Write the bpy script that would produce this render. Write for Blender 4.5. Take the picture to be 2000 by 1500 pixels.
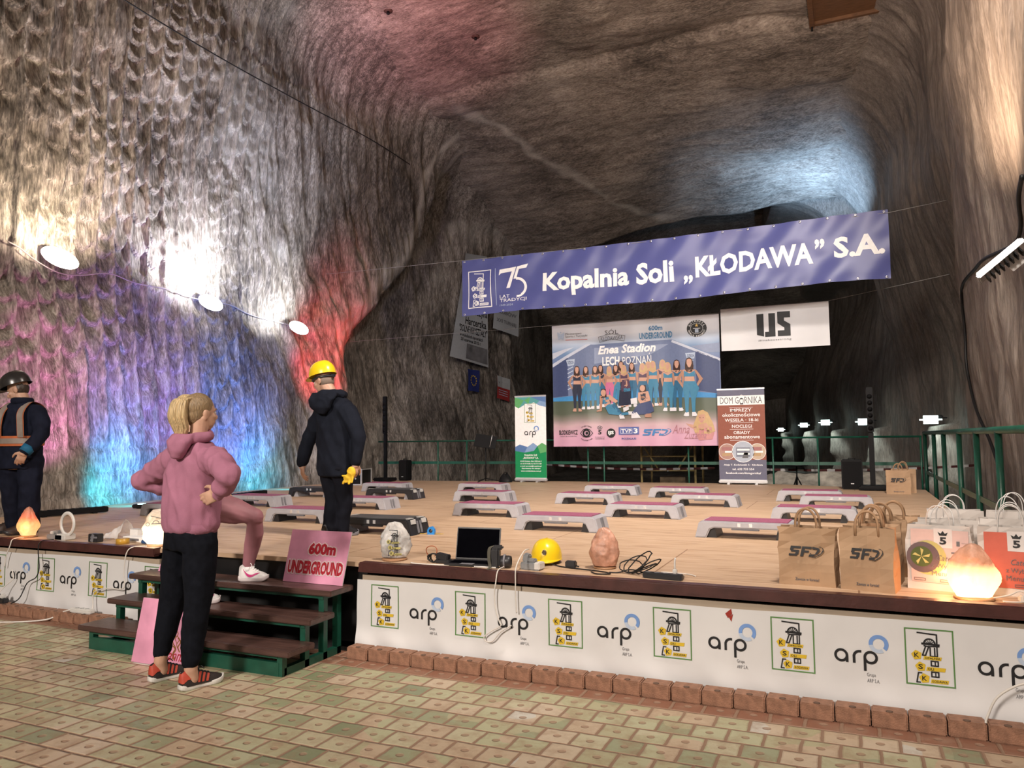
import bpy, bmesh, math, random
import numpy as np
from mathutils import Vector, Matrix

scene = bpy.context.scene
for o in list(bpy.data.objects):
    bpy.data.objects.remove(o, do_unlink=True)
COL = scene.collection
random.seed(7)

# ------------------------------------------------------------------ camera
CAM_H, FPX = 1.55, 1487.0
def build_camera():
    yaw, pitch, roll = math.radians(24.0), math.atan((858.0 - 750.0) / FPX), math.radians(0.6)
    fw = Vector((-math.sin(yaw) * math.cos(pitch), math.cos(yaw) * math.cos(pitch), math.sin(pitch)))
    r0 = Vector((math.cos(yaw), math.sin(yaw), 0))
    u0 = r0.cross(fw)
    rt = math.cos(roll) * r0 - math.sin(roll) * u0
    up = math.cos(roll) * u0 + math.sin(roll) * r0
    cd = bpy.data.cameras.new('camera')
    cd.sensor_width = 36.0
    cd.lens = FPX / 2000.0 * 36.0
    cd.clip_end = 300
    co = bpy.data.objects.new('camera', cd)
    COL.objects.link(co)
    m = Matrix((rt, up, -fw)).transposed().to_4x4()
    m.translation = Vector((0, 0, CAM_H))
    co.matrix_world = m
    scene.camera = co
build_camera()

# ------------------------------------------------------------------ colour management, world
vs = scene.view_settings
scene.display_settings.display_device = 'sRGB'
vs.view_transform = 'Standard'
vs.look = 'None'
vs.gamma = 1.0
vs.use_curve_mapping = False
vs.exposure = 0.0
world = bpy.data.worlds.new('mine_air')
scene.world = world
world.use_nodes = True
world.node_tree.nodes['Background'].inputs[0].default_value = (1.0, 0.93, 0.86, 1)
world.node_tree.nodes['Background'].inputs[1].default_value = 0.13

# ------------------------------------------------------------------ lamps of the chamber
def aim(o, target):
    o.rotation_euler = (Vector(target) - o.location).to_track_quat('-Z', 'Y').to_euler()
def area(loc, target, size, power, color, size_y=None, spread=math.pi):
    ld = bpy.data.lights.new('area_lamp', 'AREA')
    ld.size = size
    if size_y:
        ld.shape = 'RECTANGLE'; ld.size_y = size_y
    ld.energy = power; ld.color = color; ld.spread = spread
    o = bpy.data.objects.new('area_lamp', ld); COL.objects.link(o)
    o.location = loc; aim(o, target)
    return o
def spot(loc, target, angle, power, color, blend=0.6, radius=0.08):
    ld = bpy.data.lights.new('spot_lamp', 'SPOT')
    ld.spot_size = math.radians(angle); ld.spot_blend = blend
    ld.energy = power; ld.color = color; ld.shadow_soft_size = radius
    o = bpy.data.objects.new('spot_lamp', ld); COL.objects.link(o)
    o.location = loc; aim(o, target)
    return o
def point(loc, power, color, radius=0.1):
    ld = bpy.data.lights.new('point_lamp', 'POINT')
    ld.energy = power; ld.color = color; ld.shadow_soft_size = radius
    o = bpy.data.objects.new('point_lamp', ld); COL.objects.link(o)
    o.location = loc
    return o
WARM, COOL = (1.0, 0.80, 0.62), (0.86, 0.93, 1.0)
# hall floodlights behind and beside the photographer
area((0.9, 4.2, 8.6), (-3.4, 10.5, 0.6), 0.8, 440, (1.0, 0.88, 0.78), spread=math.radians(88))
area((-3.5, -8.5, 6.8), (-4.0, 8.0, 1.5), 1.6, 560, (1.0, 0.88, 0.77), spread=math.radians(100))
area((1.0, -1.5, 6.0), (-3.0, 5.0, 0.3), 0.8, 160, (1.0, 0.86, 0.73))
# added spot without a fixture, brightens the banners at the back
spot((0.9, 6.0, 5.6), (-3.4, 15.0, 3.4), 52, 820, (1.0, 0.95, 0.92), 0.7)
# floodlight on the right wall, lens turned up the wall; then an added unseen spot that brightens the roof
spot((0.6, 9.3, 3.7), (1.2, 9.2, 9.5), 130, 900, (1.0, 0.70, 0.48), 1.0)
spot((0.2, 5.2, 4.2), (-1.2, 11.5, 10.6), 92, 2900, (1.0, 0.74, 0.60), 1.0)
# the three floodlights along the left wall wash the rock above them
spot((-9.45, 7.0, 4.10), (-10.5, 6.8, 5.9), 135, 480, (1.0, 0.84, 0.62), 0.7)
spot((-9.75, 10.2, 4.05), (-10.9, 9.9, 5.9), 135, 640, (0.95, 0.97, 1.0), 0.7)
spot((-10.25, 12.9, 3.95), (-11.3, 12.4, 5.2), 125, 420, (0.95, 0.97, 1.0), 0.7)
# coloured stage lights standing along the foot of the left wall
spot((-9.15, 7.69, 0.80), (-10.2, 8.0, 0.9), 85, 120, (0.0, 0.70, 1.0), 0.9)
spot((-8.9, 7.80, 0.85), (-10.5, 9.3, 2.3), 105, 560, (0.10, 0.28, 1.0), 0.9)
spot((-9.4, 11.35, 0.80), (-10.9, 11.7, 1.0), 85, 130, (0.0, 0.62, 1.0), 0.9)
spot((-9.0, 11.30, 0.85), (-10.9, 11.0, 2.6), 95, 600, (0.07, 0.22, 1.0), 0.9)
spot((-8.9, 6.5, 0.8), (-10.4, 7.5, 3.6), 75, 430, (0.90, 0.26, 0.66), 1.0)
spot((-8.8, 9.6, 0.8), (-10.8, 8.8, 3.5), 70, 300, (0.52, 0.14, 1.0), 1.0)
spot((-9.1, 9.9, 0.8), (-11.0, 11.3, 4.4), 45, 420, (0.08, 0.25, 1.0), 1.0)
spot((-9.0, 12.9, 1.2), (-11.2, 14.3, 3.7), 42, 1500, (1.0, 0.03, 0.025), 1.0)
# pink wash on the roof
spot((-6.5, 8.5, 3.0), (-8.7, 14.2, 10.8), 34, 3600, (1.0, 0.34, 0.42), 1.0)
# cold floodlight standing in the drift behind the long banner
spot((-0.45, 22.9, 6.7), (-1.0, 23.6, 9.6), 125, 950, (0.40, 0.66, 1.0), 0.9)
# ------------------------------------------------------------------ materials
def nn(nt, typ, **kw):
    n = nt.nodes.new(typ)
    for k, v in kw.items():
        setattr(n, k, v)
    return n
def ramp(nt, stops, interp='LINEAR'):
    n = nt.nodes.new('ShaderNodeValToRGB')
    cr = n.color_ramp; cr.interpolation = interp
    while len(cr.elements) < len(stops):
        cr.elements.new(0.5)
    for e, (p, c) in zip(cr.elements, stops):
        e.position = p; e.color = (c[0], c[1], c[2], 1)
    return n
def math_n(nt, op, a, b=None):
    n = nt.nodes.new('ShaderNodeMath'); n.operation = op
    for i, v in enumerate((a, b)):
        if v is None:
            continue
        if isinstance(v, (int, float)):
            n.inputs[i].default_value = v
        else:
            nt.links.new(v, n.inputs[i])
    return n.outputs[0]
def base_mat(name):
    m = bpy.data.materials.new(name); m.use_nodes = True
    return m, m.node_tree, m.node_tree.nodes['Principled BSDF']
MATS = {}
def mat(name, color, rough=0.6, metal=0.0, vary=0.12, scale=14.0, bump=0.0, bscale=60.0, spec=0.5, stretch=(1, 1, 1), trans=0.0, alpha=1.0, emit=None, estr=0.0):
    """Principled surface whose colour is mottled by object-space noise."""
    if name in MATS:
        return MATS[name]
    m, nt, b = base_mat(name)
    tc = nn(nt, 'ShaderNodeTexCoord'); mp = nn(nt, 'ShaderNodeMapping'); mp.inputs['Scale'].default_value = stretch
    nt.links.new(tc.outputs['Object'], mp.inputs[0])
    no = nn(nt, 'ShaderNodeTexNoise'); no.inputs['Scale'].default_value = scale; no.inputs['Detail'].default_value = 4
    nt.links.new(mp.outputs[0], no.inputs['Vector'])
    lo = [max(0, c * (1 - vary)) for c in color]; hi = [min(1, c * (1 + vary)) for c in color]
    r = ramp(nt, [(0.3, lo), (0.7, hi)])
    nt.links.new(no.outputs['Fac'], r.inputs[0]); nt.links.new(r.outputs[0], b.inputs['Base Color'])
    b.inputs['Roughness'].default_value = rough; b.inputs['Metallic'].default_value = metal
    b.inputs['Specular IOR Level'].default_value = spec
    if trans: b.inputs['Transmission Weight'].default_value = trans
    if alpha < 1: b.inputs['Alpha'].default_value = alpha
    if emit:
        b.inputs['Emission Color'].default_value = (*emit, 1); b.inputs['Emission Strength'].default_value = estr
    if bump:
        n2 = nn(nt, 'ShaderNodeTexNoise'); n2.inputs['Scale'].default_value = bscale; n2.inputs['Detail'].default_value = 3
        nt.links.new(mp.outputs[0], n2.inputs['Vector'])
        bp = nn(nt, 'ShaderNodeBump'); bp.inputs['Strength'].default_value = bump; bp.inputs['Distance'].default_value = 0.01
        nt.links.new(n2.outputs['Fac'], bp.inputs['Height']); nt.links.new(bp.outputs[0], b.inputs['Normal'])
    MATS[name] = m
    return m
def rock_mat(name, stretch, stops, bump=0.5, fine=5.0, vein=True):
    m, nt, b = base_mat(name)
    ge = nn(nt, 'ShaderNodeNewGeometry'); mp = nn(nt, 'ShaderNodeMapping'); mp.inputs['Scale'].default_value = stretch
    nt.links.new(ge.outputs['Position'], mp.inputs[0])
    # warp the streaks a little
    wn = nn(nt, 'ShaderNodeTexNoise'); wn.inputs['Scale'].default_value = 0.5; wn.inputs['Detail'].default_value = 2
    nt.links.new(ge.outputs['Position'], wn.inputs['Vector'])
    va = nn(nt, 'ShaderNodeVectorMath', operation='MULTIPLY_ADD')
    nt.links.new(wn.outputs['Color'], va.inputs[0]); va.inputs[1].default_value = (0.9, 0.9, 0.9); nt.links.new(mp.outputs[0], va.inputs[2])
    no = nn(nt, 'ShaderNodeTexNoise'); no.inputs['Scale'].default_value = 1.6; no.inputs['Detail'].default_value = 8; no.inputs['Roughness'].default_value = 0.68
    nt.links.new(va.outputs[0], no.inputs['Vector'])
    n2 = nn(nt, 'ShaderNodeTexNoise'); n2.inputs['Scale'].default_value = 0.55; n2.inputs['Detail'].default_value = 4
    nt.links.new(ge.outputs['Position'], n2.inputs['Vector'])
    st = nn(nt, 'ShaderNodeTexNoise'); st.inputs['Scale'].default_value = 6.5; st.inputs['Detail'].default_value = 5; st.inputs['Roughness'].default_value = 0.6
    nt.links.new(va.outputs[0], st.inputs['Vector'])
    f = math_n(nt, 'ADD', math_n(nt, 'ADD', math_n(nt, 'MULTIPLY', no.outputs['Fac'], 0.52), math_n(nt, 'MULTIPLY', n2.outputs['Fac'], 0.42)), math_n(nt, 'MULTIPLY', st.outputs['Fac'], 0.50))
    f = math_n(nt, 'SUBTRACT', f, 0.22)
    r = ramp(nt, stops)
    nt.links.new(f, r.inputs[0])
    col = r.outputs[0]
    if vein:
        wv = nn(nt, 'ShaderNodeTexNoise'); wv.inputs['Scale'].default_value = 0.30; wv.inputs['Detail'].default_value = 5; wv.inputs['Distortion'].default_value = 0.4
        nt.links.new(ge.outputs['Position'], wv.inputs['Vector'])
        vr = ramp(nt, [(0.60, (0, 0, 0)), (0.66, (1, 1, 1)), (0.70, (0, 0, 0))])
        nt.links.new(wv.outputs['Fac'], vr.inputs[0])
        mx = nn(nt, 'ShaderNodeMix', data_type='RGBA')
        nt.links.new(math_n(nt, 'MULTIPLY', vr.outputs[0], 0.35), mx.inputs['Factor'])
        nt.links.new(col, mx.inputs[6]); mx.inputs[7].default_value = (0.62, 0.60, 0.55, 1)
        col = mx.outputs[2]
    at = nn(nt, 'ShaderNodeAttribute'); at.attribute_name = 'pale_vein'
    mv = nn(nt, 'ShaderNodeMix', data_type='RGBA'); nt.links.new(math_n(nt, 'MULTIPLY', at.outputs['Fac'], 0.75), mv.inputs['Factor'])
    nt.links.new(col, mv.inputs[6]); mv.inputs[7].default_value = (0.62, 0.58, 0.52, 1); col = mv.outputs[2]
    nt.links.new(col, b.inputs['Base Color'])
    b.inputs['Roughness'].default_value = 0.62; b.inputs['Specular IOR Level'].default_value = 0.35
    n3 = nn(nt, 'ShaderNodeTexNoise'); n3.inputs['Scale'].default_value = fine; n3.inputs['Detail'].default_value = 7; n3.inputs['Roughness'].default_value = 0.7
    nt.links.new(va.outputs[0], n3.inputs['Vector'])
    bp = nn(nt, 'ShaderNodeBump'); bp.inputs['Strength'].default_value = bump; bp.inputs['Distance'].default_value = 0.09
    nt.links.new(math_n(nt, 'ADD', math_n(nt, 'MULTIPLY', n3.outputs['Fac'], 0.6), math_n(nt, 'MULTIPLY', st.outputs['Fac'], 0.6)), bp.inputs['Height']); nt.links.new(bp.outputs[0], b.inputs['Normal'])
    return m
def plain(name, color, rough=0.7, spec=0.3):
    return mat(name, color, rough, 0, 0.05, 20, spec=spec)

# ------------------------------------------------------------------ object helpers
def link(name, me, parent=None, loc=None, rot=None):
    o = bpy.data.objects.new(name, me); COL.objects.link(o)
    if loc is not None: o.location = loc
    if rot is not None: o.rotation_euler = rot
    if parent is not None: o.parent = parent
    return o
def tag(o, label=None, cat=None, group=None, kind=None):
    if label: o['label'] = label
    if cat: o['category'] = cat
    if group: o['group'] = group
    if kind: o['kind'] = kind
    return o
def thing(name, label, cat, loc=(0, 0, 0), rz=0.0, group=None, rot=None):
    o = bpy.data.objects.new(name, None); COL.objects.link(o)
    o.empty_display_size = 0.1
    o.location = loc; o.rotation_euler = rot if rot else (0, 0, rz)
    return tag(o, label, cat, group)
def copy_tree(o, parent=None):
    c = o.copy(); COL.objects.link(c)
    c.parent = parent
    for ch in list(o.children):
        copy_tree(ch, c)
    return c
class MB:
    """Collects shapes into one mesh."""
    def __init__(s):
        s.v, s.f, s.m, s.sm = [], [], [], []
    def add(s, vs, fs, mi=0, smooth=False):
        b = len(s.v)
        s.v.extend([tuple(p) for p in vs])
        for f in fs:
            s.f.append([i + b for i in f]); s.m.append(mi); s.sm.append(smooth)
        return s
    def box(s, c, d, mi=0, M=None, bev=0.0):
        x, y, z = d[0] / 2, d[1] / 2, d[2] / 2
        if bev <= 0:
            vs = [Vector((sx * x, sy * y, sz * z)) for sz in (-1, 1) for sy in (-1, 1) for sx in (-1, 1)]
            fs = [(0, 2, 3, 1), (4, 5, 7, 6), (0, 1, 5, 4), (2, 6, 7, 3), (0, 4, 6, 2), (1, 3, 7, 5)]
        else:
            bm = bmesh.new(); bmesh.ops.create_cube(bm, size=1.0)
            for v in bm.verts: v.co = Vector((v.co.x * d[0], v.co.y * d[1], v.co.z * d[2]))
            bmesh.ops.bevel(bm, geom=bm.edges[:], offset=min(bev, min(d) * 0.45), segments=2, affect='EDGES')
            bm.verts.index_update()
            vs = [v.co.copy() for v in bm.verts]; fs = [[v.index for v in f.verts] for f in bm.faces]; bm.free()
        if M is not None: vs = [M @ v for v in vs]
        c = Vector(c)
        return s.add([v + c for v in vs], fs, mi)
    def beam(s, p0, p1, w, h, mi=0):
        p0, p1 = Vector(p0), Vector(p1); d = p1 - p0; L = d.length; d.normalize()
        up = Vector((0, 0, 1)) if abs(d.z) < 0.95 else Vector((0, 1, 0))
        a = d.cross(up).normalized(); b = a.cross(d)
        vs = [p + a * sx * w / 2 + b * sy * h / 2 for p in (p0, p1) for sx, sy in ((-1, -1), (1, -1), (1, 1), (-1, 1))]
        return s.add(vs, [(3, 2, 1, 0), (4, 5, 6, 7), (0, 1, 5, 4), (1, 2, 6, 5), (2, 3, 7, 6), (3, 0, 4, 7)], mi)
    def tube(s, pts, r, n=8, mi=0, cap=True, flat=None):
        """swept round (or flat, by factor) section along pts; r a number or a list"""
        P = [Vector(p) for p in pts]; R = r if isinstance(r, (list, tuple)) else [r] * len(P)
        vs, fs = [], []
        t0 = (P[1] - P[0]).normalized(); up = Vector((0, 0, 1)) if abs(t0.z) < 0.9 else Vector((0, 1, 0))
        a = t0.cross(up).normalized()
        for i, p in enumerate(P):
            t = (P[min(i + 1, len(P) - 1)] - P[max(i - 1, 0)]).normalized()
            a = (a - t * a.dot(t)).normalized(); b = t.cross(a)
            for k in range(n):
                th = 2 * math.pi * k / n
                vs.append(p + a * math.cos(th) * R[i] + b * math.sin(th) * R[i] * (flat or 1.0))
        for i in range(len(P) - 1):
            for k in range(n):
                k2 = (k + 1) % n
                fs.append((i * n + k, i * n + k2, (i + 1) * n + k2, (i + 1) * n + k))
        if cap:
            fs.append(list(range(n))[::-1]); fs.append([(len(P) - 1) * n + k for k in range(n)])
        return s.add(vs, fs, mi, True)
    def lathe(s, prof, n=24, mi=0, c=(0, 0, 0), M=None, smooth=True, cap=True):
        c = Vector(c); vs, fs = [], []
        for r, z in prof:
            for k in range(n):
                th = 2 * math.pi * k / n
                v = Vector((r * math.cos(th), r * math.sin(th), z))
                vs.append((M @ v if M is not None else v) + c)
        for i in range(len(prof) - 1):
            for k in range(n):
                k2 = (k + 1) % n
                fs.append((i * n + k, i * n + k2, (i + 1) * n + k2, (i + 1) * n + k))
        if cap:
            fs.append([k for k in range(n)][::-1]); fs.append([(len(prof) - 1) * n + k for k in range(n)])
        return s.add(vs, fs, mi, smooth)
    def ball(s, c, r, n=14, mi=0, M=None):
        if not isinstance(r, (tuple, list)): r = (r, r, r)
        c = Vector(c); vs, fs = [], []
        for i in range(n // 2 + 1):
            ph = math.pi * i / (n // 2)
            for k in range(n):
                th = 2 * math.pi * k / n
                v = Vector((r[0] * math.sin(ph) * math.cos(th), r[1] * math.sin(ph) * math.sin(th), -r[2] * math.cos(ph)))
                vs.append((M @ v if M is not None else v) + c)
        for i in range(n // 2):
            for k in range(n):
                k2 = (k + 1) % n
                fs.append((i * n + k, i * n + k2, (i + 1) * n + k2, (i + 1) * n + k))
        return s.add(vs, fs, mi, True)
    def prism(s, poly, z0, z1, mi=0, M=None, smooth=False):
        n = len(poly)
        vs = [Vector((x, y, z0)) for x, y in poly] + [Vector((x, y, z1)) for x, y in poly]
        if M is not None: vs = [M @ v for v in vs]
        fs = [list(range(n))[::-1], [n + i for i in range(n)]] + [(i, (i + 1) % n, n + (i + 1) % n, n + i) for i in range(n)]
        return s.add(vs, fs, mi, smooth)
    def grid(s, nu, nv, fn, mi=0, smooth=True, closed_u=False):
        b = [fn(i / (nu if closed_u else nu - 1), j / (nv - 1)) for j in range(nv) for i in range(nu)]
        fs = []
        for j in range(nv - 1):
            for i in range(nu if closed_u else nu - 1):
                i2 = (i + 1) % nu
                fs.append((j * nu + i, j * nu + i2, (j + 1) * nu + i2, (j + 1) * nu + i))
        return s.add(b, fs, mi, smooth)
    def mesh(s, name, mats):
        me = bpy.data.meshes.new(name)
        me.from_pydata([tuple(v) for v in s.v], [], s.f)
        for m in (mats if isinstance(mats, (list, tuple)) else [mats]):
            me.materials.append(m)
        me.polygons.foreach_set('material_index', s.m)
        me.polygons.foreach_set('use_smooth', s.sm)
        me.update()
        return me
    def build(s, name, mats, parent=None, loc=None, rot=None):
        return link(name, s.mesh(name, mats), parent, loc, rot)
def spline(pts, n=8):
    """Catmull-Rom through pts"""
    P = [Vector(p) for p in pts]; out = []
    for i in range(len(P) - 1):
        p0, p1, p2, p3 = P[max(i - 1, 0)], P[i], P[i + 1], P[min(i + 2, len(P) - 1)]
        for k in range(n):
            t = k / n
            out.append(0.5 * ((2 * p1) + (p2 - p0) * t + (2 * p0 - 5 * p1 + 4 * p2 - p3) * t * t + (3 * p1 - p0 - 3 * p2 + p3) * t ** 3))
    out.append(P[-1])
    return out

# ------------------------------------------------------------------ numpy value noise
def vnoise(x, y, z=0.0, seed=0):
    x, y, z = np.broadcast_arrays(np.asarray(x, float), np.asarray(y, float), np.asarray(z, float))
    xi, yi, zi = np.floor(x).astype(np.int64), np.floor(y).astype(np.int64), np.floor(z).astype(np.int64)
    fx, fy, fz = x - xi, y - yi, z - zi
    fx, fy, fz = (f * f * (3 - 2 * f) for f in (fx, fy, fz))
    def h(a, b, c):
        n = (a * 374761393 + b * 668265263 + c * 2147483647 + seed * 1274126177) & 0xFFFFFFFF
        n = ((n ^ (n >> 13)) * 1274126177) & 0xFFFFFFFF
        n = ((n ^ (n >> 16)) * 2246822519) & 0xFFFFFFFF
        return ((n ^ (n >> 15)) & 0xFFFF) / 65535.0
    l = lambda a, b, t: a + (b - a) * t
    c = [l(h(xi, yi + j, zi + k), h(xi + 1, yi + j, zi + k), fx) for k in (0, 1) for j in (0, 1)]
    return l(l(c[0], c[1], fy), l(c[2], c[3], fy), fz) * 2 - 1
def fbm(x, y, z=0.0, oct=4, seed=0, gain=0.5):
    s, a = 0.0, 1.0
    for i in range(oct):
        s = s + a * vnoise(np.asarray(x) * 2 ** i, np.asarray(y) * 2 ** i, np.asarray(z) * 2 ** i, seed + i * 17)
        a *= gain
    return s
def smooth(a, b, x):
    t = np.clip((x - a) / (b - a), 0, 1)
    return t * t * (3 - 2 * t)
def grid_obj(name, X, Y, Z, m, parent=None, flip=False, vein=None):
    nv, nu = X.shape
    vs = np.stack([X, Y, Z], -1).reshape(-1, 3)
    i = np.arange(nu - 1)[None, :] + np.arange(nv - 1)[:, None] * nu
    q = np.stack([i, i + 1, i + 1 + nu, i + nu], -1).reshape(-1, 4)
    if flip: q = q[:, ::-1]
    me = bpy.data.meshes.new(name)
    me.vertices.add(len(vs)); me.vertices.foreach_set('co', vs.ravel().astype(np.float32))
    me.loops.add(q.size); me.loops.foreach_set('vertex_index', q.ravel().astype(np.int32))
    me.polygons.add(len(q)); me.polygons.foreach_set('loop_start', np.arange(0, q.size, 4).astype(np.int32))
    me.polygons.foreach_set('use_smooth', np.ones(len(q), bool))
    me.update(calc_edges=True); me.validate()
    me.materials.append(m)
    if vein is not None:
        at = me.attributes.new('pale_vein', 'FLOAT', 'POINT'); at.data.foreach_set('value', vein.ravel().astype(np.float32))
    return link(name, me, parent)
# ------------------------------------------------------------------ the rock chamber
ROCK = [(0.32, (0.040, 0.035, 0.031)), (0.43, (0.125, 0.108, 0.093)), (0.52, (0.26, 0.228, 0.198)), (0.61, (0.43, 0.385, 0.34)), (0.73, (0.68, 0.64, 0.58))]
ROCKW = [(0.30, (0.060, 0.050, 0.043)), (0.42, (0.17, 0.142, 0.12)), (0.52, (0.31, 0.262, 0.222)), (0.62, (0.45, 0.39, 0.335)), (0.75, (0.66, 0.60, 0.53))]
DARKROCK = [(0.30, (0.03, 0.03, 0.03)), (0.43, (0.085, 0.08, 0.075)), (0.54, (0.17, 0.16, 0.145)), (0.66, (0.30, 0.28, 0.26)), (0.8, (0.5, 0.48, 0.45))]
M_rock_l = rock_mat('rock_salt_left', (5.0, 5.0, 1.1), ROCK, 0.55, 4.0)
M_rock_r = rock_mat('rock_salt_right', (6.5, 6.5, 0.75), [(0.30, (0.10, 0.085, 0.073)), (0.45, (0.20, 0.172, 0.15)), (0.58, (0.31, 0.27, 0.235)), (0.75, (0.46, 0.41, 0.36))], 0.30, 3.0, False)
M_roof = rock_mat('rock_salt_roof', (2.0, 5.0, 3.0), ROCKW, 0.75, 3.2, False)

def wall_left_x(Y, Z):
    base = np.interp(Y, [-4, 3, 6.5, 10, 14.4, 18, 24, 28, 52], [-9.7, -9.7, -9.8, -10.45, -11.0, -10.9, -9.5, -9.7, -15.0])
    lean = np.interp(Z, [0, 1.4, 4, 8, 10, 12], [0, 0, -0.42, -0.25, 0.1, 0.4])
    yf = np.interp(Z, [0, 0.65, 3.6, 4.3, 6.6, 11, 13], [14.3, 14.4, 15.1, 15.7, 17.9, 19.3, 19.6]) + 0.25 * vnoise(Z * 0.7, 3.1)
    X = base + lean
    X = X + 0.22 * np.exp(-((Y - yf + 0.6) / 0.8) ** 2) - 0.95 * smooth(0.0, 1.1, Y - yf) * (1 - 0.5 * smooth(8, 11, Z))
    X = X - 0.8 * smooth(24.2, 24.6, Y)
    # tool marks: vertical furrows with stacked bites in the near part, fine streaks further on
    near = 1 - smooth(10.5, 13.5, Y)
    g = (Y + 0.10 * vnoise(Y * 0.8, Z * 0.45, 0, 5) + 0.03 * vnoise(Y * 2, Z * 1.5, 0, 6)) / 0.36
    gi = np.floor(g); f = g - gi
    prof = (2 * f - 1) ** 2
    h = (Z + 0.9 * vnoise(gi * 3.7, 0.5, 0, 9) + 0.10 * vnoise(Y * 3, Z * 3, 0, 2)) / (0.40 + 0.08 * vnoise(gi * 1.3, Z * 0.3, 0, 4)) + 0.5 * (1 - prof)
    bite = h - np.floor(h)
    upper = smooth(1.3, 1.9, Z)
    d = near * upper * (0.095 * prof ** 3 + 0.115 * (1 - bite) * (1 - prof * 0.6) * (0.6 + 0.5 * vnoise(Y * 1.1, Z * 0.9, 1, 21)))
    # coursed blocks at the foot
    c = (Z + 0.05 * vnoise(Y * 1.5, Z, 0, 8)) / 0.33
    d = d - near * (1 - upper) * 0.035 * np.exp(-(((c - np.floor(c)) - 0.5) / 0.08) ** 2)
    d = d + (1 - near) * (0.05 * vnoise((Y + 0.35 * Z) * 4.5, Z * 0.5, 0, 11) + 0.035 * vnoise((Y + 0.3 * Z) * 9, Z * 1.0, 0, 12))
    d = d + 0.12 * fbm(Y * 0.45, Z * 0.35, 0, 3, 31) + 0.035 * fbm(Y * 2.6, Z * 2.2, 0, 3, 41)
    return X + d
def roof_z(X, Y):
    yc = 17.35 + 0.35 * vnoise(X * 0.5, 1.7, 0, 3)
    z = 10.85 - 0.02 * (Y - 10) + 0.16 * smooth(-0.04, 0.04, yc - Y) + 0.10 * np.exp(-((Y - yc - 0.05) / 0.08) ** 2)
    over = np.clip(Y - yc, 0, 50)
    z = z - 0.25 * over - 0.012 * over ** 2 * smooth(-4, -9, X)
    z = z + 2.4 * smooth(24.6, 25.2, Y)
    z = z + 0.20 * fbm(X * 0.3, Y * 0.3, 0, 3, 51) + 0.035 * fbm(X * 0.9, Y * 3.2, 0, 3, 61)
    return z
def wall_right_x(Y, Z):
    up = np.interp(Y, [-4, 10, 15, 19, 24, 24.4, 30, 52], [1.55, 1.52, 1.62, 1.5, 0.62, 1.7, 0.8, -3.6])
    lo = np.interp(Y, [-4, 10, 14.9, 15.9, 18, 20, 25, 30, 36, 46, 52], [1.68, 1.72, 1.84, 2.6, 2.5, 2.25, 1.0, -0.25, -1.35, -3.1, -3.9])
    hi = np.interp(Y, [-4, 10, 15, 19, 24, 24.3, 25.0, 25.25, 30, 52], [1.55, 1.52, 1.62, 1.5, 0.62, 1.3, 1.25, -0.1, -0.9, -3.8])
    up = up + (hi - up) * smooth(7.6, 7.9, Z)
    t = smooth(2.6, 7.5, Z)
    X = lo + (up - lo) * t - 0.12 * smooth(8, 10.5, Z)
    for yl in (20, 25, 30, 36, 46):
        X = X - (0.50 + 0.12 * vnoise(Z * 3, yl, 0, 79)) * np.exp(-((Y - yl - 0.15) / (0.30 + 0.05 * vnoise(Z * 2.2, yl, 0, 77))) ** 4) * (1 - smooth(1.72, 1.84, Z))
    d = 0.14 * fbm(Y * 0.4, Z * 0.3, 0, 3, 71) + 0.025 * vnoise(Y * 4.4, Z * 0.6, 0, 73) + 0.028 * fbm(Y * 6, Z * 1.6, 0, 3, 75)
    return X - d
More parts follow.
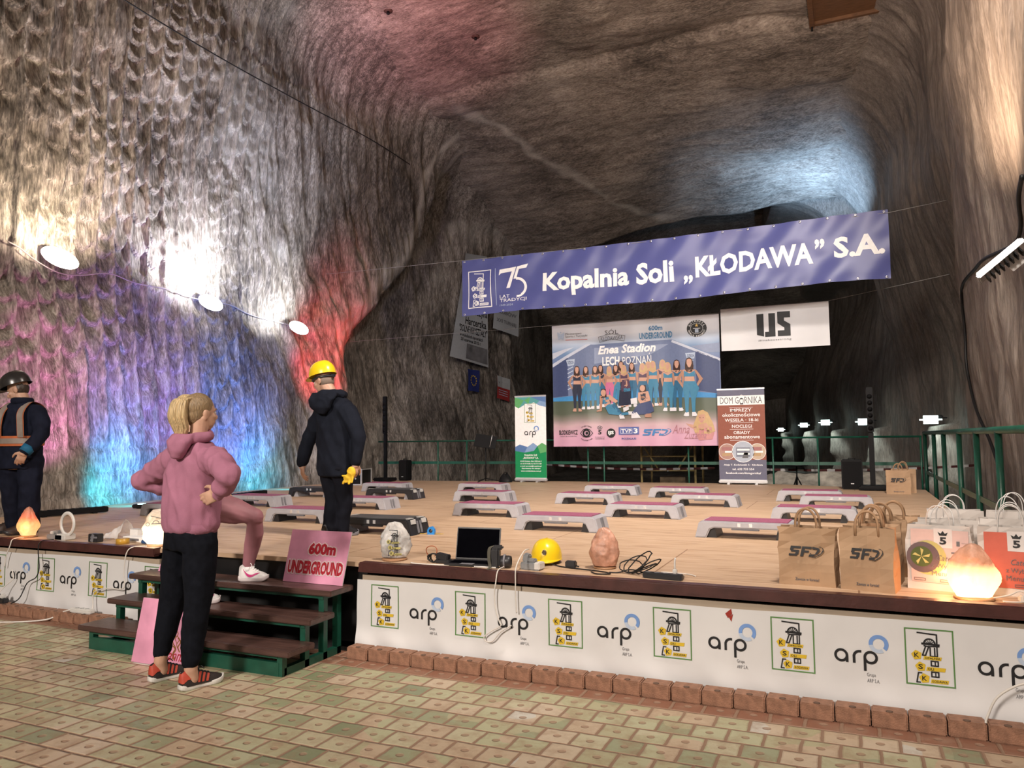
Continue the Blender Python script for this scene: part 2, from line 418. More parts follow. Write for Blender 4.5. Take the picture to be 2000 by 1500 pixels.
def build_chamber():
    y = np.concatenate([np.arange(-4, 3, 0.3), np.arange(3, 13.5, 0.026), np.arange(13.5, 18.5, 0.045), np.arange(18.5, 28, 0.1), np.arange(28, 52, 0.5)])
    z = np.concatenate([np.arange(-0.1, 9.4, 0.042), np.arange(9.4, 11.8, 0.1)])
    Z, Y = np.meshgrid(z, y, indexing='ij')
    X = wall_left_x(Y, Z)
    R = 1.3; top = 10.95 - 0.27 * np.clip(Y - 17.4, 0, 7)
    q = np.clip((Z - (top - R)) / R, 0, 1)
    X = X + R * (1 - np.sqrt(np.clip(1 - q * q, 0, 1))) * 1.1
    yf = np.interp(Z, [0, 0.65, 3.6, 4.3, 6.6, 11, 13], [14.3, 14.4, 15.1, 15.7, 17.9, 19.3, 19.6])
    nz = fbm(Y * 0.9, Z * 0.9, 0, 3, 141)
    ve = np.exp(-((Y - yf + 0.35 + 0.35 * nz) / (0.17 + 0.10 * vnoise(Z * 0.8, 2.2, 0, 143))) ** 2) * smooth(1.5, 3.5, Z) + 0.7 * np.exp(-((Y - yf - 0.55 + 0.3 * nz) / 0.13) ** 2) * smooth(7, 8.5, Z)
    tag(grid_obj('wall_left', X, Y, Z, M_rock_l, vein=np.clip(ve, 0, 1)), 'rough pale salt rock wall with vertical cutter furrows on the left of the chamber', kind='structure')
    x = np.arange(-12.5, 3.2, 0.12)
    y2 = np.concatenate([np.arange(-4, 9, 0.3), np.arange(9, 26, 0.07), np.arange(26, 52, 0.6)])
    X, Y = np.meshgrid(x, y2, indexing='ij')
    xs = -0.11 * np.clip(Y - 28, 0, 50)
    vx, vy = np.array([-9.6, -9.3, -8.8, -8.6, -8.3, -8.1, -7.8, -7.1, -6.5, -5.8, -5.2]), np.array([17.5, 18.2, 18.7, 19.0, 19.6, 20.2, 21.0, 21.8, 22.7, 23.5, 24.3])
    xv = np.interp(Y, vy, vx); nz = fbm(X * 1.1, Y * 1.1, 0, 3, 151)
    ve = np.exp(-((X - xv + 0.35 * nz) / (0.16 + 0.12 * vnoise(Y * 1.1, 0.7, 0, 153))) ** 2) * smooth(17.4, 17.8, Y) * (1 - smooth(24.3, 24.6, Y))
    tag(grid_obj('ceiling', X + xs, Y, roof_z(X, Y), M_roof, vein=np.clip(ve, 0, 1)), 'rock salt roof of the chamber dropping towards the dark drift', kind='structure')
    y3 = np.concatenate([np.arange(-4, 6, 0.3), np.arange(6, 26, 0.06), np.arange(26, 52, 0.15)])
    z3 = np.concatenate([np.arange(-0.1, 9, 0.08), np.arange(9, 11.9, 0.1)])
    Z, Y = np.meshgrid(z3, y3, indexing='ij')
    X = wall_right_x(Y, Z)
    R = 1.8; top = 10.95 - 0.27 * np.clip(Y - 17.4, 0, 7)
    q = np.clip((Z - (top - R)) / R, 0, 1)
    X = X - R * (1 - np.sqrt(np.clip(1 - q * q, 0, 1)))
    tag(grid_obj('wall_right', X, Y, Z, M_rock_r), 'smooth brownish salt rock wall on the right of the chamber', kind='structure')
    xb = np.arange(-18, 1, 0.3); zb = np.arange(-0.1, 13, 0.3)
    Z, X = np.meshgrid(zb, xb, indexing='ij')
    tag(grid_obj('wall_back', X, 51.5 + 0.4 * fbm(X * 0.4, Z * 0.4, 0, 3, 81), Z, M_rock_r), 'dark rock at the far end of the drift', kind='structure')
build_chamber()

# ------------------------------------------------------------------ floors
def tile_mat():
    m, nt, b = base_mat('glazed_paving')
    ge = nn(nt, 'ShaderNodeNewGeometry'); sp = nn(nt, 'ShaderNodeSeparateXYZ')
    wn = nn(nt, 'ShaderNodeTexNoise'); wn.inputs['Scale'].default_value = 9; wn.inputs['Detail'].default_value = 3
    nt.links.new(ge.outputs['Position'], wn.inputs['Vector'])
    va = nn(nt, 'ShaderNodeVectorMath', operation='MULTIPLY_ADD')
    nt.links.new(wn.outputs['Color'], va.inputs[0]); va.inputs[1].default_value = (0.016, 0.016, 0); nt.links.new(ge.outputs['Position'], va.inputs[2])
    nt.links.new(va.outputs[0], sp.inputs[0])
    M = lambda op, a, c=None: math_n(nt, op, a, c)
    v = M('DIVIDE', M('SUBTRACT', 4.458, sp.outputs['Y']), 0.1745)
    row = M('FLOOR', v); fv = M('SUBTRACT', v, row)
    u = M('ADD', M('DIVIDE', sp.outputs['X'], 0.181), M('MULTIPLY', row, 0.5))
    u = M('ADD', u, 0.08)
    colu = M('FLOOR', u); fu = M('SUBTRACT', u, colu)
    cu, cv = M('SUBTRACT', fu, 0.5), M('SUBTRACT', fv, 0.5)
    au, av = M('ABSOLUTE', cu), M('ABSOLUTE', cv)
    edge = M('MAXIMUM', au, av)
    rad = M('SQRT', M('ADD', M('MULTIPLY', cu, cu), M('MULTIPLY', cv, cv)))
    cx = nn(nt, 'ShaderNodeCombineXYZ'); nt.links.new(colu, cx.inputs[0]); nt.links.new(row, cx.inputs[1])
    wh = nn(nt, 'ShaderNodeTexWhiteNoise', noise_dimensions='2D'); nt.links.new(cx.outputs[0], wh.inputs['Vector'])
    big = nn(nt, 'ShaderNodeTexNoise'); big.inputs['Scale'].default_value = 0.9; big.inputs['Detail'].default_value = 2
    nt.links.new(ge.outputs['Position'], big.inputs['Vector'])
    pick = M('ADD', M('MULTIPLY', wh.outputs['Value'], 0.75), M('MULTIPLY', M('SUBTRACT', big.outputs['Fac'], 0.375), 1.0))
    tc = ramp(nt, [(0.0, (0.21, 0.24, 0.14)), (0.16, (0.28, 0.30, 0.18)), (0.30, (0.38, 0.36, 0.22)), (0.42, (0.46, 0.36, 0.25)), (0.56, (0.40, 0.40, 0.25)), (0.68, (0.45, 0.42, 0.28)), (0.80, (0.50, 0.41, 0.30)), (0.93, (0.52, 0.50, 0.44))], 'CONSTANT')
    nt.links.new(pick, tc.inputs[0])
    # red-brown border row along the kerb
    isred = M('LESS_THAN', row, -0.5)
    mx = nn(nt, 'ShaderNodeMix', data_type='RGBA'); nt.links.new(isred, mx.inputs['Factor'])
    nt.links.new(tc.outputs[0], mx.inputs[6]); mx.inputs[7].default_value = (0.24, 0.115, 0.075, 1)
    # worn dirt
    dn = nn(nt, 'ShaderNodeTexNoise'); dn.inputs['Scale'].default_value = 7; dn.inputs['Detail'].default_value = 6; dn.inputs['Roughness'].default_value = 0.65
    nt.links.new(ge.outputs['Position'], dn.inputs['Vector'])
    dr = ramp(nt, [(0.46, (0, 0, 0)), (0.72, (0.75, 0.75, 0.75))]); nt.links.new(dn.outputs['Fac'], dr.inputs[0])
    grout = M('GREATER_THAN', M('ADD', edge, M('MULTIPLY', wn.outputs['Fac'], 0.02)), 0.463)
    dim = M('MULTIPLY', M('LESS_THAN', rad, 0.12), 0.8)
    fac = M('MAXIMUM', M('MAXIMUM', grout, dim), dr.outputs[0])
    m2 = nn(nt, 'ShaderNodeMix', data_type='RGBA'); nt.links.new(fac, m2.inputs['Factor'])
    nt.links.new(mx.outputs[2], m2.inputs[6]); m2.inputs[7].default_value = (0.29, 0.185, 0.125, 1)
    nt.links.new(m2.outputs[2], b.inputs['Base Color'])
    # relief: raised pillow, inner rim, dimple
    pil = nn(nt, 'ShaderNodeMapRange'); nt.links.new(edge, pil.inputs[0])
    pil.inputs[1].default_value = 0.5; pil.inputs[2].default_value = 0.42; pil.inputs[3].default_value = 0.0; pil.inputs[4].default_value = 1.0
    rim = M('MULTIPLY', M('LESS_THAN', edge, 0.36), -0.12)
    dip = nn(nt, 'ShaderNodeMapRange'); nt.links.new(rad, dip.inputs[0])
    dip.inputs[1].default_value = 0.13; dip.inputs[2].default_value = 0.08; dip.inputs[3].default_value = 0.0; dip.inputs[4].default_value = -0.6
    hh = M('ADD', M('ADD', M('ADD', pil.outputs[0], rim), dip.outputs[0]), M('MULTIPLY', dn.outputs['Fac'], 0.35))
    bp = nn(nt, 'ShaderNodeBump'); bp.inputs['Strength'].default_value = 0.7; bp.inputs['Distance'].default_value = 0.012
    nt.links.new(hh, bp.inputs['Height']); nt.links.new(bp.outputs[0], b.inputs['Normal'])
    ro = nn(nt, 'ShaderNodeMapRange'); nt.links.new(fac, ro.inputs[0]); ro.inputs[3].default_value = 0.38; ro.inputs[4].default_value = 0.85
    nt.links.new(ro.outputs[0], b.inputs['Roughness'])
    return m
M_tile = tile_mat()
xg = np.arange(-12.5, 3.0, 0.25); yg = np.linspace(-4, 4.76, 40)
X, Y = np.meshgrid(xg, yg)
tag(grid_obj('floor', X, Y, X * 0, M_tile), 'worn green and beige square paving with round dimples in front of the stage', kind='structure')
M_dirt = rock_mat('salt_dust_floor', (1, 1, 1), DARKROCK, 0.6, 3.0, False)
xg = np.arange(-17, 4.0, 0.2); yg = np.concatenate([np.arange(4.76, 30, 0.2), np.arange(30, 53, 0.6)])
X, Y = np.meshgrid(xg, yg)
Z = 0.05 * fbm(X * 0.8, Y * 0.8, 0, 3, 91) * smooth(15.5, 17, Y) - 0.02
tag(grid_obj('floor', X, Y, Z, M_dirt), 'dusty rock floor of the drift behind the stage', kind='structure')
# ------------------------------------------------------------------ flat print (lettering, emblems) laid on surfaces
from mathutils.geometry import tessellate_polygon
_TXT = {}
def text_geo(body, bold=0.0, shear=0.0, spacing=1.0):
    key = (body, bold, shear, spacing)
    if key not in _TXT:
        cu = bpy.data.curves.new('lettering', 'FONT')
        cu.body = body; cu.size = 1.0; cu.offset = bold; cu.shear = shear; cu.resolution_u = 2; cu.space_character = spacing; cu.fill_mode = 'FRONT'
        o = bpy.data.objects.new('lettering', cu)
        me = o.to_mesh()
        vs = [(v.co.x, v.co.y) for v in me.vertices]; fs = [list(p.vertices) for p in me.polygons]
        o.to_mesh_clear(); bpy.data.objects.remove(o); bpy.data.curves.remove(cu)
        xs = [v[0] for v in vs]; ys = [v[1] for v in vs]
        _TXT[key] = (vs, fs, min(xs), max(xs), min(ys), max(ys))
    return _TXT[key]
class Ink:
    """2-D drawing in (u, v) metres; every shape becomes thin flat faces of its own colour."""
    def __init__(s, mapper=None, step=None):
        s.vs, s.fs, s.mi, s.mats, s.L = [], [], [], [], 0
        s.map, s.step = mapper, step
    def _m(s, m):
        if m not in s.mats: s.mats.append(m)
        return s.mats.index(m)
    def raw(s, pts, faces, m):
        b = len(s.vs); k = s._m(m)
        s.vs += [(p[0], p[1], s.L) for p in pts]
        for f in faces:
            s.fs.append([i + b for i in f]); s.mi.append(k)
    def poly(s, pts, m):
        t = tessellate_polygon([[Vector((p[0], p[1], 0)) for p in pts]])
        s.raw(pts, [list(f) for f in t], m)
    def rect(s, x0, y0, x1, y1, m): s.raw([(x0, y0), (x1, y0), (x1, y1), (x0, y1)], [(0, 1, 2, 3)], m)
    def frame(s, x0, y0, x1, y1, w, m):
        s.rect(x0, y0, x1, y0 + w, m); s.rect(x0, y1 - w, x1, y1, m); s.rect(x0, y0 + w, x0 + w, y1 - w, m); s.rect(x1 - w, y0 + w, x1, y1 - w, m)
    def line(s, pts, w, m, close=False):
        P = [Vector((p[0], p[1])) for p in pts]
        n = len(P) if close else len(P) - 1
        for i in range(n):
            a, b = P[i], P[(i + 1) % len(P)]
            d = (b - a)
            if d.length < 1e-9: continue
            d.normalize(); q = Vector((-d.y, d.x)) * w / 2; e = d * w * 0.35
            s.raw([a - q - e, b - q + e, b + q + e, a + q - e], [(0, 1, 2, 3)], m)
    def ring(s, cx, cy, r0, r1, m, a0=0.0, a1=360.0, n=28, sy=1.0):
        pts, fs = [], []
        for i in range(n + 1):
            t = math.radians(a0 + (a1 - a0) * i / n)
            pts += [(cx + r0 * math.cos(t), cy + r0 * sy * math.sin(t)), (cx + r1 * math.cos(t), cy + r1 * sy * math.sin(t))]
        for i in range(n): fs.append((2 * i, 2 * i + 1, 2 * i + 3, 2 * i + 2))
        s.raw(pts, fs, m)
    def disc(s, cx, cy, r, m, sy=1.0, n=24):
        s.raw([(cx + r * math.cos(2 * math.pi * i / n), cy + r * sy * math.sin(2 * math.pi * i / n)) for i in range(n)], [list(range(n))], m)
    def text(s, body, x0, y0, x1, y1, m, bold=0.0, shear=0.0, spacing=1.0):
        vs, fs, a, b, c, d = text_geo(body, bold, shear, spacing)
        kx, ky = (x1 - x0) / max(b - a, 1e-6), (y1 - y0) / max(d - c, 1e-6)
        s.raw([(x0 + (p[0] - a) * kx, y0 + (p[1] - c) * ky) for p in vs], fs, m)
    def ctext(s, body, xc, y0, h, m, bold=0.0, wmax=None, shear=0.0, squeeze=1.0):
        """centred at natural proportions, height h"""
        vs, fs, a, b, c, d = text_geo(body, bold, shear, 1.0)
        k = h / (d - c); w = (b - a) * k * squeeze
        if wmax and w > wmax: w = wmax
        s.text(body, xc - w / 2, y0, xc + w / 2, y0 + h, m, bold, shear)
    def build(s, name, parent=None, off=0.003, lay=0.0008, loc=None, rot=None):
        me = bpy.data.meshes.new(name)
        vs = s.vs; fs = s.fs; mi = s.mi
        if s.step:
            bm = bmesh.new()
            bv = [bm.verts.new((v[0], v[1], v[2])) for v in vs]
            for f, k in zip(fs, mi):
                try: bm.faces.new([bv[i] for i in f]).material_index = k
                except ValueError: pass
            us = [v[0] for v in vs]; ws = [v[1] for v in vs]
            for ax, lo, hi in ((0, min(us), max(us)), (1, min(ws), max(ws))):
                c = math.floor(lo / s.step) * s.step + s.step
                while c < hi:
                    co = (c, 0, 0) if ax == 0 else (0, c, 0); no = (1, 0, 0) if ax == 0 else (0, 1, 0)
                    bmesh.ops.bisect_plane(bm, geom=bm.verts[:] + bm.edges[:] + bm.faces[:], plane_co=co, plane_no=no)
                    c += s.step
            for v in bm.verts:
                v.co = s._place(v.co.x, v.co.y, v.co.z, off, lay)
            bm.to_mesh(me); bm.free()
        else:
            me.from_pydata([tuple(s._place(v[0], v[1], v[2], off, lay)) for v in vs], [], fs)
            me.polygons.foreach_set('material_index', mi)
        for m in s.mats: me.materials.append(m)
        me.update()
        return link(name, me, parent, loc, rot)
    def _place(s, u, v, L, off, lay):
        o = off + L * lay
        return Vector(s.map(u, v, o)) if s.map else Vector((u, -o, v))
def flat_y(y0): return lambda u, v, o: (u, y0 - o, v)

P_black = plain('ink_black', (0.015, 0.015, 0.017), 0.5)
P_white = plain('ink_white', (0.86, 0.86, 0.86), 0.5)
P_yellow = plain('ink_yellow', (0.62, 0.43, 0.03), 0.5)
P_green = plain('ink_green', (0.10, 0.22, 0.07), 0.5)
P_blue = plain('ink_blue', (0.16, 0.29, 0.60), 0.5)
P_pale = plain('ink_pale_blue', (0.45, 0.53, 0.66), 0.5)
P_grey = plain('ink_grey', (0.13, 0.13, 0.14), 0.5)

def headframe(ink, x, y, w, h, frame=P_green, line=P_black, tagm=P_yellow, letter=P_black, fw=0.03):
    """emblem of a pit headframe with three letter tags; x, y lower left"""
    X = lambda a: x + a * w
    Y = lambda b: y + b * h
    q = lambda *p: [(X(a), Y(b)) for a, b in p]
    lw = 0.029 * w
    if frame: ink.frame(x, y, x + w, y + h, fw * w, frame)
    ink.line(q((.27, .925), (.66, .905), (.66, .74)), lw * 1.1, line)
    ink.ring(X(.51), Y(.735), .095 * w, .13 * w, line, 0, 180, 16)
    for t in (30, 60, 90, 120, 150):
        ink.line([(X(.51), Y(.735)), (X(.51) + .11 * w * math.cos(math.radians(t)), Y(.735) + .11 * w * math.sin(math.radians(t)))], lw * .5, line)
    ink.line(q((.36, .735), (.70, .725)), lw * 1.6, line)
    ink.line(q((.70, .70), (.46, .69), (.40, .70)), lw, line)
    ink.line(q((.43, .69), (.36, .53), (.42, .53), (.49, .68)), lw, line)
    ink.line(q((.52, .67), (.52, .52), (.66, .52), (.66, .68)), lw, line)
    ink.line(q((.61, .67), (.61, .52)), lw, line)
    for b0, b1 in ((.355, .435), (.165, .245)):
        ink.line(q((.53, b0), (.67, b0), (.67, b1), (.53, b1)), lw, line, True)
        ink.line(q((.61, b0), (.61, b1)), lw * .8, line)
    ink.line(q((.33, .215), (.26, .215), (.22, .05), (.29, .05)), lw, line)
    ink.L += 1
    for cx, cy, ch, r, word in ((.24, .525, 'K', (.37, .455, .75, .515), 'OPALNIA'), (.31, .325, 'S', (.42, .262, .82, .33), 'OLI'), (.38, .125, 'K', (.50, .055, .87, .12), 'ŁODAWA')):
        ink.poly([(X(cx) + .115 * w * math.cos(math.radians(100 + 72 * k)), Y(cy) + .115 * w * math.sin(math.radians(100 + 72 * k))) for k in range(5)], tagm)
        a0, b0, a1, b1 = r
        ink.poly(q((a0, b0), (a1 - .02, b0), (a1, b1), (a0 + .02, b1)), tagm)
        ink.L += 1
        ink.text(ch, X(cx - .05), Y(cy - .042), X(cx + .05), Y(cy + .042), letter, 0.02)
        e = .03 if word != 'OLI' else .24
        ink.text(word, X(a0 + .035), Y(b0 + .012), X(a1 - e), Y(b1 - .012), letter, 0.02)
        ink.L -= 1
    ink.L -= 1
def arp(ink, x, y, s, line=P_black, c1=P_blue, c2=P_pale, small=P_grey):
    """round lower-case wordmark with an open ring above; x, y = left end of the base line, s = x-height"""
    w = 0.19 * s
    r = s / 2
    ink.ring(x + r, y + r, r - w, r, line)
    ink.rect(x + 2 * r - w, y, x + 2 * r, y + r, line)
    bx = x + 1.30 * s
    ink.rect(bx, y, bx + w, y + 0.6 * s, line)
    ink.ring(bx + .5 * s, y + .5 * s, .5 * s - w, .5 * s, line, 90, 180, 10)
    ink.rect(bx + .48 * s, y + s - w, bx + .62 * s, y + s, line)
    px = x + 2.05 * s
    ink.ring(px + r, y + r, r - w, r, line)
    ink.rect(px, y - .52 * s, px + w, y + r, line)
    ink.ring(x + 3.13 * s, y + 1.55 * s, .40 * s, .68 * s, c1, -42, 190)
    ink.ring(x + 3.13 * s, y + 1.55 * s, .40 * s, .68 * s, c2, 190, 300)
    if small:
        ink.text('Grupa', x + 2.25 * s, y - .98 * s, x + 2.85 * s, y - .64 * s, small)
        ink.text('ARP S.A.', x + 2.25 * s, y - 1.34 * s, x + 3.12 * s, y - 1.08 * s, small)

# ------------------------------------------------------------------ the stage
def ply_mat():
    m, nt, b = base_mat('plywood_deck')
    ge = nn(nt, 'ShaderNodeNewGeometry')
    mp = nn(nt, 'ShaderNodeMapping'); mp.inputs['Scale'].default_value = (1.2, 7, 1)
    nt.links.new(ge.outputs['Position'], mp.inputs[0])
    no = nn(nt, 'ShaderNodeTexNoise'); no.inputs['Scale'].default_value = 2.2; no.inputs['Detail'].default_value = 7; no.inputs['Distortion'].default_value = 0.6
    nt.links.new(mp.outputs[0], no.inputs['Vector'])
    r = ramp(nt, [(0.28, (0.34, 0.215, 0.13)), (0.45, (0.48, 0.33, 0.215)), (0.75, (0.56, 0.405, 0.28))])
    nt.links.new(no.outputs['Fac'], r.inputs[0])
    br = nn(nt, 'ShaderNodeTexBrick'); br.inputs['Scale'].default_value = 1.0
    br.inputs['Brick Width'].default_value = 2.5; br.inputs['Row Height'].default_value = 1.25; br.inputs['Mortar Size'].default_value = 0.006
    br.inputs['Color1'].default_value = (1, 1, 1, 1); br.inputs['Color2'].default_value = (0.9, 0.9, 0.9, 1); br.inputs['Mortar'].default_value = (0.5, 0.42, 0.36, 1)
    nt.links.new(ge.outputs['Position'], br.inputs['Vector'])
    mx = nn(nt, 'ShaderNodeMix', data_type='RGBA', blend_type='MULTIPLY'); mx.inputs['Factor'].default_value = 1
    nt.links.new(r.outputs[0], mx.inputs[6]); nt.links.new(br.outputs['Color'], mx.inputs[7])
    nt.links.new(mx.outputs[2], b.inputs['Base Color']); b.inputs['Roughness'].default_value = 0.55
    return m
M_ply = ply_mat()
M_maroon = mat('maroon_paint', (0.060, 0.020, 0.018), 0.35, vary=0.25, scale=9, bump=0.15, bscale=40)
M_beige = mat('beige_board', (0.40, 0.32, 0.24), 0.7, vary=0.1, scale=4)
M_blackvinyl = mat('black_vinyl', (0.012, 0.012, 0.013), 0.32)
M_void = mat('void_black', (0.01, 0.01, 0.011), 0.9)
M_greenpaint = mat('green_paint', (0.009, 0.072, 0.046), 0.35, vary=0.2, scale=10, bump=0.1)
M_brown = mat('brown_painted_wood', (0.075, 0.040, 0.034), 0.33, vary=0.35, scale=6, stretch=(0.5, 4, 4), bump=0.2, bscale=30)
M_banner = mat('white_banner_cloth', (0.64, 0.64, 0.65), 0.5, vary=0.05, scale=3)
ZS = 0.65
stage = thing('stage', 'wide plywood stage platform with maroon edge in front of the dark drift', 'stage', (-4.4, 4.8, 0))
def part(mb, name, mats, parent):
    """geometry given in world coordinates, linked as a part of parent"""
    o = mb.build(name, mats)
    o.parent = parent
    o.matrix_parent_inverse = Matrix.Translation(parent.location).to_4x4().inverted() if parent.rotation_euler.to_matrix() == Matrix.Identity(3) else (Matrix.Translation(parent.location) @ parent.rotation_euler.to_matrix().to_4x4()).inverted()
    return o
def adopt(o, parent):
    o.parent = parent
    o.matrix_parent_inverse = (Matrix.Translation(parent.location) @ parent.rotation_euler.to_matrix().to_4x4()).inverted()
    return o
deck = [(-9.55, 4.79), (1.06, 4.79), (1.06, 14.3), (-1.4, 15.3), (-5.8, 15.3), (-6.6, 15.0), (-10.3, 14.7), (-10.3, 11), (-10.0, 8)]
part(MB().prism(deck, ZS - 0.035, ZS), 'deck', M_ply, stage)
for xa, xb in ((-9.55, -5.44), (-3.36, 1.10)):
    mb = MB(); mb.box(((xa + xb) / 2, 4.77, 0.626), (xb - xa, 0.09, 0.066), bev=0.008); mb.box(((xa + xb) / 2, 4.752, 0.597), (xb - xa, 0.05, 0.016))
    part(mb, 'edge_trim', M_maroon, stage)
    part(MB().box(((xa + xb) / 2, 4.80, 0.28), (xb - xa, 0.03, 0.56)), 'front_panel', M_beige, stage)
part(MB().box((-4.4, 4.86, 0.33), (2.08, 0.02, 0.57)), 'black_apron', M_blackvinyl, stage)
mb = MB()
mb.box((1.04, 9.5, 0.31), (0.02, 9.4, 0.60)); mb.box((-4.5, 15.1, 0.31), (11, 0.02, 0.6))
part(mb, 'side_skirt', M_void, stage)

# printed cloth along the stage front
def cloth_y(u, v, o=0.0):
    w = 0.5 * fbm(u * 2.3, v * 3.0, 0.3, 2, 101) * 0.012
    pull = math.exp(-((v - 0.05) / 0.11) ** 2)
    w += pull * 0.016 * vnoise((u + 0.5 * v) * 7, 0.2, 0, 103)
    return (u, 4.752 - 0.006 - float(w) - o - 0.02 * pull, v)
def stage_banner(xa, xb, k0, a0, label):
    t = thing('stage_banner', label, 'banner', ((xa + xb) / 2, 4.75, 0.05))
    nu, nv = int((xb - xa) / 0.03), 22
    us = np.linspace(xa, xb, nu)
    mb = MB(); mb.grid(nu, nv, lambda a, b: cloth_y(xa + (xb - xa) * a, 0.045 + (0.492 + 0.012 * float(vnoise(a * 9, 0.3, 0, 7))) * b))
    part(mb, 'cloth', M_banner, t)
    x = k0
    while x < xb - 0.1:
        if x > xa - 0.02:
            ink = Ink(cloth_y, 0.06); headframe(ink, x, 0.205, 0.235, 0.30)
            adopt(ink.build('headframe_emblem', None, 0.004, 0.0006), t)
        x += 0.694
    x = a0
    while x < xb:
        if x > xa - 0.02:
            ink = Ink(cloth_y, 0.06); arp(ink, x, 0.288, 0.073)
            if x + 0.3 < xb: adopt(ink.build('ring_wordmark', None, 0.004, 0.0006), t)
        x += 0.697
    return t
sb = stage_banner(-3.38, 1.45, -3.255, -2.93, 'white printed banner along the stage front to the right of the steps')
ink = Ink(cloth_y, 0.06)
ink.poly([(-0.735, 0.50), (-0.70, 0.53), (-0.695, 0.50), (-0.72, 0.475)], plain('red_scuff', (0.30, 0.03, 0.02)))
ink.poly([(-0.715, 0.48), (-0.69, 0.50), (-0.70, 0.455)], plain('red_scuff', (0.30, 0.03, 0.02)))
adopt(ink.build('red_scuff', None, 0.004), sb)
stage_banner(-9.4, -5.37, -8.335, -8.03, 'white printed banner along the stage front to the left of the steps')

# kerb of concrete blocks
M_kerb = mat('red_concrete', (0.26, 0.135, 0.085), 0.85, vary=0.3, scale=22, bump=0.5, bscale=120)
M_kerbstud = mat('worn_stud', (0.13, 0.075, 0.05), 0.9)
def kerb_block():
    mb = MB(); mb.box((0, 0, 0.043), (0.172, 0.115, 0.086), bev=0.007)
    t = mb.build('kerb_block', M_kerb)
    mb = MB(); mb.lathe([(0.012, 0.085), (0.018, 0.0885), (0.010, 0.089)], 12, 0, (0.0, -0.035, 0))
    mb.build('stud', M_kerbstud, t)
    return t
kb = kerb_block(); first = True
for xa, xb, lab, grp in ((-3.27, 1.6, 'red brown kerb block at the foot of the stage banner right of the steps', 'kerb row right of the steps'),
                         (-8.6, -5.62, 'red brown kerb block at the foot of the stage banner left of the steps', 'kerb row left of the steps')):
    x = xa
    while x < xb:
        o = kb if first else copy_tree(kb)
        first = False
        o.location = (x, 4.645 + random.uniform(-0.006, 0.006) - (0.02 if xb < 0 else 0), 0); o.rotation_euler = (0, 0, random.uniform(-0.03, 0.03))
        tag(o, lab, 'kerb block', grp)
        x += 0.1785

# steps up to the stage
steps = thing('stage_steps', 'three tread wooden steps on a green metal frame leading up to the stage', 'steps', (-4.41, 4.4, 0))
for z, ya, yb, xa, xb in ((0.49, 4.475, 4.745, -5.43, -3.41), (0.335, 4.265, 4.535, -5.41, -3.42), (0.18, 4.035, 4.305, -5.43, -3.41)):
    mb = MB(); mb.box(((xa + xb) / 2, (ya + yb) / 2, z - 0.02), (xb - xa, yb - ya, 0.04), bev=0.006)
    part(mb, 'tread', M_brown, steps)
for x in (-5.33, -3.52):
    mb = MB()
    mb.beam((x, 4.10, 0.025), (x, 4.71, 0.025), 0.045, 0.05)
    for y, h in ((4.10, 0.14), (4.33, 0.295), (4.53, 0.45), (4.69, 0.45)):
        mb.box((x, y, h / 2), (0.045, 0.045, h))
    for z, ya, yb in ((0.125, 4.08, 4.33), (0.28, 4.30, 4.53), (0.435, 4.50, 4.74)):
        mb.beam((x, ya, z), (x, yb - 0.02, z), 0.04, 0.03)
    part(mb, 'side_frame', M_greenpaint, steps)
mb = MB(); mb.box((-4.425, 4.09, 0.045), (1.80, 0.03, 0.09)); part(mb, 'front_beam', M_greenpaint, steps)
mb = MB()
for z, y in ((0.13, 4.09), (0.285, 4.31), (0.44, 4.52)): mb.box((-4.425, y, z), (1.78, 0.03, 0.03))
part(mb, 'cross_beam', M_greenpaint, steps)
mb = MB(); mb.box((-4.28, 4.725, 0.22), (1.48, 0.012, 0.44)); part(mb, 'under_stage_shade', M_void, steps)  # black sheet added as the shade of the open space below the stage

# ------------------------------------------------------------------ railings
def railing(name, label, pts, z_top, z_mid, post_x, r=0.022):
    """pts: corner points of the rail (x, y); post_x: list of (x, y, z0)"""
    t = thing(name, label, 'railing', (pts[0][0], pts[0][1], ZS))
    part(MB().tube([(x, y, z_top) for x, y in pts], r, 8), 'top_rail', M_greenpaint, t)
    mb = MB()
    for a, b in zip(pts[:-1], pts[1:]): mb.beam((a[0], a[1], z_mid), (b[0], b[1], z_mid), 0.012, 0.06)
    part(mb, 'middle_rail', M_greenpaint, t)
    for x, y in post_x:
        part(MB().tube([(x, y, ZS - 0.55), (x, y, z_top - 0.01)], r * 0.95, 8), 'post', M_greenpaint, t)
    return t
railing('railing', 'green metal railing along the back edge of the stage', [(-10.1, 15.0), (-6.6, 15.35), (1.12, 15.35)], 1.525, 1.04,
        [(-9.9, 15.02), (-8.6, 15.15), (-7.9, 15.22), (-6.6, 15.35), (-5.1, 15.35), (-4.75, 15.35), (-3.0, 15.35), (-1.40, 15.35), (-0.6, 15.35), (1.1, 15.35)], 0.018)
railing('railing', 'green metal railing along the right side of the stage', [(1.16, 15.35), (1.16, 4.6)], 1.585, 0.90,
        [(1.16, y) for y in (15.2, 13.6, 12.2, 10.5, 9.1, 7.8, 6.4, 5.1)], 0.032)

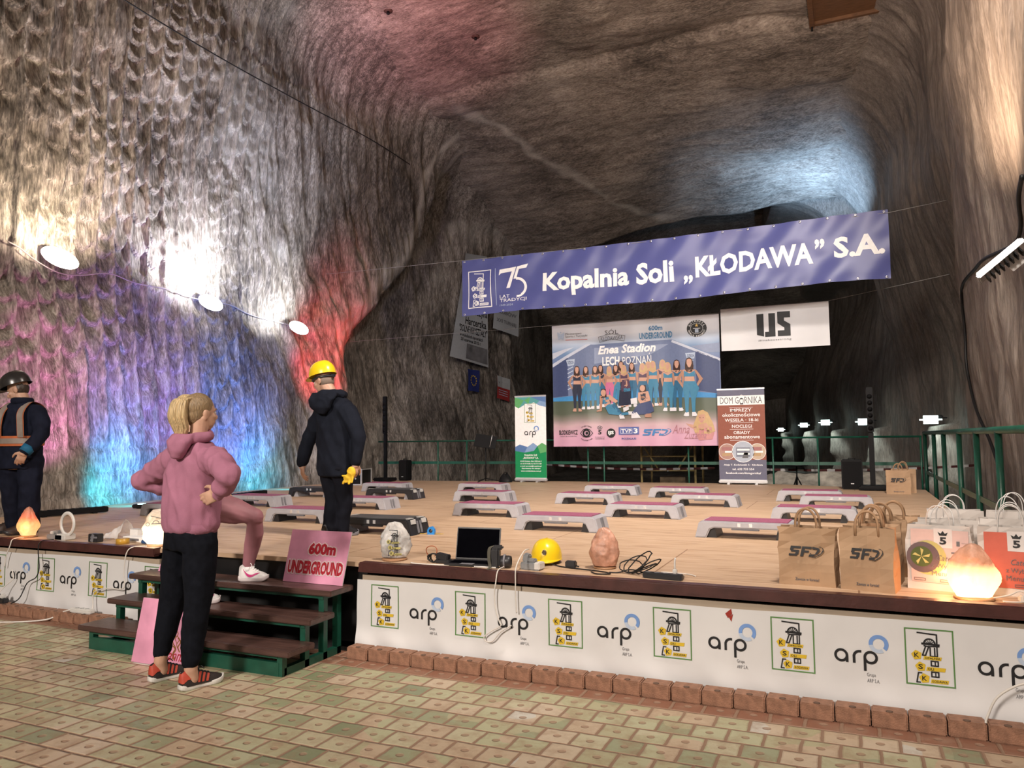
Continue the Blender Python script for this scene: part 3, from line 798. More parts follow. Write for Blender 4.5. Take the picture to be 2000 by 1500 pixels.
# ------------------------------------------------------------------ aerobic step benches
M_grey = mat('grey_plastic', (0.34, 0.335, 0.365), 0.38, vary=0.06)
M_dgrey = mat('dark_grey_rubber', (0.16, 0.16, 0.18), 0.6)
M_plum = mat('plum_rubber_mat', (0.27, 0.075, 0.14), 0.75, vary=0.15, scale=60, bump=0.4, bscale=300)
M_blackpl = mat('black_plastic', (0.018, 0.018, 0.021), 0.4)
M_topblack = mat('charcoal_rubber_mat', (0.06, 0.06, 0.062), 0.6, bump=0.3, bscale=300)
M_silver = mat('silver_tape', (0.75, 0.76, 0.78), 0.25, 0.6, vary=0.05)
M_lgrey = mat('pale_grey_tape', (0.45, 0.45, 0.44), 0.5)
def step_bench(dark):
    t = thing('aerobic_step', None, None)
    L, D, H = 0.44, 0.19, 0.15
    body, insert, top, stripe = (M_blackpl, M_grey, M_topblack, M_dgrey) if dark else (M_grey, M_blackpl, M_plum, M_dgrey)
    prof = [(-L, 0), (-L + 0.035, H - 0.02), (-L + 0.055, H - 0.004), (-L + 0.08, H), (L - 0.08, H), (L - 0.055, H - 0.004), (L - 0.035, H - 0.02), (L, 0), (L - 0.10, 0), (L - 0.135, 0.075), (L - 0.17, 0.09), (-L + 0.17, 0.09), (-L + 0.135, 0.075), (-L + 0.10, 0)]
    Mx = Matrix(((1, 0, 0, 0), (0, 0, 1, 0), (0, 1, 0, 0), (0, 0, 0, 1)))
    mb = MB(); b = len(mb.v)
    mb.prism(prof, -D, D, 0, Mx)
    me = mb.mesh('platform', body)
    bm = bmesh.new(); bm.from_mesh(me)
    bmesh.ops.recalc_face_normals(bm, faces=bm.faces[:])
    bmesh.ops.bevel(bm, geom=[e for e in bm.edges if abs(e.verts[0].co.y) > D - 1e-4 and abs(e.verts[1].co.y) > D - 1e-4 and abs(e.verts[0].co.y - e.verts[1].co.y) < 1e-4], offset=0.010, segments=2, affect='EDGES')
    bm.to_mesh(me); bm.free()
    link('platform', me, t)
    mb = MB(); mb.box((0, 0, H + 0.002), (2 * L - 0.16, 2 * D - 0.05, 0.008), bev=0.003); mb.build('top_mat', top, t)
    for s in (-1, 1):
        for y in (-0.028, 0.028):
            mb = MB(); mb.box((s * (L - 0.0155), y, H / 2 - 0.004), (0.006, 0.030, H - 0.035), M=Matrix.Rotation(-s * 0.23, 3, 'Y')); mb.build('end_stripe', stripe, t)
        if dark:
            for y in (-0.10, 0.10):
                mb = MB(); mb.box((s * (L - 0.070), y, H + 0.003), (0.05, 0.085, 0.006)); mb.box((s * (L - 0.027), y, H - 0.026), (0.008, 0.085, 0.045), M=Matrix.Rotation(-s * 0.23, 3, 'Y')); mb.build('corner_pad', M_lgrey, t)
        mb = MB(); mb.prism([(-0.06, 0), (0.05, 0), (0.03, 0.085), (-0.04, 0.085)], -0.15, 0.15, 0, Matrix.Translation((s * (L - 0.13), 0, 0)) @ Matrix(((s, 0, 0, 0), (0, 0, 1, 0), (0, 1, 0, 0), (0, 0, 0, 1))))
        mb.build('riser', insert, t)
        mb = MB(); mb.box((s * 0.035 * (1 if dark else 1.4), -D - 0.0005, 0.122), (0.028, 0.004, 0.035)); mb.build('reflector', M_silver, t)
    mb = MB(); mb.box((0, -D + 0.02, 0.083), (0.24, 0.03, 0.016), bev=0.005); mb.build('grip_lip', M_dgrey if not dark else M_blackpl, t)
    return t
sg, sd = step_bench(False), step_bench(True)
ug = ud = False
BENCH = [(-7.62, 11.60, 0, 'grey aerobic step in the far row directly behind a black one'), (-6.56, 10.2, 1, 'black aerobic step on the deck in front of the farthest left grey one'),
 (-6.0, 8.60, 0, 'grey and plum aerobic step just right of the man in the yellow helmet'), (-4.27, 6.40, 1, 'large black aerobic step nearest the front beside the blue tape measure'),
 (-5.82, 11.85, 0, 'rearmost grey aerobic step of the three in line left of the laptop'), (-4.96, 10.12, 0, 'middle grey aerobic step of the three in line left of the laptop'),
 (-3.95, 8.25, 0, 'frontmost grey aerobic step of the three in line above the laptop'), (-2.68, 7.2, 0, 'grey and plum aerobic step just behind the pink unlit salt lamp'),
 (-3.55, 11.9, 0, 'grey aerobic step below the poster, left one of the two far middle steps'), (-3.37, 10.15, 0, 'grey aerobic step in the middle of the deck behind the yellow helmet'),
 (-2.20, 8.65, 0, 'grey aerobic step behind the salt lamp, second row of the centre'), (-2.42, 11.62, 0, 'grey aerobic step in front of the brown roll-up banner, far row'),
 (-1.80, 10.3, 0, 'grey aerobic step near the brown roll-up banner, second from the back'), (-0.57, 11.45, 0, 'farthest right grey aerobic step in front of the right speaker'),
 (-0.22, 10.5, 0, 'grey aerobic step just right and forward of the farthest right one'), (-0.40, 8.8, 0, 'grey aerobic step directly behind the front brown paper bags'),
 (-0.89, 7.2, 0, 'grey and plum aerobic step partly hidden by the first brown paper bag'), (-7.72, 8.5, 0, 'grey aerobic step beside the pink knee at the left of the deck'),
 (-8.08, 10.2, 1, 'black aerobic step under the small cyan lamp near the left wall'), (-5.69, 7.0, 0, 'grey and plum aerobic step just left of the walking man'),
 (-7.72, 7.05, 0, 'grey aerobic step behind the white lit salt lamp')]
for x, y, dk, lab in BENCH:
    if dk: o = copy_tree(sd) if ud else sd; ud = True
    else: o = copy_tree(sg) if ug else sg; ug = True
    o.location = (x, y, ZS + 0.0005); o.rotation_euler = (0, 0, random.uniform(-0.03, 0.03))
    tag(o, lab, 'aerobic step', 'aerobic steps laid out on the stage')
# ------------------------------------------------------------------ hanging banners and roll-ups
M_blue_b = mat('violet_blue_vinyl', (0.078, 0.090, 0.275), 0.38, vary=0.06, scale=2)
M_white_b = mat('white_vinyl', (0.66, 0.66, 0.68), 0.42, vary=0.04, scale=2)
M_rope = plain('thin_rope', (0.35, 0.35, 0.35))
M_eyelet = mat('steel_eyelet', (0.6, 0.6, 0.62), 0.3, 0.9)
def hang(name, label, W, fn, nu, nv, m, edge_pts=None):
    t = thing(name, label, 'banner', fn(W[0], W[2], 0))
    mb = MB(); mb.grid(nu, nv, lambda a, b: fn(W[0] + (W[1] - W[0]) * a, W[2] + (W[3] - W[2]) * b, 0))
    mb.grid(nu, nv, lambda a, b: fn(W[0] + (W[1] - W[0]) * a, W[2] + (W[3] - W[2]) * (1 - b), -0.004))
    part(mb, 'cloth', m, t)
    return t
# long blue banner
BX0, BX1, BZ0, BZ1 = -7.35, 0.69, 4.12, 5.30
def blue_fn(u, v, o=0.0):
    a = (u - BX0) / (BX1 - BX0); b = (v - BZ0) / (BZ1 - BZ0)
    sag = 0.035 * math.sin(math.pi * a) * (0.3 + 0.7 * b) - 0.03 * a
    c = u + 0.75 * (1 - b)            # folds run diagonally down from the eyelets
    w = 0.018 * math.sin(2 * math.pi * (u * 0.55 + (1 - b) * 0.9)) + 0.014 * math.sin(2 * math.pi * (c / 0.62)) * (0.35 + 0.65 * abs(2 * b - 1)) + 0.02 * float(fbm(u * 1.3, v * 2.2, 0, 2, 111))
    return (u, 14.0 + w - o, v - sag + 0.03 * (1 - b) * math.sin(a * 9))
bb = hang('hanging_banner', 'long violet blue banner with large white lettering strung high across the chamber', (BX0, BX1, BZ0, BZ1), blue_fn, 270, 30, M_blue_b)
ink = Ink(blue_fn, 0.08)
for s, bx in (('Kopalnia', (-5.53, 4.36, -3.77, 4.86)), ('Soli', (-3.63, 4.46, -2.91, 4.88)), ('„', (-2.74, 4.39, -2.57, 4.56)), ('KŁODAWA', (-2.52, 4.49, -0.50, 4.885)), ('”', (-0.47, 4.74, -0.31, 4.92)), ('S.A.', (-0.17, 4.535, 0.62, 4.92))):
    ink.text(s, *bx, P_white, 0.035)
adopt(ink.build('lettering', None, 0.004), bb)
ink = Ink(blue_fn, 0.08)
headframe(ink, -7.20, 4.26, 0.53, 0.79, P_white, P_white, P_white, M_blue_b, 0.035)
ink.rect(-6.575, 4.28, -6.565, 5.06, P_pale)
ink.poly([(-6.47, 5.02), (-6.10, 5.05), (-6.26, 4.62), (-6.34, 4.62), (-6.20, 4.96), (-6.44, 4.94), (-6.49, 4.90)], P_white)
ink.poly([(-6.08, 5.05), (-5.84, 5.09), (-5.88, 5.01), (-6.06, 4.99)], P_white)
ink.poly([(-6.08, 5.05), (-6.02, 5.05), (-6.11, 4.80), (-6.17, 4.80)], P_white)
ink.ring(-6.10, 4.62, 0.155, 0.21, P_white, -62, 95)
ink.ring(-6.10, 4.62, 0.17, 0.21, P_white, -95, -62)
ink.text('LAT', -6.49, 4.415, -6.27, 4.485, P_white, 0.0)
ink.text('TRADYCJI', -6.49, 4.31, -5.89, 4.40, P_white, 0.0)
ink.text('1949-2024', -6.49, 4.245, -6.20, 4.285, P_pale)
adopt(ink.build('anniversary_emblem', None, 0.004), bb)
for k in range(19):
    x = BX0 + 0.06 + k * (BX1 - BX0 - 0.12) / 18
    for v in (BZ1 - 0.03, BZ0 + 0.03):
        mb = MB(); mb.lathe([(0.012, 0), (0.022, 0.004), (0.022, 0.008), (0.012, 0.008)], 10, 0, blue_fn(x, v, 0.006), Matrix.Rotation(math.pi / 2, 3, 'X'), cap=False); part(mb, 'eyelet', M_eyelet, bb)
def wire(label, pts, r=0.005, name='wire', m=None, cat='wire'):
    t = MB().tube(pts, r, 6).build(name, m or M_rope)
    return tag(t, label, cat)
wire('thin wire holding up the long blue banner across the chamber', [(-11.0, 14.2, 5.42), (BX0, 14.01, 5.31), (-3.3, 14.01, 5.255), (BX1, 14.01, 5.27), (1.55, 14.0, 5.36)], 0.004)

# picture poster of the fitness group
PX0, PX1, PZ0, PZ1 = -5.82, -2.31, 1.385, 3.97
def poster_fn(u, v, o=0.0):
    b = (v - PZ0) / (PZ1 - PZ0)
    w = 0.018 * math.sin(u * 5.2 + b * 1.2) + 0.010 * math.sin(u * 13 + 1.0) * (1 - 0.6 * b) + 0.012 * float(fbm(u * 1.2, v * 0.8, 0, 2, 121))
    return (u, 15.21 + w - o, v)
def poster_mat():
    m, nt, b = base_mat('group_photo_print')
    ge = nn(nt, 'ShaderNodeNewGeometry'); sp = nn(nt, 'ShaderNodeSeparateXYZ'); nt.links.new(ge.outputs['Position'], sp.inputs[0])
    no = nn(nt, 'ShaderNodeTexNoise'); no.inputs['Scale'].default_value = 2.0; no.inputs['Detail'].default_value = 4; nt.links.new(ge.outputs['Position'], no.inputs['Vector'])
    f = math_n(nt, 'ADD', math_n(nt, 'DIVIDE', math_n(nt, 'SUBTRACT', sp.outputs['Z'], PZ0), PZ1 - PZ0), math_n(nt, 'MULTIPLY', math_n(nt, 'SUBTRACT', no.outputs['Fac'], 0.5), 0.05))
    r = ramp(nt, [(0.0, (0.60, 0.33, 0.46)), (0.09, (0.62, 0.36, 0.48)), (0.17, (0.55, 0.38, 0.42)), (0.22, (0.25, 0.22, 0.20)), (0.27, (0.10, 0.12, 0.085)), (0.40, (0.075, 0.10, 0.07)), (0.46, (0.09, 0.14, 0.27)), (0.66, (0.13, 0.17, 0.34)), (0.76, (0.16, 0.27, 0.46)), (0.83, (0.42, 0.50, 0.64)), (0.90, (0.66, 0.67, 0.72)), (1.0, (0.68, 0.68, 0.72))])
    nt.links.new(f, r.inputs[0]); nt.links.new(r.outputs[0], b.inputs['Base Color']); b.inputs['Roughness'].default_value = 0.42
    return m
po = hang('picture_poster', 'large printed poster of a group of women in blue sportswear hanging over the stage back', (PX0, PX1, PZ0, PZ1), poster_fn, 110, 40, poster_mat())
po['category'] = 'poster'
def pq(x, y):   # layout grid of the printed picture, 1880 x 1460 units
    u = PX0 + (x - 58) / 1880 * (PX1 - PX0); top = 88 - 123 * (x - 58) / 1880; bot = 1451
    return (u, PZ0 + (bot - y) / (bot - top) * (PZ1 - PZ0))
def pqs(*l): return [pq(x, y) for x, y in l]
def ptext(ink, s, x0, y0, x1, y1, m, bold=0.0, shear=0.0):
    a, b = pq(x0, y1), pq(x1, y0 + (y1 - y0) * 0.0)
    h0 = pq((x0 + x1) / 2, y1)[1]; h1 = pq((x0 + x1) / 2, y0)[1]
    ink.text(s, a[0], h0, b[0], h1, m, bold, shear)
c = lambda n, r, g, b: plain('print_' + n, (r, g, b), 0.45)
C_navy, C_slate, C_lead, C_mist, C_turf, C_sky = c('navy', .055, .075, .17), c('slate', .15, .19, .32), c('lead', .26, .31, .45), c('mist', .52, .56, .66), c('turf', .085, .10, .07), c('sky', .06, .26, .55)
C_skin, C_skin2, C_hair, C_blond, C_teal, C_teal2, C_dark, C_shoe, C_pinkp, C_plum = c('skin', .55, .32, .24), c('tan', .42, .23, .16), c('dark_hair', .05, .025, .02), c('blond', .55, .38, .20), c('teal', .06, .22, .36), c('deep_teal', .035, .13, .24), c('charcoal', .03, .035, .06), c('shoe_white', .7, .7, .74), c('pink', .55, .16, .30), c('plum', .10, .06, .10)
ink = Ink(poster_fn, 0.05)
ink.poly(pqs((60, 530), (480, 300), (560, 300), (560, 880), (60, 940)), C_slate)
ink.poly(pqs((560, 300), (1440, 250), (1940, 480), (1940, 880), (1300, 830), (560, 880)), C_slate)
ink.L = 1
ink.poly(pqs((60, 560), (250, 450), (250, 880), (60, 900)), C_navy); ink.poly(pqs((1690, 380), (1930, 490), (1930, 870), (1690, 830)), C_navy)
ink.poly(pqs((560, 340), (1400, 300), (1200, 420), (560, 520)), C_sky if False else C_lead)
ink.poly(pqs((60, 905), (330, 880), (1000, 800), (1300, 810), (1940, 870), (1940, 915), (1300, 905), (420, 940), (60, 945)), C_sky)
ink.poly(pqs((60, 520), (490, 285), (520, 300), (60, 560)), C_mist); ink.poly(pqs((1440, 255), (1940, 470), (1940, 500), (1430, 280)), C_mist)
ink.poly(pqs((60, 400), (230, 350), (330, 330), (60, 470)), C_mist); ink.poly(pqs((1640, 330), (1940, 290), (1940, 400), (1800, 400)), C_lead)
ink.L = 2
for x0, ys in ((240, (465, 840)), (1590, (400, 780))):
    ink.poly(pqs((x0 - 10, ys[0] + 10), (x0 + 95, ys[0]), (x0 + 85, ys[0] + 70), (x0 + 10, ys[0] + 80)), P_pale)
    ink.L = 3; ptext(ink, 'DZEICH', x0 + 10, ys[0] + 22, x0 + 80, ys[0] + 60, C_navy, 0.02); ink.L = 2
    for k in range(6): ink.line(pqs((x0 + 10, ys[0] + 120 + k * 45), (x0 + 70, ys[0] + 90 + k * 45)), 0.02, P_pale)
adopt(ink.build('stadium_picture', None, 0.003, 0.0014), po)
ink = Ink(poster_fn, 0.05)
ptext(ink, 'Enea Stadion', 605, 300, 1262, 400, P_white, 0.035, 0.25)
ptext(ink, 'LECH', 655, 440, 856, 540, P_white, 0.03); ptext(ink, 'POZNAŃ', 890, 405, 1210, 530, P_white)
ptext(ink, 'Ministerstwo', 228, 165, 418, 188, P_grey); ptext(ink, 'Sportu i Turystyki', 228, 192, 485, 222, P_grey)
ink.line(pqs((232, 250), (484, 240)), 0.012, c('red', .6, .12, .10))
for s in (-1, 1): ink.poly(pqs((172, 185), (172 + s * 45, 160), (172 + s * 40, 215), (172 + s * 30, 250), (172, 235)), P_pale)
ink.disc(*pq(170, 163), 0.018, P_pale)
ptext(ink, 'SÓL', 688, 125, 850, 185, P_grey); ptext(ink, 'KŁODAWSKA', 640, 205, 900, 252, P_grey)
ink.line(pqs((612, 215), (770, 180), (928, 205), (915, 265), (770, 240), (625, 275)), 0.008, P_grey, True)
C_label = c('label_blue', .06, .22, .42)
ptext(ink, '600m', 1188, 88, 1338, 145, C_label, 0.03); ptext(ink, 'UNDERGROUND', 1085, 165, 1445, 238, C_label, 0.03)
gx, gy = pq(1708, 130); ink.disc(gx, gy, 0.195, P_black, 0.87); ink.L = 1
ink.ring(gx, gy, 0.118, 0.124, P_white, 0, 360, 24, 0.87)
ink.poly([(gx + (0.04 if k % 2 == 0 else 0.016) * math.sin(math.pi * k / 5), gy + 0.06 + (0.04 if k % 2 == 0 else 0.016) * math.cos(math.pi * k / 5)) for k in range(10)], c('gold', .75, .5, .12))
ink.rect(gx - .07, gy - .005, gx + .07, gy + .008, P_white); ink.rect(gx - .035, gy - .085, gx + .035, gy - .015, P_pale)
def arc_text(ink, s, cx, cy, r, a0, a1, h, m, up=True):
    for i, ch in enumerate(s):
        if ch == ' ': continue
        t = math.radians(a0 + (a1 - a0) * (i + .5) / len(s))
        vs, fs, a, b, cc, d = text_geo(ch, 0.02)
        k = h / 0.73; rot = t - math.pi / 2 if up else t + math.pi / 2
        co, si = math.cos(rot), math.sin(rot)
        px, py = cx + r * math.cos(t), cy + r * math.sin(t)
        ink.raw([(px + ((p[0] - (a + b) / 2) * k) * co - ((p[1] - .36) * k) * si, py + ((p[0] - (a + b) / 2) * k) * si + ((p[1] - .36) * k) * co) for p in vs], fs, m)
arc_text(ink, 'GUINNESS', gx, gy, .152, 165, 15, .035, P_white); arc_text(ink, 'WORLD RECORDS', gx, gy, .155, 190, 350, .032, P_white, False)
ink.L = 0
ptext(ink, 'SŁODKIEWICZ', 128, 1268, 356, 1318, P_black, 0.02); ptext(ink, 'DOM & OGRÓD', 140, 1328, 345, 1342, P_grey)
ex, ey = pq(463, 1303); ink.ring(ex, ey, .05, .085, P_black); ink.disc(ex + .01, ey, .03, P_black)
ink.line([(ex - .135, ey), (ex - .07, ey + .075), (ex, ey + .095), (ex + .07, ey + .075), (ex + .135, ey), (ex + .07, ey - .07), (ex, ey - .085), (ex - .07, ey - .07)], .012, P_black, True)
arc_text(ink, 'SPORTOWA', ex, ey - .05, .20, 125, 55, .026, P_black); arc_text(ink, 'PERSPEKTYWA', ex, ey + .05, .20, 232, 308, .024, P_black, False)
fx, fy = pq(612, 1290); ink.text('5', fx - .035, fy - .05, fx + .035, fy + .04, P_black, 0.03)
ink.ring(fx - .03, fy + .09, .018, .026, P_grey); ink.ring(fx + .03, fy + .09, .018, .026, P_grey); ink.ring(fx, fy + .105, .02, .028, P_grey); ink.rect(fx - .035, fy + .055, fx + .035, fy + .062, P_grey)
ptext(ink, 'POSIŁKÓW', 560, 1340, 668, 1352, P_grey); ptext(ink, 'DZIENNIE', 566, 1360, 664, 1372, P_grey)
ux, uy = pq(740, 1303); ink.disc(ux, uy, .095, P_black); ink.L = 1; ink.text('IJS', ux - .06, uy - .045, ux + .06, uy + .045, P_white, 0.04); ink.L = 0
a = pq(826, 1322); b = pq(1060, 1235); ink.rect(a[0], a[1], b[0], b[1], c('violet', .10, .14, .38)); ink.L = 1
x0, x1 = pq(848, 0)[0], pq(985, 0)[0]; y0, y1 = pq(900, 1308)[1], pq(900, 1250)[1]; ink.frame(x0, y0, x1, y1, .006, P_white)
ptext(ink, 'TVP', 856, 1260, 976, 1302, P_white, 0.02); ptext(ink, '3', 1000, 1250, 1045, 1308, P_white, 0.03); ink.L = 0
ptext(ink, 'POZNAŃ', 858, 1350, 1026, 1378, c('violet', .10, .14, .38), 0.02)
def sfd(ink, x, y, w, h, m, bg=None):
    """slanted block letters with a swoosh, in a w x h box"""
    X = lambda a, b: (x + a * w, y + b * h)
    t = lambda pts: ink.poly([X(*p) for p in pts], m)
    for pts in ([(.06, .98), (.37, .98), (.355, .76), (.10, .76)], [(.06, .98), (.16, .90), (.11, .50), (.03, .60)], [(.05, .62), (.29, .62), (.27, .42), (.06, .42)], [(.22, .60), (.31, .60), (.28, .20), (.18, .16)], [(.0, .24), (.26, .24), (.24, .04), (-.01, .04)],
                [(.40, .98), (.68, .98), (.665, .77), (.385, .77)], [(.385, .80), (.475, .80), (.42, .02), (.33, .02)], [(.40, .60), (.60, .60), (.585, .40), (.39, .40)],
                [(.70, .98), (.88, .90), (.87, .72), (.69, .77)], [(.88, .90), (.92, .70), (.84, .30), (.76, .25), (.83, .62)], [(.60, .24), (.80, .30), (.72, .04), (.58, .02)]):
        t(pts)
    t([(.86, 1.0), (.97, .96), (1.0, .72), (.94, .40), (.80, .10), (.66, -.06), (.78, -.02), (.93, .26), (1.03, .62), (1.0, .92), (.93, 1.04)])
    t([(.62, .38), (.66, .38), (.66, .30), (.62, .30)])
a = pq(1100, 1336); b = pq(1400, 1258); sfd(ink, a[0], a[1], b[0] - a[0], b[1] - a[1], c('logo_blue', .07, .22, .48))
C_script = c('script', .42, .20, .24)
ptext(ink, 'Anna', 1420, 1215, 1605, 1312, C_script, 0.0, 0.35); ptext(ink, 'Zuzanna', 1545, 1290, 1780, 1372, C_script, 0.0, 0.35)
adopt(ink.build('lettering', None, 0.013, 0.0012), po)
# the printed women
ink = Ink(poster_fn, 0.05)
def figure(xc, yh, yf, hair, top, legs, L, lean=0.0, arms=1, hip_out=0):
    """standing figure of the print: head top at yh, shoes at yf"""
    H = yf - yh; w = H * 0.070; S = lambda a, b: pq(xc + a * w + lean * (b - .0) * H * .1, yh + b * H)
    P = lambda *l: [S(*p) for p in l]
    ink.L = L
    ink.poly(P((-.45, .002), (0, -.008), (.45, .002), (.78, .035), (.98, .12), (.95, .20), (.6, .24), (-.6, .24), (-.95, .20), (-.98, .12), (-.78, .035)), hair)
    for s in (-1, 1):
        ink.poly(P((s * 1.1, .19), (s * 1.75, .22), (s * (2.0 if arms != 2 else 3.1), .36), (s * (1.5 if arms else 2.4), .53), (s * (1.1 if arms else 2.0), .52), (s * (1.4 if arms != 2 else 2.2), .37)), C_skin2)
    ink.poly(P((-1.5, .20), (1.5, .20), (1.1, .33), (1.25, .45), (-1.25, .45), (-1.1, .33)), C_skin)
    ink.L += 1
    ink.poly(P((-.55, .03), (0, .012), (.55, .03), (.6, .09), (.3, .15), (0, .165), (-.3, .15), (-.6, .09)), C_skin)
    ink.poly(P((-1.25, .215), (-.7, .24), (0, .265), (.7, .24), (1.25, .215), (1.25, .32), (-1.25, .32)), top)
    ink.poly(P((-1.25, .40), (1.25, .40), (1.7 + hip_out, .52), (1.25, .72), (1.1, .94), (.45, .94), (.25, .70), (0, .55), (-.25, .70), (-.45, .94), (-1.1, .94), (-1.25, .72), (-1.6, .52)), legs)
    for s in (-1, 1): ink.poly(P((s * .35, .93), (s * 1.2, .93), (s * 1.6, .985), (s * 1.3, 1.0), (s * .35, 1.0)), C_shoe if legs != C_dark else C_skin)
for args in ((632, 535, 1010, C_hair, C_dark, C_teal2, 3), (872, 495, 1000, C_hair, C_plum, C_teal2, 3), (995, 512, 1010, C_hair, C_teal, C_teal2, 3, 0, 0), (1175, 500, 1010, C_blond, C_plum, C_dark, 3), (1330, 480, 1000, C_blond, C_plum, C_dark, 3),
             (465, 550, 1035, C_hair, C_teal, C_teal, 5), (570, 545, 1030, C_hair, C_teal, C_teal, 5), (810, 535, 1020, C_hair, C_teal, C_teal, 5), (903, 540, 1010, C_blond, C_plum, C_dark, 5), (1112, 520, 1020, C_blond, C_plum, C_teal2, 5), (1225, 495, 1000, C_blond, C_teal, C_teal, 5), (1485, 485, 1060, C_hair, C_teal2, C_teal2, 5),
             (360, 548, 1060, C_hair, C_dark, C_dark, 7, 0, 2), (735, 552, 1000, C_blond, C_skin2, C_pinkp, 7, 0, 2), (1385, 510, 1060, C_blond, C_teal, C_teal, 7), (1620, 465, 1120, C_hair, C_teal, C_teal, 7, 0, 2, .5)):
    figure(*args)
ink.L = 9   # two seated in front, one behind them on a dark block
ink.poly(pqs((850, 820), (980, 830), (985, 985), (830, 1000)), C_dark)
ink.poly(pqs((880, 705), (960, 700), (985, 820), (860, 840)), C_plum); ink.poly(pqs((870, 800), (975, 800), (970, 835), (875, 840)), C_teal)
ink.poly(pqs((905, 712), (940, 712), (945, 770), (922, 792), (902, 770)), C_skin)
ink.L = 11
ink.poly(pqs((640, 805), (690, 805), (700, 900), (625, 910)), C_hair); ink.poly(pqs((620, 880), (655, 890), (640, 1055), (585, 1065), (580, 1050), (615, 1040)), C_skin2)
ink.poly(pqs((650, 890), (735, 870), (830, 945), (800, 965), (730, 930), (745, 985), (675, 1010)), C_skin); ink.poly(pqs((648, 905), (720, 890), (735, 950), (670, 985)), C_teal)
ink.poly(pqs((675, 1000), (745, 970), (860, 1075), (950, 1070), (960, 1095), (870, 1105), (720, 1090)), C_teal); ink.poly(pqs((740, 985), (790, 970), (880, 1085), (850, 1100)), C_teal2)
ink.poly(pqs((835, 1095), (880, 1085), (905, 1140), (845, 1145)), C_shoe); ink.poly(pqs((945, 1060), (1010, 1065), (1020, 1095), (950, 1100)), C_shoe); ink.poly(pqs((885, 1020), (950, 1000), (955, 1040), (890, 1070)), C_shoe); ink.poly(pqs((975, 920), (1045, 905), (1050, 975), (980, 980)), C_shoe)
ink.poly(pqs((1080, 770), (1145, 765), (1150, 840), (1075, 850)), C_hair); ink.poly(pqs((1060, 850), (1170, 835), (1195, 940), (1080, 975), (1055, 930)), C_skin)
ink.poly(pqs((1085, 860), (1150, 850), (1165, 940), (1085, 945)), C_dark); ink.poly(pqs((1060, 975), (1200, 945), (1230, 1060), (1160, 1095), (1030, 1100), (985, 1080)), C_charc if False else C_navy)
ink.poly(pqs((980, 1100), (1040, 1070), (1085, 1135), (980, 1140)), C_shoe); ink.poly(pqs((1125, 1090), (1200, 1085), (1200, 1130), (1130, 1130)), C_skin2)
ink.L = 12
ink.disc(*pq(662, 850), .055, C_skin, 1.25); ink.disc(*pq(1107, 802), .052, C_skin, 1.25)
adopt(ink.build('printed_group', None, 0.013, 0.0010), po)
# small drawn portrait in the corner
ink = Ink(poster_fn, 0.05); ink.L = 3
ink.poly(pqs((1700, 1065), (1750, 1050), (1800, 1080), (1850, 1200), (1870, 1290), (1810, 1320), (1660, 1310), (1640, 1230), (1680, 1130)), C_blond)
ink.poly(pqs((1690, 1240), (1830, 1240), (1860, 1310), (1840, 1380), (1700, 1390), (1670, 1320)), c('rose', .55, .26, .26)); ink.poly(pqs((1570, 1200), (1640, 1215), (1690, 1240), (1680, 1275), (1610, 1240)), C_skin)
ink.L = 5; ink.poly(pqs((1700, 1110), (1765, 1095), (1775, 1150), (1735, 1205), (1705, 1170)), C_skin); ink.poly(pqs((1700, 1215), (1780, 1195), (1820, 1250), (1700, 1260)), C_skin)
ink.L = 6
for x in (1718, 1752): ink.disc(*pq(x, 1138), .009, P_black, .7)
ink.line(pqs((1722, 1180), (1748, 1176)), .006, C_pinkp)
adopt(ink.build('drawn_portrait', None, 0.008, 0.0010), po)

# white banner with block letters
UX0, UX1, UZ0, UZ1 = -2.27, -0.31, 3.225, 4.05
us_fn = lambda u, v, o=0.0: (u, 15.2 + 0.012 * math.sin(u * 6) - o, v)
ub = hang('hanging_banner', 'small white banner with black block letters hanging right of the big poster', (UX0, UX1, UZ0, UZ1), us_fn, 40, 8, M_white_b)
ink = Ink(us_fn, 0.12)
for pts in ([(-1.60, 3.90), (-1.47, 3.90), (-1.47, 3.46), (-1.60, 3.50)], [(-1.38, 3.90), (-1.26, 3.90), (-1.26, 3.45), (-1.45, 3.45), (-1.45, 3.55), (-1.38, 3.55)],
            [(-1.22, 3.92), (-0.99, 3.92), (-0.99, 3.80), (-1.10, 3.80), (-1.10, 3.745), (-0.99, 3.67), (-0.99, 3.45), (-1.22, 3.45), (-1.22, 3.56), (-1.10, 3.56), (-1.10, 3.61), (-1.22, 3.70)]):
    ink.poly(pts, P_black)
ink.text('#makeusstrong', -1.58, 3.36, -0.98, 3.41, P_grey)
adopt(ink.build('lettering', None, 0.004), ub)
wire('thin wire carrying the poster and the small white banner', [(-11.4, 15.6, 4.02), (PX0, 15.22, 3.985), (PX1, 15.22, 3.985), (UX0, 15.22, 4.05), (UX1, 15.22, 4.06), (1.6, 14.6, 4.25)], 0.004)

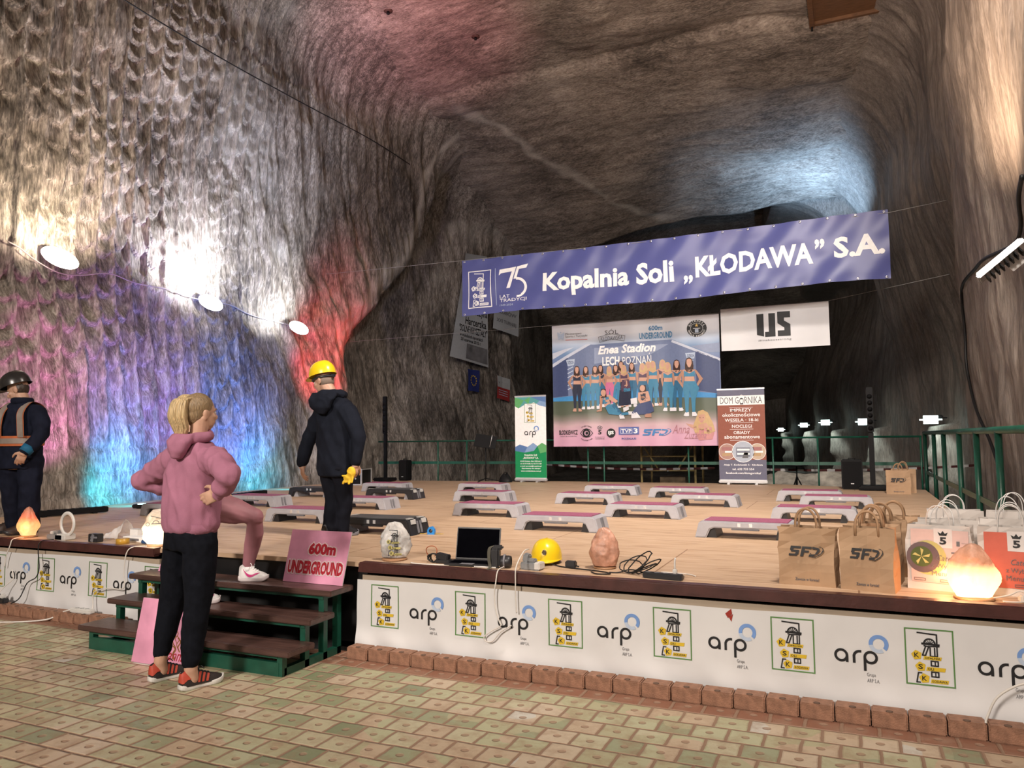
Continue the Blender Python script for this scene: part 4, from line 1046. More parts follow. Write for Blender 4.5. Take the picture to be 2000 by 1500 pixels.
# roll-up stands
M_alu = mat('satin_aluminium', (0.62, 0.62, 0.63), 0.3, 0.6, vary=0.05)
def rollup(label, xa, xb, y, z1, m, paint):
    t = thing('rollup_stand', label, 'roll-up banner', ((xa + xb) / 2, y, ZS))
    fn = lambda u, v, o=0.0: (u, y - o, v)
    mb = MB(); mb.box(((xa + xb) / 2, y, (ZS + 0.07 + z1) / 2), (xb - xa, 0.004, z1 - ZS - 0.07)); part(mb, 'screen', m, t)
    mb = MB(); mb.box(((xa + xb) / 2, y, ZS + 0.055), (xb - xa + 0.02, 0.09, 0.055), bev=0.012); part(mb, 'base_cassette', M_alu, t)
    mb = MB(); mb.box(((xa + xb) / 2, y, z1), (xb - xa + 0.01, 0.018, 0.028), bev=0.004); part(mb, 'top_bar', M_alu, t)
    for x in (xa + 0.18, xb - 0.18):
        mb = MB(); mb.box((x, y - 0.02, ZS + 0.014), (0.05, 0.22, 0.026), bev=0.005); part(mb, 'foot', M_alu, t)
    mb = MB(); mb.tube([((xa + xb) / 2, y + 0.03, ZS + 0.05), ((xa + xb) / 2, y + 0.02, z1)], 0.009, 8); part(mb, 'support_pole', M_alu, t)
    ink = Ink(fn); paint(ink)
    adopt(ink.build('printed_design', None, 0.004, 0.0008), t)
def paint_green(ink):
    xa, xb, z0, z1 = -6.55, -5.84, 0.74, 2.44; W = xb - xa
    q = lambda a, b: (xa + a * W, z0 + b * (z1 - z0))
    G, G2, B1, B2, B3 = c('leaf', .01, .24, .085), c('mid_green', .12, .38, .14), c('dusk_blue', .10, .19, .40), c('mid_blue', .22, .34, .55), c('teal_green', .10, .33, .33)
    ink.poly([q(0, 1), q(1, 1), q(1, .87), q(.8, .89), q(.62, .93), q(.45, .91), q(.3, .90), q(.12, .86), q(0, .89)], B3)
    ink.L = 1
    ink.poly([q(0, 1), q(.3, .96), q(.12, .86), q(0, .89)], G2); ink.poly([q(.5, 1), q(1, 1), q(1, .93), q(.8, .95)], B1); ink.poly([q(.3, .96), q(.5, 1), q(.45, .91)], G2); ink.poly([q(.8, .95), q(1, .93), q(1, .87), q(.8, .89), q(.7, .91)], B2)
    ink.L = 0
    ink.poly([q(0, 0), q(1, 0), q(1, .40), q(.86, .43), q(.72, .39), q(.58, .43), q(.40, .38), q(.15, .41), q(0, .38)], G); ink.L = 1
    ink.poly([q(0, .33), q(.3, .31), q(.40, .38), q(.15, .41), q(0, .38)], B1); ink.poly([q(.40, .38), q(.58, .43), q(.72, .39), q(.6, .33), q(.3, .31)], B2); ink.poly([q(.72, .39), q(.86, .43), q(1, .40), q(1, .32), q(.8, .30)], G2)
    ink.L = 2
    ink.rect(*q(.31, .68), *q(.68, .92), P_white); ink.L = 3; headframe(ink, q(.31, 0)[0], q(0, .68)[1], .37 * W, .24 * (z1 - z0)); ink.L = 2
    arp(ink, q(.30, 0)[0], q(0, .525)[1], 0.088, small=None)
    for s, b0, b1, a0, a1 in (('Kopalnia Soli', .265, .292, .30, .70), ('„KŁODAWA” S.A.', .228, .258, .25, .75), ('62-650 Kłodawa, Aleja 1000-lecia 2', .192, .212, .16, .84), ('tel. 63 27 33 200, fax 63 27 31 568', .162, .182, .16, .84), ('e-mail: poczta@kopalnia.pl', .132, .152, .16, .84), ('Zapraszamy do zakupu', .105, .122, .2, .8), ('www.sol-klodawa.com.pl', .070, .092, .18, .82)):
        ink.text(s, q(a0, 0)[0], q(0, b0)[1], q(a1, 0)[0], q(0, b1)[1], P_white, 0.02)
rollup('green and white roll-up banner left of the big poster', -6.55, -5.84, 14.85, 2.46, P_white, paint_green)
def paint_brown(ink):
    xa, xb, z0, z1 = -2.36, -1.49, 0.74, 2.45; W = xb - xa
    q = lambda a, b: (xa + a * W, z0 + b * (z1 - z0))
    BR, SL, WH = c('brick', .27, .085, .055), c('grey_violet', .13, .13, .19), P_white
    ink.rect(*q(0, .22), *q(1, .83), BR); ink.rect(*q(0, 0), *q(1, .22), SL); ink.rect(*q(0, .935), *q(1, 1), SL); ink.L = 1
    ink.text('DOM G', q(.06, 0)[0], q(0, .845)[1], q(.46, 0)[0], q(0, .92)[1], P_grey); ink.text('RNIKA', q(.58, 0)[0], q(0, .845)[1], q(.95, 0)[0], q(0, .92)[1], P_grey)
    x, z = q(.52, .875); ink.ring(x, z, .03, .04, P_grey, 0, 360, 20, 1.5); ink.rect(x - .03, z - .07, x + .03, z - .045, P_grey); ink.ring(x, z + .085, .022, .03, WH); ink.rect(x - .02, z + .03, x + .02, z + .05, P_grey)
    for s, b0, b1, a0, a1, bo in (('IMPREZY', .755, .79, .27, .72, .01), ('okolicznościowe', .70, .745, .10, .90, .01), ('WESELA · 18-ki', .645, .68, .15, .86, .01), ('NOCLEGI', .575, .61, .30, .72, .01), ('OBIADY', .505, .54, .33, .68, .01), ('abonamentowe', .455, .495, .13, .88, .01), ('Aleja T. Kościuszki 5 · Kłodawa', .15, .175, .10, .92, 0.02), ('tel. 632 733 554', .105, .128, .28, .74, .02), ('facebook.com/domgornika/', .055, .085, .14, .88, .02)):
        ink.text(s, q(a0, 0)[0], q(0, b0)[1], q(a1, 0)[0], q(0, b1)[1], WH, bo)
    for b in (.80, .632, .558, .435): ink.rect(*q(.25, b), *q(.75, b + .003), WH)
    for a, r, col in ((.17, .155, c('meadow', .40, .24, .20)), (.52, .205, c('pale_house', .42, .46, .54)), (.86, .155, c('cream', .52, .40, .30))):
        x, z = q(a, .31)
        ink.L = 2 if r < .2 else 4; x = min(max(x, xa + r + .002), xb - r - .002)
        ink.disc(x, z, r, WH); ink.L += 1; ink.disc(x, z, r * .95, col)
        ink.L += 1
        if r > .2:
            ink.rect(x - .13, z - .10, x + .13, z + .08, c('house_grey', .20, .22, .28)); ink.L += 1
            for dz in (-.06, .02): ink.rect(x - .11, z + dz, x + .12, z + dz + .035, WH); 
            ink.poly([(x - .02, z - .12), (x + .09, z - .12), (x + .09, z - .02), (x + .03, z + .01)], P_grey)
        else:
            ink.rect(x - .09, z - .08, x + .06, z - .03, c('table', .45, .30, .16)); ink.rect(x - .10, z + .02, x + .08, z + .09, c('rose_brick', .36, .16, .16)); ink.rect(x - .04, z - .02, x + .1, z + .015, WH)
rollup('brown and grey roll-up banner right of the big poster', -2.36, -1.49, 15.05, 2.465, P_white, paint_brown)

# faded banners hung on the dark wall left of the poster
def wall_sheet(name, label, cat, corners, m, draw=None, off=0.0):
    """four world corners: lower left, lower right, upper right, upper left"""
    A, B, Cc, D = [Vector(p) for p in corners]
    n = (B - A).cross(D - A).normalized(); w, h = (B - A).length, (D - A).length
    def fn(u, v, o=0.0):
        a, b = u / w, v / h
        p = (A * (1 - a) + B * a) * (1 - b) + (D * (1 - a) + Cc * a) * b
        return tuple(p + n * (o + 0.02 * math.sin(a * 5 + b * 3)))
    t = thing(name, label, cat, tuple(A))
    mb = MB(); mb.grid(10, 14, lambda a, b: fn(a * w, b * h, 0)); mb.grid(10, 14, lambda a, b: fn(a * w, (1 - b) * h, -0.005))
    part(mb, 'cloth', m, t)
    if draw:
        ink = Ink(fn, 0.3); draw(ink, w, h); adopt(ink.build('printed_design', None, 0.006), t)
M_oldwhite = plain('old_white_cloth', (0.40, 0.42, 0.44)); M_oldblue = plain('old_blue_cloth', (0.02, 0.03, 0.16)); M_photo = mat('faded_print', (0.16, 0.16, 0.17), 0.6, vary=0.5, scale=2.5)
def d_scout(ink, w, h):
    for s, a0, b0, a1, b1 in (('10. Drużyna', .28, .42, .98, .50), ('Harcerska', .28, .335, .95, .405), ('"SOLNE KRYSZTAŁY"', .12, .26, .98, .325), ('w mundurach harcerskich', .16, .215, .85, .245), ('20 czerwca 2015 r.', .2, .175, .8, .205)):
        ink.text(s, w * a0, h * b0, w * a1, h * b1, P_black, 0.02)
    ink.rect(w * .38, h * .02, w * .98, h * .16, M_photo)
wall_sheet('wall_banner', 'tall white cloth with black lettering hanging on the dark wall behind the blue banner', 'banner', [(-11.35, 20.75, 4.15), (-10.85, 22.5, 3.92), (-10.85, 22.4, 7.6), (-11.05, 21.3, 7.5)], M_oldwhite, d_scout)
wall_sheet('wall_banner', 'smaller pale cloth with dark print on the dark wall right of the tall one', 'banner', [(-10.80, 22.75, 5.25), (-10.45, 24.1, 5.1), (-10.45, 24.2, 6.9), (-10.75, 22.85, 6.95)], M_oldwhite,
           lambda ink, w, h: [ink.text(s, w * .1, h * b, w * .9, h * (b + .09), P_grey, 0.02) for s, b in (('XXI TURNIEJ', .14), ('KLUBÓW', .34))])
def d_eu(ink, w, h):
    for k in range(12):
        t = math.pi * k / 6; ink.disc(w * .5 + .16 * math.sin(t), h * .5 + .16 * math.cos(t), .028, P_yellow, n=8)
wall_sheet('wall_sign', 'small dark blue sign with a ring of stars on the dark wall', 'sign', [(-11.05, 21.4, 3.1), (-10.95, 22.0, 3.08), (-10.98, 22.05, 3.78), (-11.08, 21.45, 3.8)], M_oldblue, d_eu)
wall_sheet('wall_sign', 'small board half white and half red on the dark wall left of the green roll-up', 'sign', [(-10.72, 22.85, 2.92), (-10.55, 23.5, 2.82), (-10.55, 23.5, 3.58), (-10.72, 22.85, 3.68)], plain('dull_red', (0.32, 0.03, 0.03)),
           lambda ink, w, h: (ink.rect(0, h * .52, w, h, M_oldwhite), setattr(ink, 'L', 1), [ink.disc(w * a, h * .75, .05, P_grey) for a in (.2, .5, .8)], [ink.rect(w * .1, h * b, w * .85, h * b + .02, P_pale) for b in (.38, .28, .18)]))
# ------------------------------------------------------------------ people
def fuse(mb, name, m, voxel, parent=None, smooth_n=4, wrinkle=0.0, wscale=(9, 9, 5), seed=0):
    """one continuous surface from overlapping closed shapes, with optional cloth creases; world coordinates"""
    me0 = mb.mesh('draft', m)
    o = link('draft', me0)
    r = o.modifiers.new('r', 'REMESH'); r.mode = 'VOXEL'; r.voxel_size = voxel
    if smooth_n:
        s = o.modifiers.new('s', 'SMOOTH'); s.iterations = smooth_n; s.factor = 0.5
    dg = bpy.context.evaluated_depsgraph_get()
    me = bpy.data.meshes.new_from_object(o.evaluated_get(dg))
    bpy.data.objects.remove(o, do_unlink=True); bpy.data.meshes.remove(me0)
    me.name = name
    me.materials.clear(); me.materials.append(m)
    n = len(me.vertices)
    if wrinkle:
        co = np.empty(n * 3, np.float32); me.vertices.foreach_get('co', co); co = co.reshape(-1, 3)
        no = np.empty(n * 3, np.float32); me.vertex_normals.foreach_get('vector', no); no = no.reshape(-1, 3)
        d = vnoise(co[:, 0] * wscale[0] + co[:, 2] * 4, co[:, 1] * wscale[1], co[:, 2] * wscale[2], seed)
        d = (1 - np.abs(d)) ** 2 * 1.2 - 0.6 + 0.5 * vnoise(co[:, 0] * 22, co[:, 1] * 22, co[:, 2] * 14 + co[:, 0] * 9, seed + 3)
        co = co + no * (d * wrinkle)[:, None]
        me.vertices.foreach_set('co', co.ravel().astype(np.float32))
    me.polygons.foreach_set('use_smooth', np.ones(len(me.polygons), bool)); me.update()
    o = link(name, me)
    return adopt(o, parent) if parent else o
def limb(mb, pts, rad, n=14):
    P = [Vector(p) for p in pts]
    mb.tube(P, list(rad), n)
    for p, r in zip(P, rad): mb.ball(p, r * 0.995, 12)
def loft(mb, secs, n=24, ex=2.4):
    """secs: (centre, half-width vector, half-depth vector); closed superellipse sections"""
    vs, fs = [], []
    for c, a, b in secs:
        c, a, b = Vector(c), Vector(a), Vector(b)
        for k in range(n):
            t = 2 * math.pi * k / n; co, si = math.cos(t), math.sin(t)
            vs.append(c + a * (abs(co) ** (2 / ex) * (1 if co >= 0 else -1)) + b * (abs(si) ** (2 / ex) * (1 if si >= 0 else -1)))
    for i in range(len(secs) - 1):
        for k in range(n):
            k2 = (k + 1) % n; fs.append((i * n + k, i * n + k2, (i + 1) * n + k2, (i + 1) * n + k))
    fs.append(list(range(n))[::-1]); fs.append([(len(secs) - 1) * n + k for k in range(n)])
    mb.add(vs, fs, 0, True)
def basis(f, u=(0, 0, 1)):
    f = Vector(f).normalized(); u = Vector(u); u = (u - f * u.dot(f)).normalized(); r = f.cross(u)
    return f, r, u
def mat3(r, f, u): return Matrix((r, f, u)).transposed()
def head(mb, c, f, u, s=1.0):
    f, r, u = basis(f, u); M = mat3(r, f, u); c = Vector(c); g = lambda a, b, d: c + r * a * s + f * b * s + u * d * s
    mb.ball(g(0, -.012, .028), (.077 * s, .096 * s, .092 * s), 22, 0, M)
    mb.ball(g(0, .030, -.040), (.058 * s, .062 * s, .075 * s), 18, 0, M)
    mb.ball(g(0, .050, -.082), (.030 * s, .030 * s, .026 * s), 12, 0, M)           # chin
    mb.ball(g(0, .070, .022), (.052 * s, .022 * s, .014 * s), 12, 0, M)            # brow
    mb.tube([g(0, .082, .015), g(0, .098, -.014), g(0, .108, -.026)], [.009 * s, .012 * s, .014 * s], 10)
    mb.ball(g(0, .102, -.030), .014 * s, 10)
    for k in (-1, 1):
        mb.ball(g(.040 * k, .062, -.022), (.022 * s, .022 * s, .022 * s), 10, 0, M)      # cheek
        mb.ball(g(.078 * k, -.008, -.012), (.010 * s, .022 * s, .034 * s), 12, 0, M)     # ear
        mb.ball(g(.084 * k, -.016, -.004), (.008 * s, .016 * s, .024 * s), 10, 0, M)
    mb.ball(g(0, .088, -.052), (.024 * s, .010 * s, .006 * s), 10, 0, M)           # lips
    mb.ball(g(0, .087, -.062), (.020 * s, .010 * s, .007 * s), 10, 0, M)
def face_bits(parent, c, f, u, skin_dark, s=1.0):
    f, r, u = basis(f, u); M = mat3(r, f, u); c = Vector(c); g = lambda a, b, d: c + r * a * s + f * b * s + u * d * s
    for k in (-1, 1):
        mb = MB(); mb.ball(g(.031 * k, .079, .004), .0095 * s, 12); part(mb, 'eye', mat('eye_white', (0.6, 0.58, 0.56), 0.2), parent)
        mb = MB(); mb.ball(g(.031 * k, .0865, .004), (.0048 * s, .0026 * s, .0048 * s), 10, 0, M); part(mb, 'iris', plain('iris_brown', (0.04, 0.02, 0.012), 0.2), parent)
        mb = MB(); mb.tube([g(.014 * k, .090, .024), g(.032 * k, .088, .029), g(.050 * k, .076, .022)], .0045 * s, 8); part(mb, 'eyebrow', skin_dark, parent)
def hand(mb, w, d, n, curl=0.35, thumb=1, s=1.0, spread=0.10):
    """wrist point w, direction d along the palm, n out of the palm side, thumb +1/-1 along d x n"""
    d = Vector(d).normalized(); n = Vector(n); n = (n - d * n.dot(d)).normalized(); x = d.cross(n)
    w = Vector(w)
    M = mat3(x, d, n)
    mb.ball(w + d * .045 * s, (.040 * s, .052 * s, .017 * s), 14, 0, M)
    mb.ball(w + d * .068 * s + x * .014 * thumb * s, (.026 * s, .028 * s, .016 * s), 12, 0, M)
    mb.tube([w - d * .02 * s, w + d * .03 * s], [.027 * s, .030 * s], 12)
    for i, (off, L) in enumerate(((.030, .070), (.010, .079), (-.010, .073), (-.029, .057))):
        p = w + d * (.084 - .006 * abs(i - 1)) * s + x * off * thumb * s
        dd = (d + x * thumb * (0.5 - i / 3) * spread).normalized(); ang = curl * (0.8 + .15 * i)
        pts = [p - d * .012 * s, p]; a = 0
        for k, fr in enumerate((.45, .30, .25)):
            a += ang * (1, .9, .6)[k]
            p = p + (dd * math.cos(a) + n * math.sin(a)) * L * fr * s; pts.append(p)
        rr = [.0098, .0098, .0092, .0084, .0072]
        mb.tube(pts, [q * s for q in rr], 8)
        for q, p2 in zip(rr, pts): mb.ball(p2, q * s, 8)
    b = w + d * .022 * s + x * .030 * thumb * s
    pts = [b, b + (d * .6 + x * thumb * .75 + n * .2).normalized() * .034 * s]
    pts.append(pts[-1] + (d * .9 + x * thumb * .35 + n * .35).normalized() * .030 * s)
    pts.append(pts[-1] + (d * .95 + x * thumb * .1 + n * .4).normalized() * .024 * s)
    mb.tube(pts, [.015 * s, .0125 * s, .0108 * s, .008 * s], 8)
    for q, p2 in zip((.015, .0125, .0108, .008), pts): mb.ball(p2, q * s, 8)
M_skin = mat('skin', (0.46, 0.27, 0.19), 0.5, vary=0.10, scale=25)
M_skin2 = mat('skin_fair', (0.52, 0.31, 0.22), 0.5, vary=0.08, scale=25)
M_hairdark = mat('dark_brown_hair', (0.035, 0.022, 0.016), 0.5, vary=0.4, scale=40, stretch=(3, 3, .4))
M_blond = mat('blond_hair', (0.50, 0.37, 0.20), 0.42, vary=0.45, scale=45, stretch=(3, 3, .25), bump=0.5, bscale=60)
M_blondroot = mat('ash_blond_hair', (0.24, 0.165, 0.09), 0.45, vary=0.35, scale=45, stretch=(3, 3, .6), bump=0.5, bscale=60)
def strands(mb, base_pts, widths, n, spread, seed, r=0.006):
    """many tapered locks following one guide path"""
    rnd = random.Random(seed); P = spline(base_pts, 5)
    for i in range(n):
        a = rnd.uniform(0, 2 * math.pi); q = math.sqrt(rnd.random()); pts = []
        for k, p in enumerate(P):
            t = k / (len(P) - 1); w = np.interp(t, np.linspace(0, 1, len(widths)), widths)
            pts.append(p + Vector((math.cos(a) * q * w * spread[0], math.sin(a) * q * w * spread[1], rnd.uniform(-.004, .004))))
        L = len(pts); mb.tube(pts, [r * (1.0 if k < L * .8 else 1.0 - .75 * (k - L * .8) / (L * .2)) for k in range(L)], 5)

def sneaker(parent, heel, toe, mats, s=1.0, swoosh=None, stripes=None, name='shoe'):
    """heel, toe ground points; mats = upper, sole, heel patch, lace"""
    heel, toe = Vector(heel), Vector(toe); f = (toe - heel); L = f.length; f.normalize(); up = Vector((0, 0, 1)); r = f.cross(up).normalized()
    g = lambda a, b, c: heel + f * a * L + r * b + up * c
    out = [(0, .026), (.06, .034), (.2, .035), (.4, .033), (.55, .038), (.72, .047), (.86, .043), (.95, .028), (1.0, .010)]
    out = [(p.x, max(.004, p.y)) for p in spline([(a, w, 0) for a, w in out], 3)]
    poly = [(a, -w) for a, w in out] + [(a, w) for a, w in reversed(out)]
    mb = MB(); vs = []; n = len(poly)
    for z, k in ((0, .92), (.008, 1.02), (.028, 1.0), (.032, .95)):
        for a, w in poly:
            lift = .022 * max(0, (a - .78) / .22) ** 2 + .010 * max(0, (.1 - a) / .1)
            vs.append(g((a - .5) * (1 + .05 * (k - .95)) + .5, w * k * s, (z + (lift if z < .02 else lift * .8)) * s))
    fs = [tuple(range(n))[::-1], tuple(3 * n + i for i in range(n))] + [(j * n + i, j * n + (i + 1) % n, (j + 1) * n + (i + 1) % n, (j + 1) * n + i) for j in range(3) for i in range(n)]
    mb.add(vs, fs[:2], 0, False); mb.f += [list(f) for f in fs[2:]]; mb.m += [0] * (len(fs) - 2); mb.sm += [True] * (len(fs) - 2)
    sh = part(mb, name, mats[1], parent)
    secs = [(.02, .026, .085), (.10, .036, .098), (.22, .038, .100), (.34, .037, .092), (.48, .040, .074), (.62, .045, .056), (.78, .045, .042), (.90, .036, .030), (.985, .014, .016)]
    secs = [(p.x, p.y, p.z) for p in spline(secs, 3)]
    mb = MB(); m = 12; vs = []
    for a, w, h in secs:
        for k in range(m + 1):
            t = math.pi * k / m
            ex = 0.75
            vs.append(g(a, math.copysign(abs(math.cos(t)) ** ex, math.cos(t)) * w * .97 * s * (1 - .28 * math.sin(t)), (.026 + h * math.sin(t) ** .8) * s))
    fs = [(i * (m + 1) + k, i * (m + 1) + k + 1, (i + 1) * (m + 1) + k + 1, (i + 1) * (m + 1) + k) for i in range(len(secs) - 1) for k in range(m)]
    fs += [tuple(range(m + 1)), tuple((len(secs) - 1) * (m + 1) + k for k in range(m, -1, -1))]
    mb.add(vs, fs, 0, True)
    def sub(mb, nm, mt):
        return mb.build(nm, mt, sh)
    sub(mb, 'upper', mats[0])
    def side_pt(a, hfrac, side, o=.003):
        i = max(0, min(len(secs) - 2, next((j for j in range(len(secs) - 1) if secs[j][0] <= a <= secs[j + 1][0]), 0)))
        t = (a - secs[i][0]) / (secs[i + 1][0] - secs[i][0]); w = secs[i][1] * (1 - t) + secs[i + 1][1] * t; h = secs[i][2] * (1 - t) + secs[i + 1][2] * t
        th = hfrac * math.pi / 2
        return g(a, side * (abs(math.cos(th)) ** .75 * w * .97 * (1 - .28 * math.sin(th)) + o) * s, (.026 + h * math.sin(th) ** .8) * s + o * .5)
    for side in (-1, 1):
        if stripes:
            for k in range(3):
                a0 = .34 + .09 * k; mb = MB(); q = [side_pt(a0 + .07 * j / 5 + .05 * e, .06 + .62 * j / 5, side) for j in range(6) for e in (0, 1)]
                mb.add(q, [(2 * j, 2 * j + 1, 2 * j + 3, 2 * j + 2) for j in range(5)]); sub(mb, 'side_stripe', stripes)
        if swoosh:
            top = [(.14, .50), (.30, .20), (.45, .16), (.62, .40), (.74, .62)]; low = [(.20, .30), (.32, .06), (.46, .04), (.64, .28), (.74, .62)]
            P1 = spline([side_pt(a, h, side) for a, h in top], 4); P2 = spline([side_pt(a, h, side) for a, h in low], 4)
            mb = MB(); mb.add([p for q in zip(P1, P2) for p in q], [(2 * j, 2 * j + 1, 2 * j + 3, 2 * j + 2) for j in range(len(P1) - 1)]); sub(mb, 'side_mark', swoosh)
    if mats[2]:
        mb = MB(); q = []
        for j in range(5):
            for i, a in enumerate((.20, .12, .045, .015, .015, .045, .12, .20)): q.append(side_pt(a, .12 + .70 * j / 4 + (.1 if a > .1 else 0), -1 if i < 4 else 1, .004))
        mb.add(q, [(j * 8 + i, j * 8 + i + 1, j * 8 + 9 + i, j * 8 + 8 + i) for j in range(4) for i in range(7)], 0, True); sub(mb, 'heel_patch', mats[2])
    mb = MB()
    for k in range(4):
        a = .40 + .075 * k; mb.tube([side_pt(a, .70, -1, .004), side_pt(a + .015, 1.0, 1, .006), side_pt(a + .03, .70, 1, .004)], .0032 * s, 6)
    p = side_pt(.40, 1.0, 1, .008)
    for k in (-1, 1): mb.tube(spline([p, p + r * .02 * k + up * .022 + f * .005, p + r * .035 * k + up * .004 + f * .02], 4), .003 * s, 6)
    sub(mb, 'laces', mats[3])
    return sh
def helmet_parts(parent, c, f, u, m, s=1.0, lamp=True, name='hard_hat'):
    """shell with rim and peak; c = centre of the rim plane"""
    f, r, u = basis(f, u); c = Vector(c)
    g = lambda a, b, d: c + r * a * s + f * b * s + u * d * s
    mb = MB(); prof = [(math.sin(t) ** .85, math.cos(t) ** .9) for t in np.linspace(0.02, math.pi / 2, 12)]
    def dome(a, b):
        i = min(int((1 - b) * 11.001), 11); q, h = prof[i]; th = 2 * math.pi * a
        ridge = .006 * math.exp(-(math.cos(th) / .22) ** 2) * (1 if b > .15 else 0)
        return g(.112 * q * math.cos(th) * (1 + ridge * 4), .140 * q * math.sin(th), (.142 + ridge) * h)
    mb.grid(36, 12, dome, closed_u=True)
    def rim(a, b):
        th = 2 * math.pi * a; pk = max(0, math.sin(th)) ** 3 * .042 + .007
        k = b if b <= .5 else 1 - b; z = (.0 if b < .5 else -.004)
        e = pk * (2 * k)
        return g((.112 + e * .75) * math.cos(th), (.140 + e) * math.sin(th), z - .014 * (2 * k) * max(0, math.sin(th)) ** 2)
    mb.grid(36, 5, rim, closed_u=True)
    sh = part(mb, name, m, parent)
    return sh, g

# --- woman in the pink hoodie, seen from behind
def woman_hoodie():
    t = thing('person', 'woman in pink hoodie and black joggers standing on the paving, seen from behind', 'person', (-3.95, 3.72, 0))
    f, r = Vector((.24, .97, 0)).normalized(), Vector((.97, -.24, 0)).normalized(); U = Vector((0, 0, 1))
    hc = Vector((-3.885, 3.72, 1.742))
    mb = MB(); head(mb, hc, f, U, 1.02)
    limb(mb, [(-3.90, 3.70, 1.50), (-3.88, 3.70, 1.62), (-3.87, 3.70, 1.70)], [.07, .055, .056])
    loft(mb, [((-3.93, 3.70, 1.02), r * .15, f * .10), ((-3.92, 3.70, 1.25), r * .13, f * .09), ((-3.92, 3.70, 1.44), r * .16, f * .09), ((-3.91, 3.70, 1.52), r * .10, f * .06)])
    haR, haL = Vector((-3.60, 3.60, 1.235)), Vector((-4.30, 3.93, 1.215))
    limb(mb, [(-3.69, 3.64, 1.44), (-3.45, 3.52, 1.36), haR], [.05, .042, .028]); limb(mb, [(-4.14, 3.78, 1.44), (-4.50, 3.80, 1.30), haL], [.05, .042, .028])
    hand(mb, haR, (-.80, -.12, -.30), (.05, 1.0, .1), .30, -1, 1.08); hand(mb, haL, (.75, .40, -.35), (.3, -.9, 0), .3, 1, 1.05)
    limb(mb, [(-4.06, 3.73, .94), (-4.13, 3.75, .53), (-4.19, 3.71, .12)], [.085, .055, .040]); limb(mb, [(-3.82, 3.68, .94), (-3.84, 3.68, .53), (-3.868, 3.66, .12)], [.085, .055, .040])
    limb(mb, [(-4.19, 3.71, .13), (-4.19, 3.73, .06)], [.040, .036]); limb(mb, [(-3.868, 3.66, .13), (-3.868, 3.68, .06)], [.040, .036])
    fuse(mb, 'body', M_skin2, 0.006, t, 3)
    face_bits(t, hc, f, U, M_blondroot, 1.02)
    # hair: skull cap and ponytail
    g = lambda a, b, c: hc + r * a + f * b + U * c
    mb = MB(); M = mat3(r, f, U)
    mb.ball(g(0, -.022, .038), (.086, .100, .094), 22, 0, M); mb.ball(g(0, -.045, .0), (.074, .070, .085), 18, 0, M); mb.ball(g(-.02, -.095, .06), (.030, .026, .030), 12)
    fuse(mb, 'hair', M_blondroot, 0.008, t, 3, 0.003, (60, 60, 12), 5)
    mb = MB(); strands(mb, [g(.0, -.08, .088), g(-.012, -.135, .075), g(-.020, -.150, -.02), g(-.022, -.125, -.10), g(-.022, -.12, -.165)], [.034, .062, .072, .062, .022], 170, (1.0, .5), 11, .0075)
    part(mb, 'ponytail', M_blond, t)
    # hoodie
    M_pink = mat('dusty_pink_fleece', (0.34, 0.135, 0.21), 0.85, vary=0.10, scale=8, bump=0.25, bscale=220)
    mb = MB()
    loft(mb, [((-3.935, 3.70, .985), r * .200, f * .135), ((-3.935, 3.70, 1.03), r * .212, f * .145), ((-3.93, 3.70, 1.15), r * .205, f * .145), ((-3.925, 3.70, 1.30), r * .205, f * .140), ((-3.92, 3.70, 1.42), r * .212, f * .125), ((-3.915, 3.70, 1.49), r * .185, f * .105), ((-3.90, 3.70, 1.545), r * .105, f * .085)])
    limb(mb, [(-3.71, 3.65, 1.445), (-3.56, 3.57, 1.41), (-3.43, 3.51, 1.355), (-3.50, 3.54, 1.285), (-3.585, 3.59, 1.235)], [.088, .080, .075, .062, .050])
    limb(mb, [(-4.13, 3.78, 1.45), (-4.34, 3.80, 1.375), (-4.51, 3.81, 1.295), (-4.40, 3.87, 1.245), (-4.31, 3.92, 1.215)], [.088, .078, .072, .062, .050])
    fuse(mb, 'hoodie', M_pink, 0.010, t, 5, 0.020, (7, 7, 3.5), 21)
    mb = MB(); loft(mb, [((-3.935, 3.70, .975), r * .198, f * .133), ((-3.935, 3.70, 1.00), r * .204, f * .138), ((-3.935, 3.70, 1.035), r * .206, f * .140)], 30)
    part(mb, 'waistband', M_pink, t)
    mb = MB(); nb = Vector((-3.895, 3.69, 1.585))
    ring = [nb + r * .092 * math.cos(a) + f * .088 * math.sin(a) + U * (.012 * math.sin(a)) for a in np.linspace(0, 2 * math.pi, 25)]
    mb.tube(ring, .034, 10)
    loft(mb, [((nb - f * .085 + U * .02), r * .105, f * .045), ((nb - f * .115 - U * .03), r * .112, f * .050), ((nb - f * .130 - U * .085), r * .085, f * .042), ((nb - f * .128 - U * .130), r * .040, f * .028)])
    fuse(mb, 'hood', M_pink, 0.009, t, 4, 0.012, (13, 13, 10), 33)
    # joggers
    M_jog = mat('black_jersey', (0.006, 0.007, 0.011), 0.8, vary=0.2, scale=30, spec=0.08)
    mb = MB()
    loft(mb, [((-3.935, 3.70, 1.06), r * .180, f * .125), ((-3.935, 3.70, .97), r * .192, f * .140), ((-3.935, 3.705, .87), r * .195, f * .135)])
    limb(mb, [(-4.045, 3.73, .92), (-4.09, 3.745, .74), (-4.135, 3.755, .53), (-4.175, 3.735, .30), (-4.188, 3.715, .185)], [.110, .102, .082, .068, .056])
    limb(mb, [(-3.825, 3.68, .92), (-3.83, 3.68, .74), (-3.835, 3.68, .53), (-3.86, 3.665, .30), (-3.868, 3.662, .175)], [.110, .104, .086, .070, .058])
    fuse(mb, 'joggers', M_jog, 0.010, t, 4, 0.008, (9, 9, 6), 44)
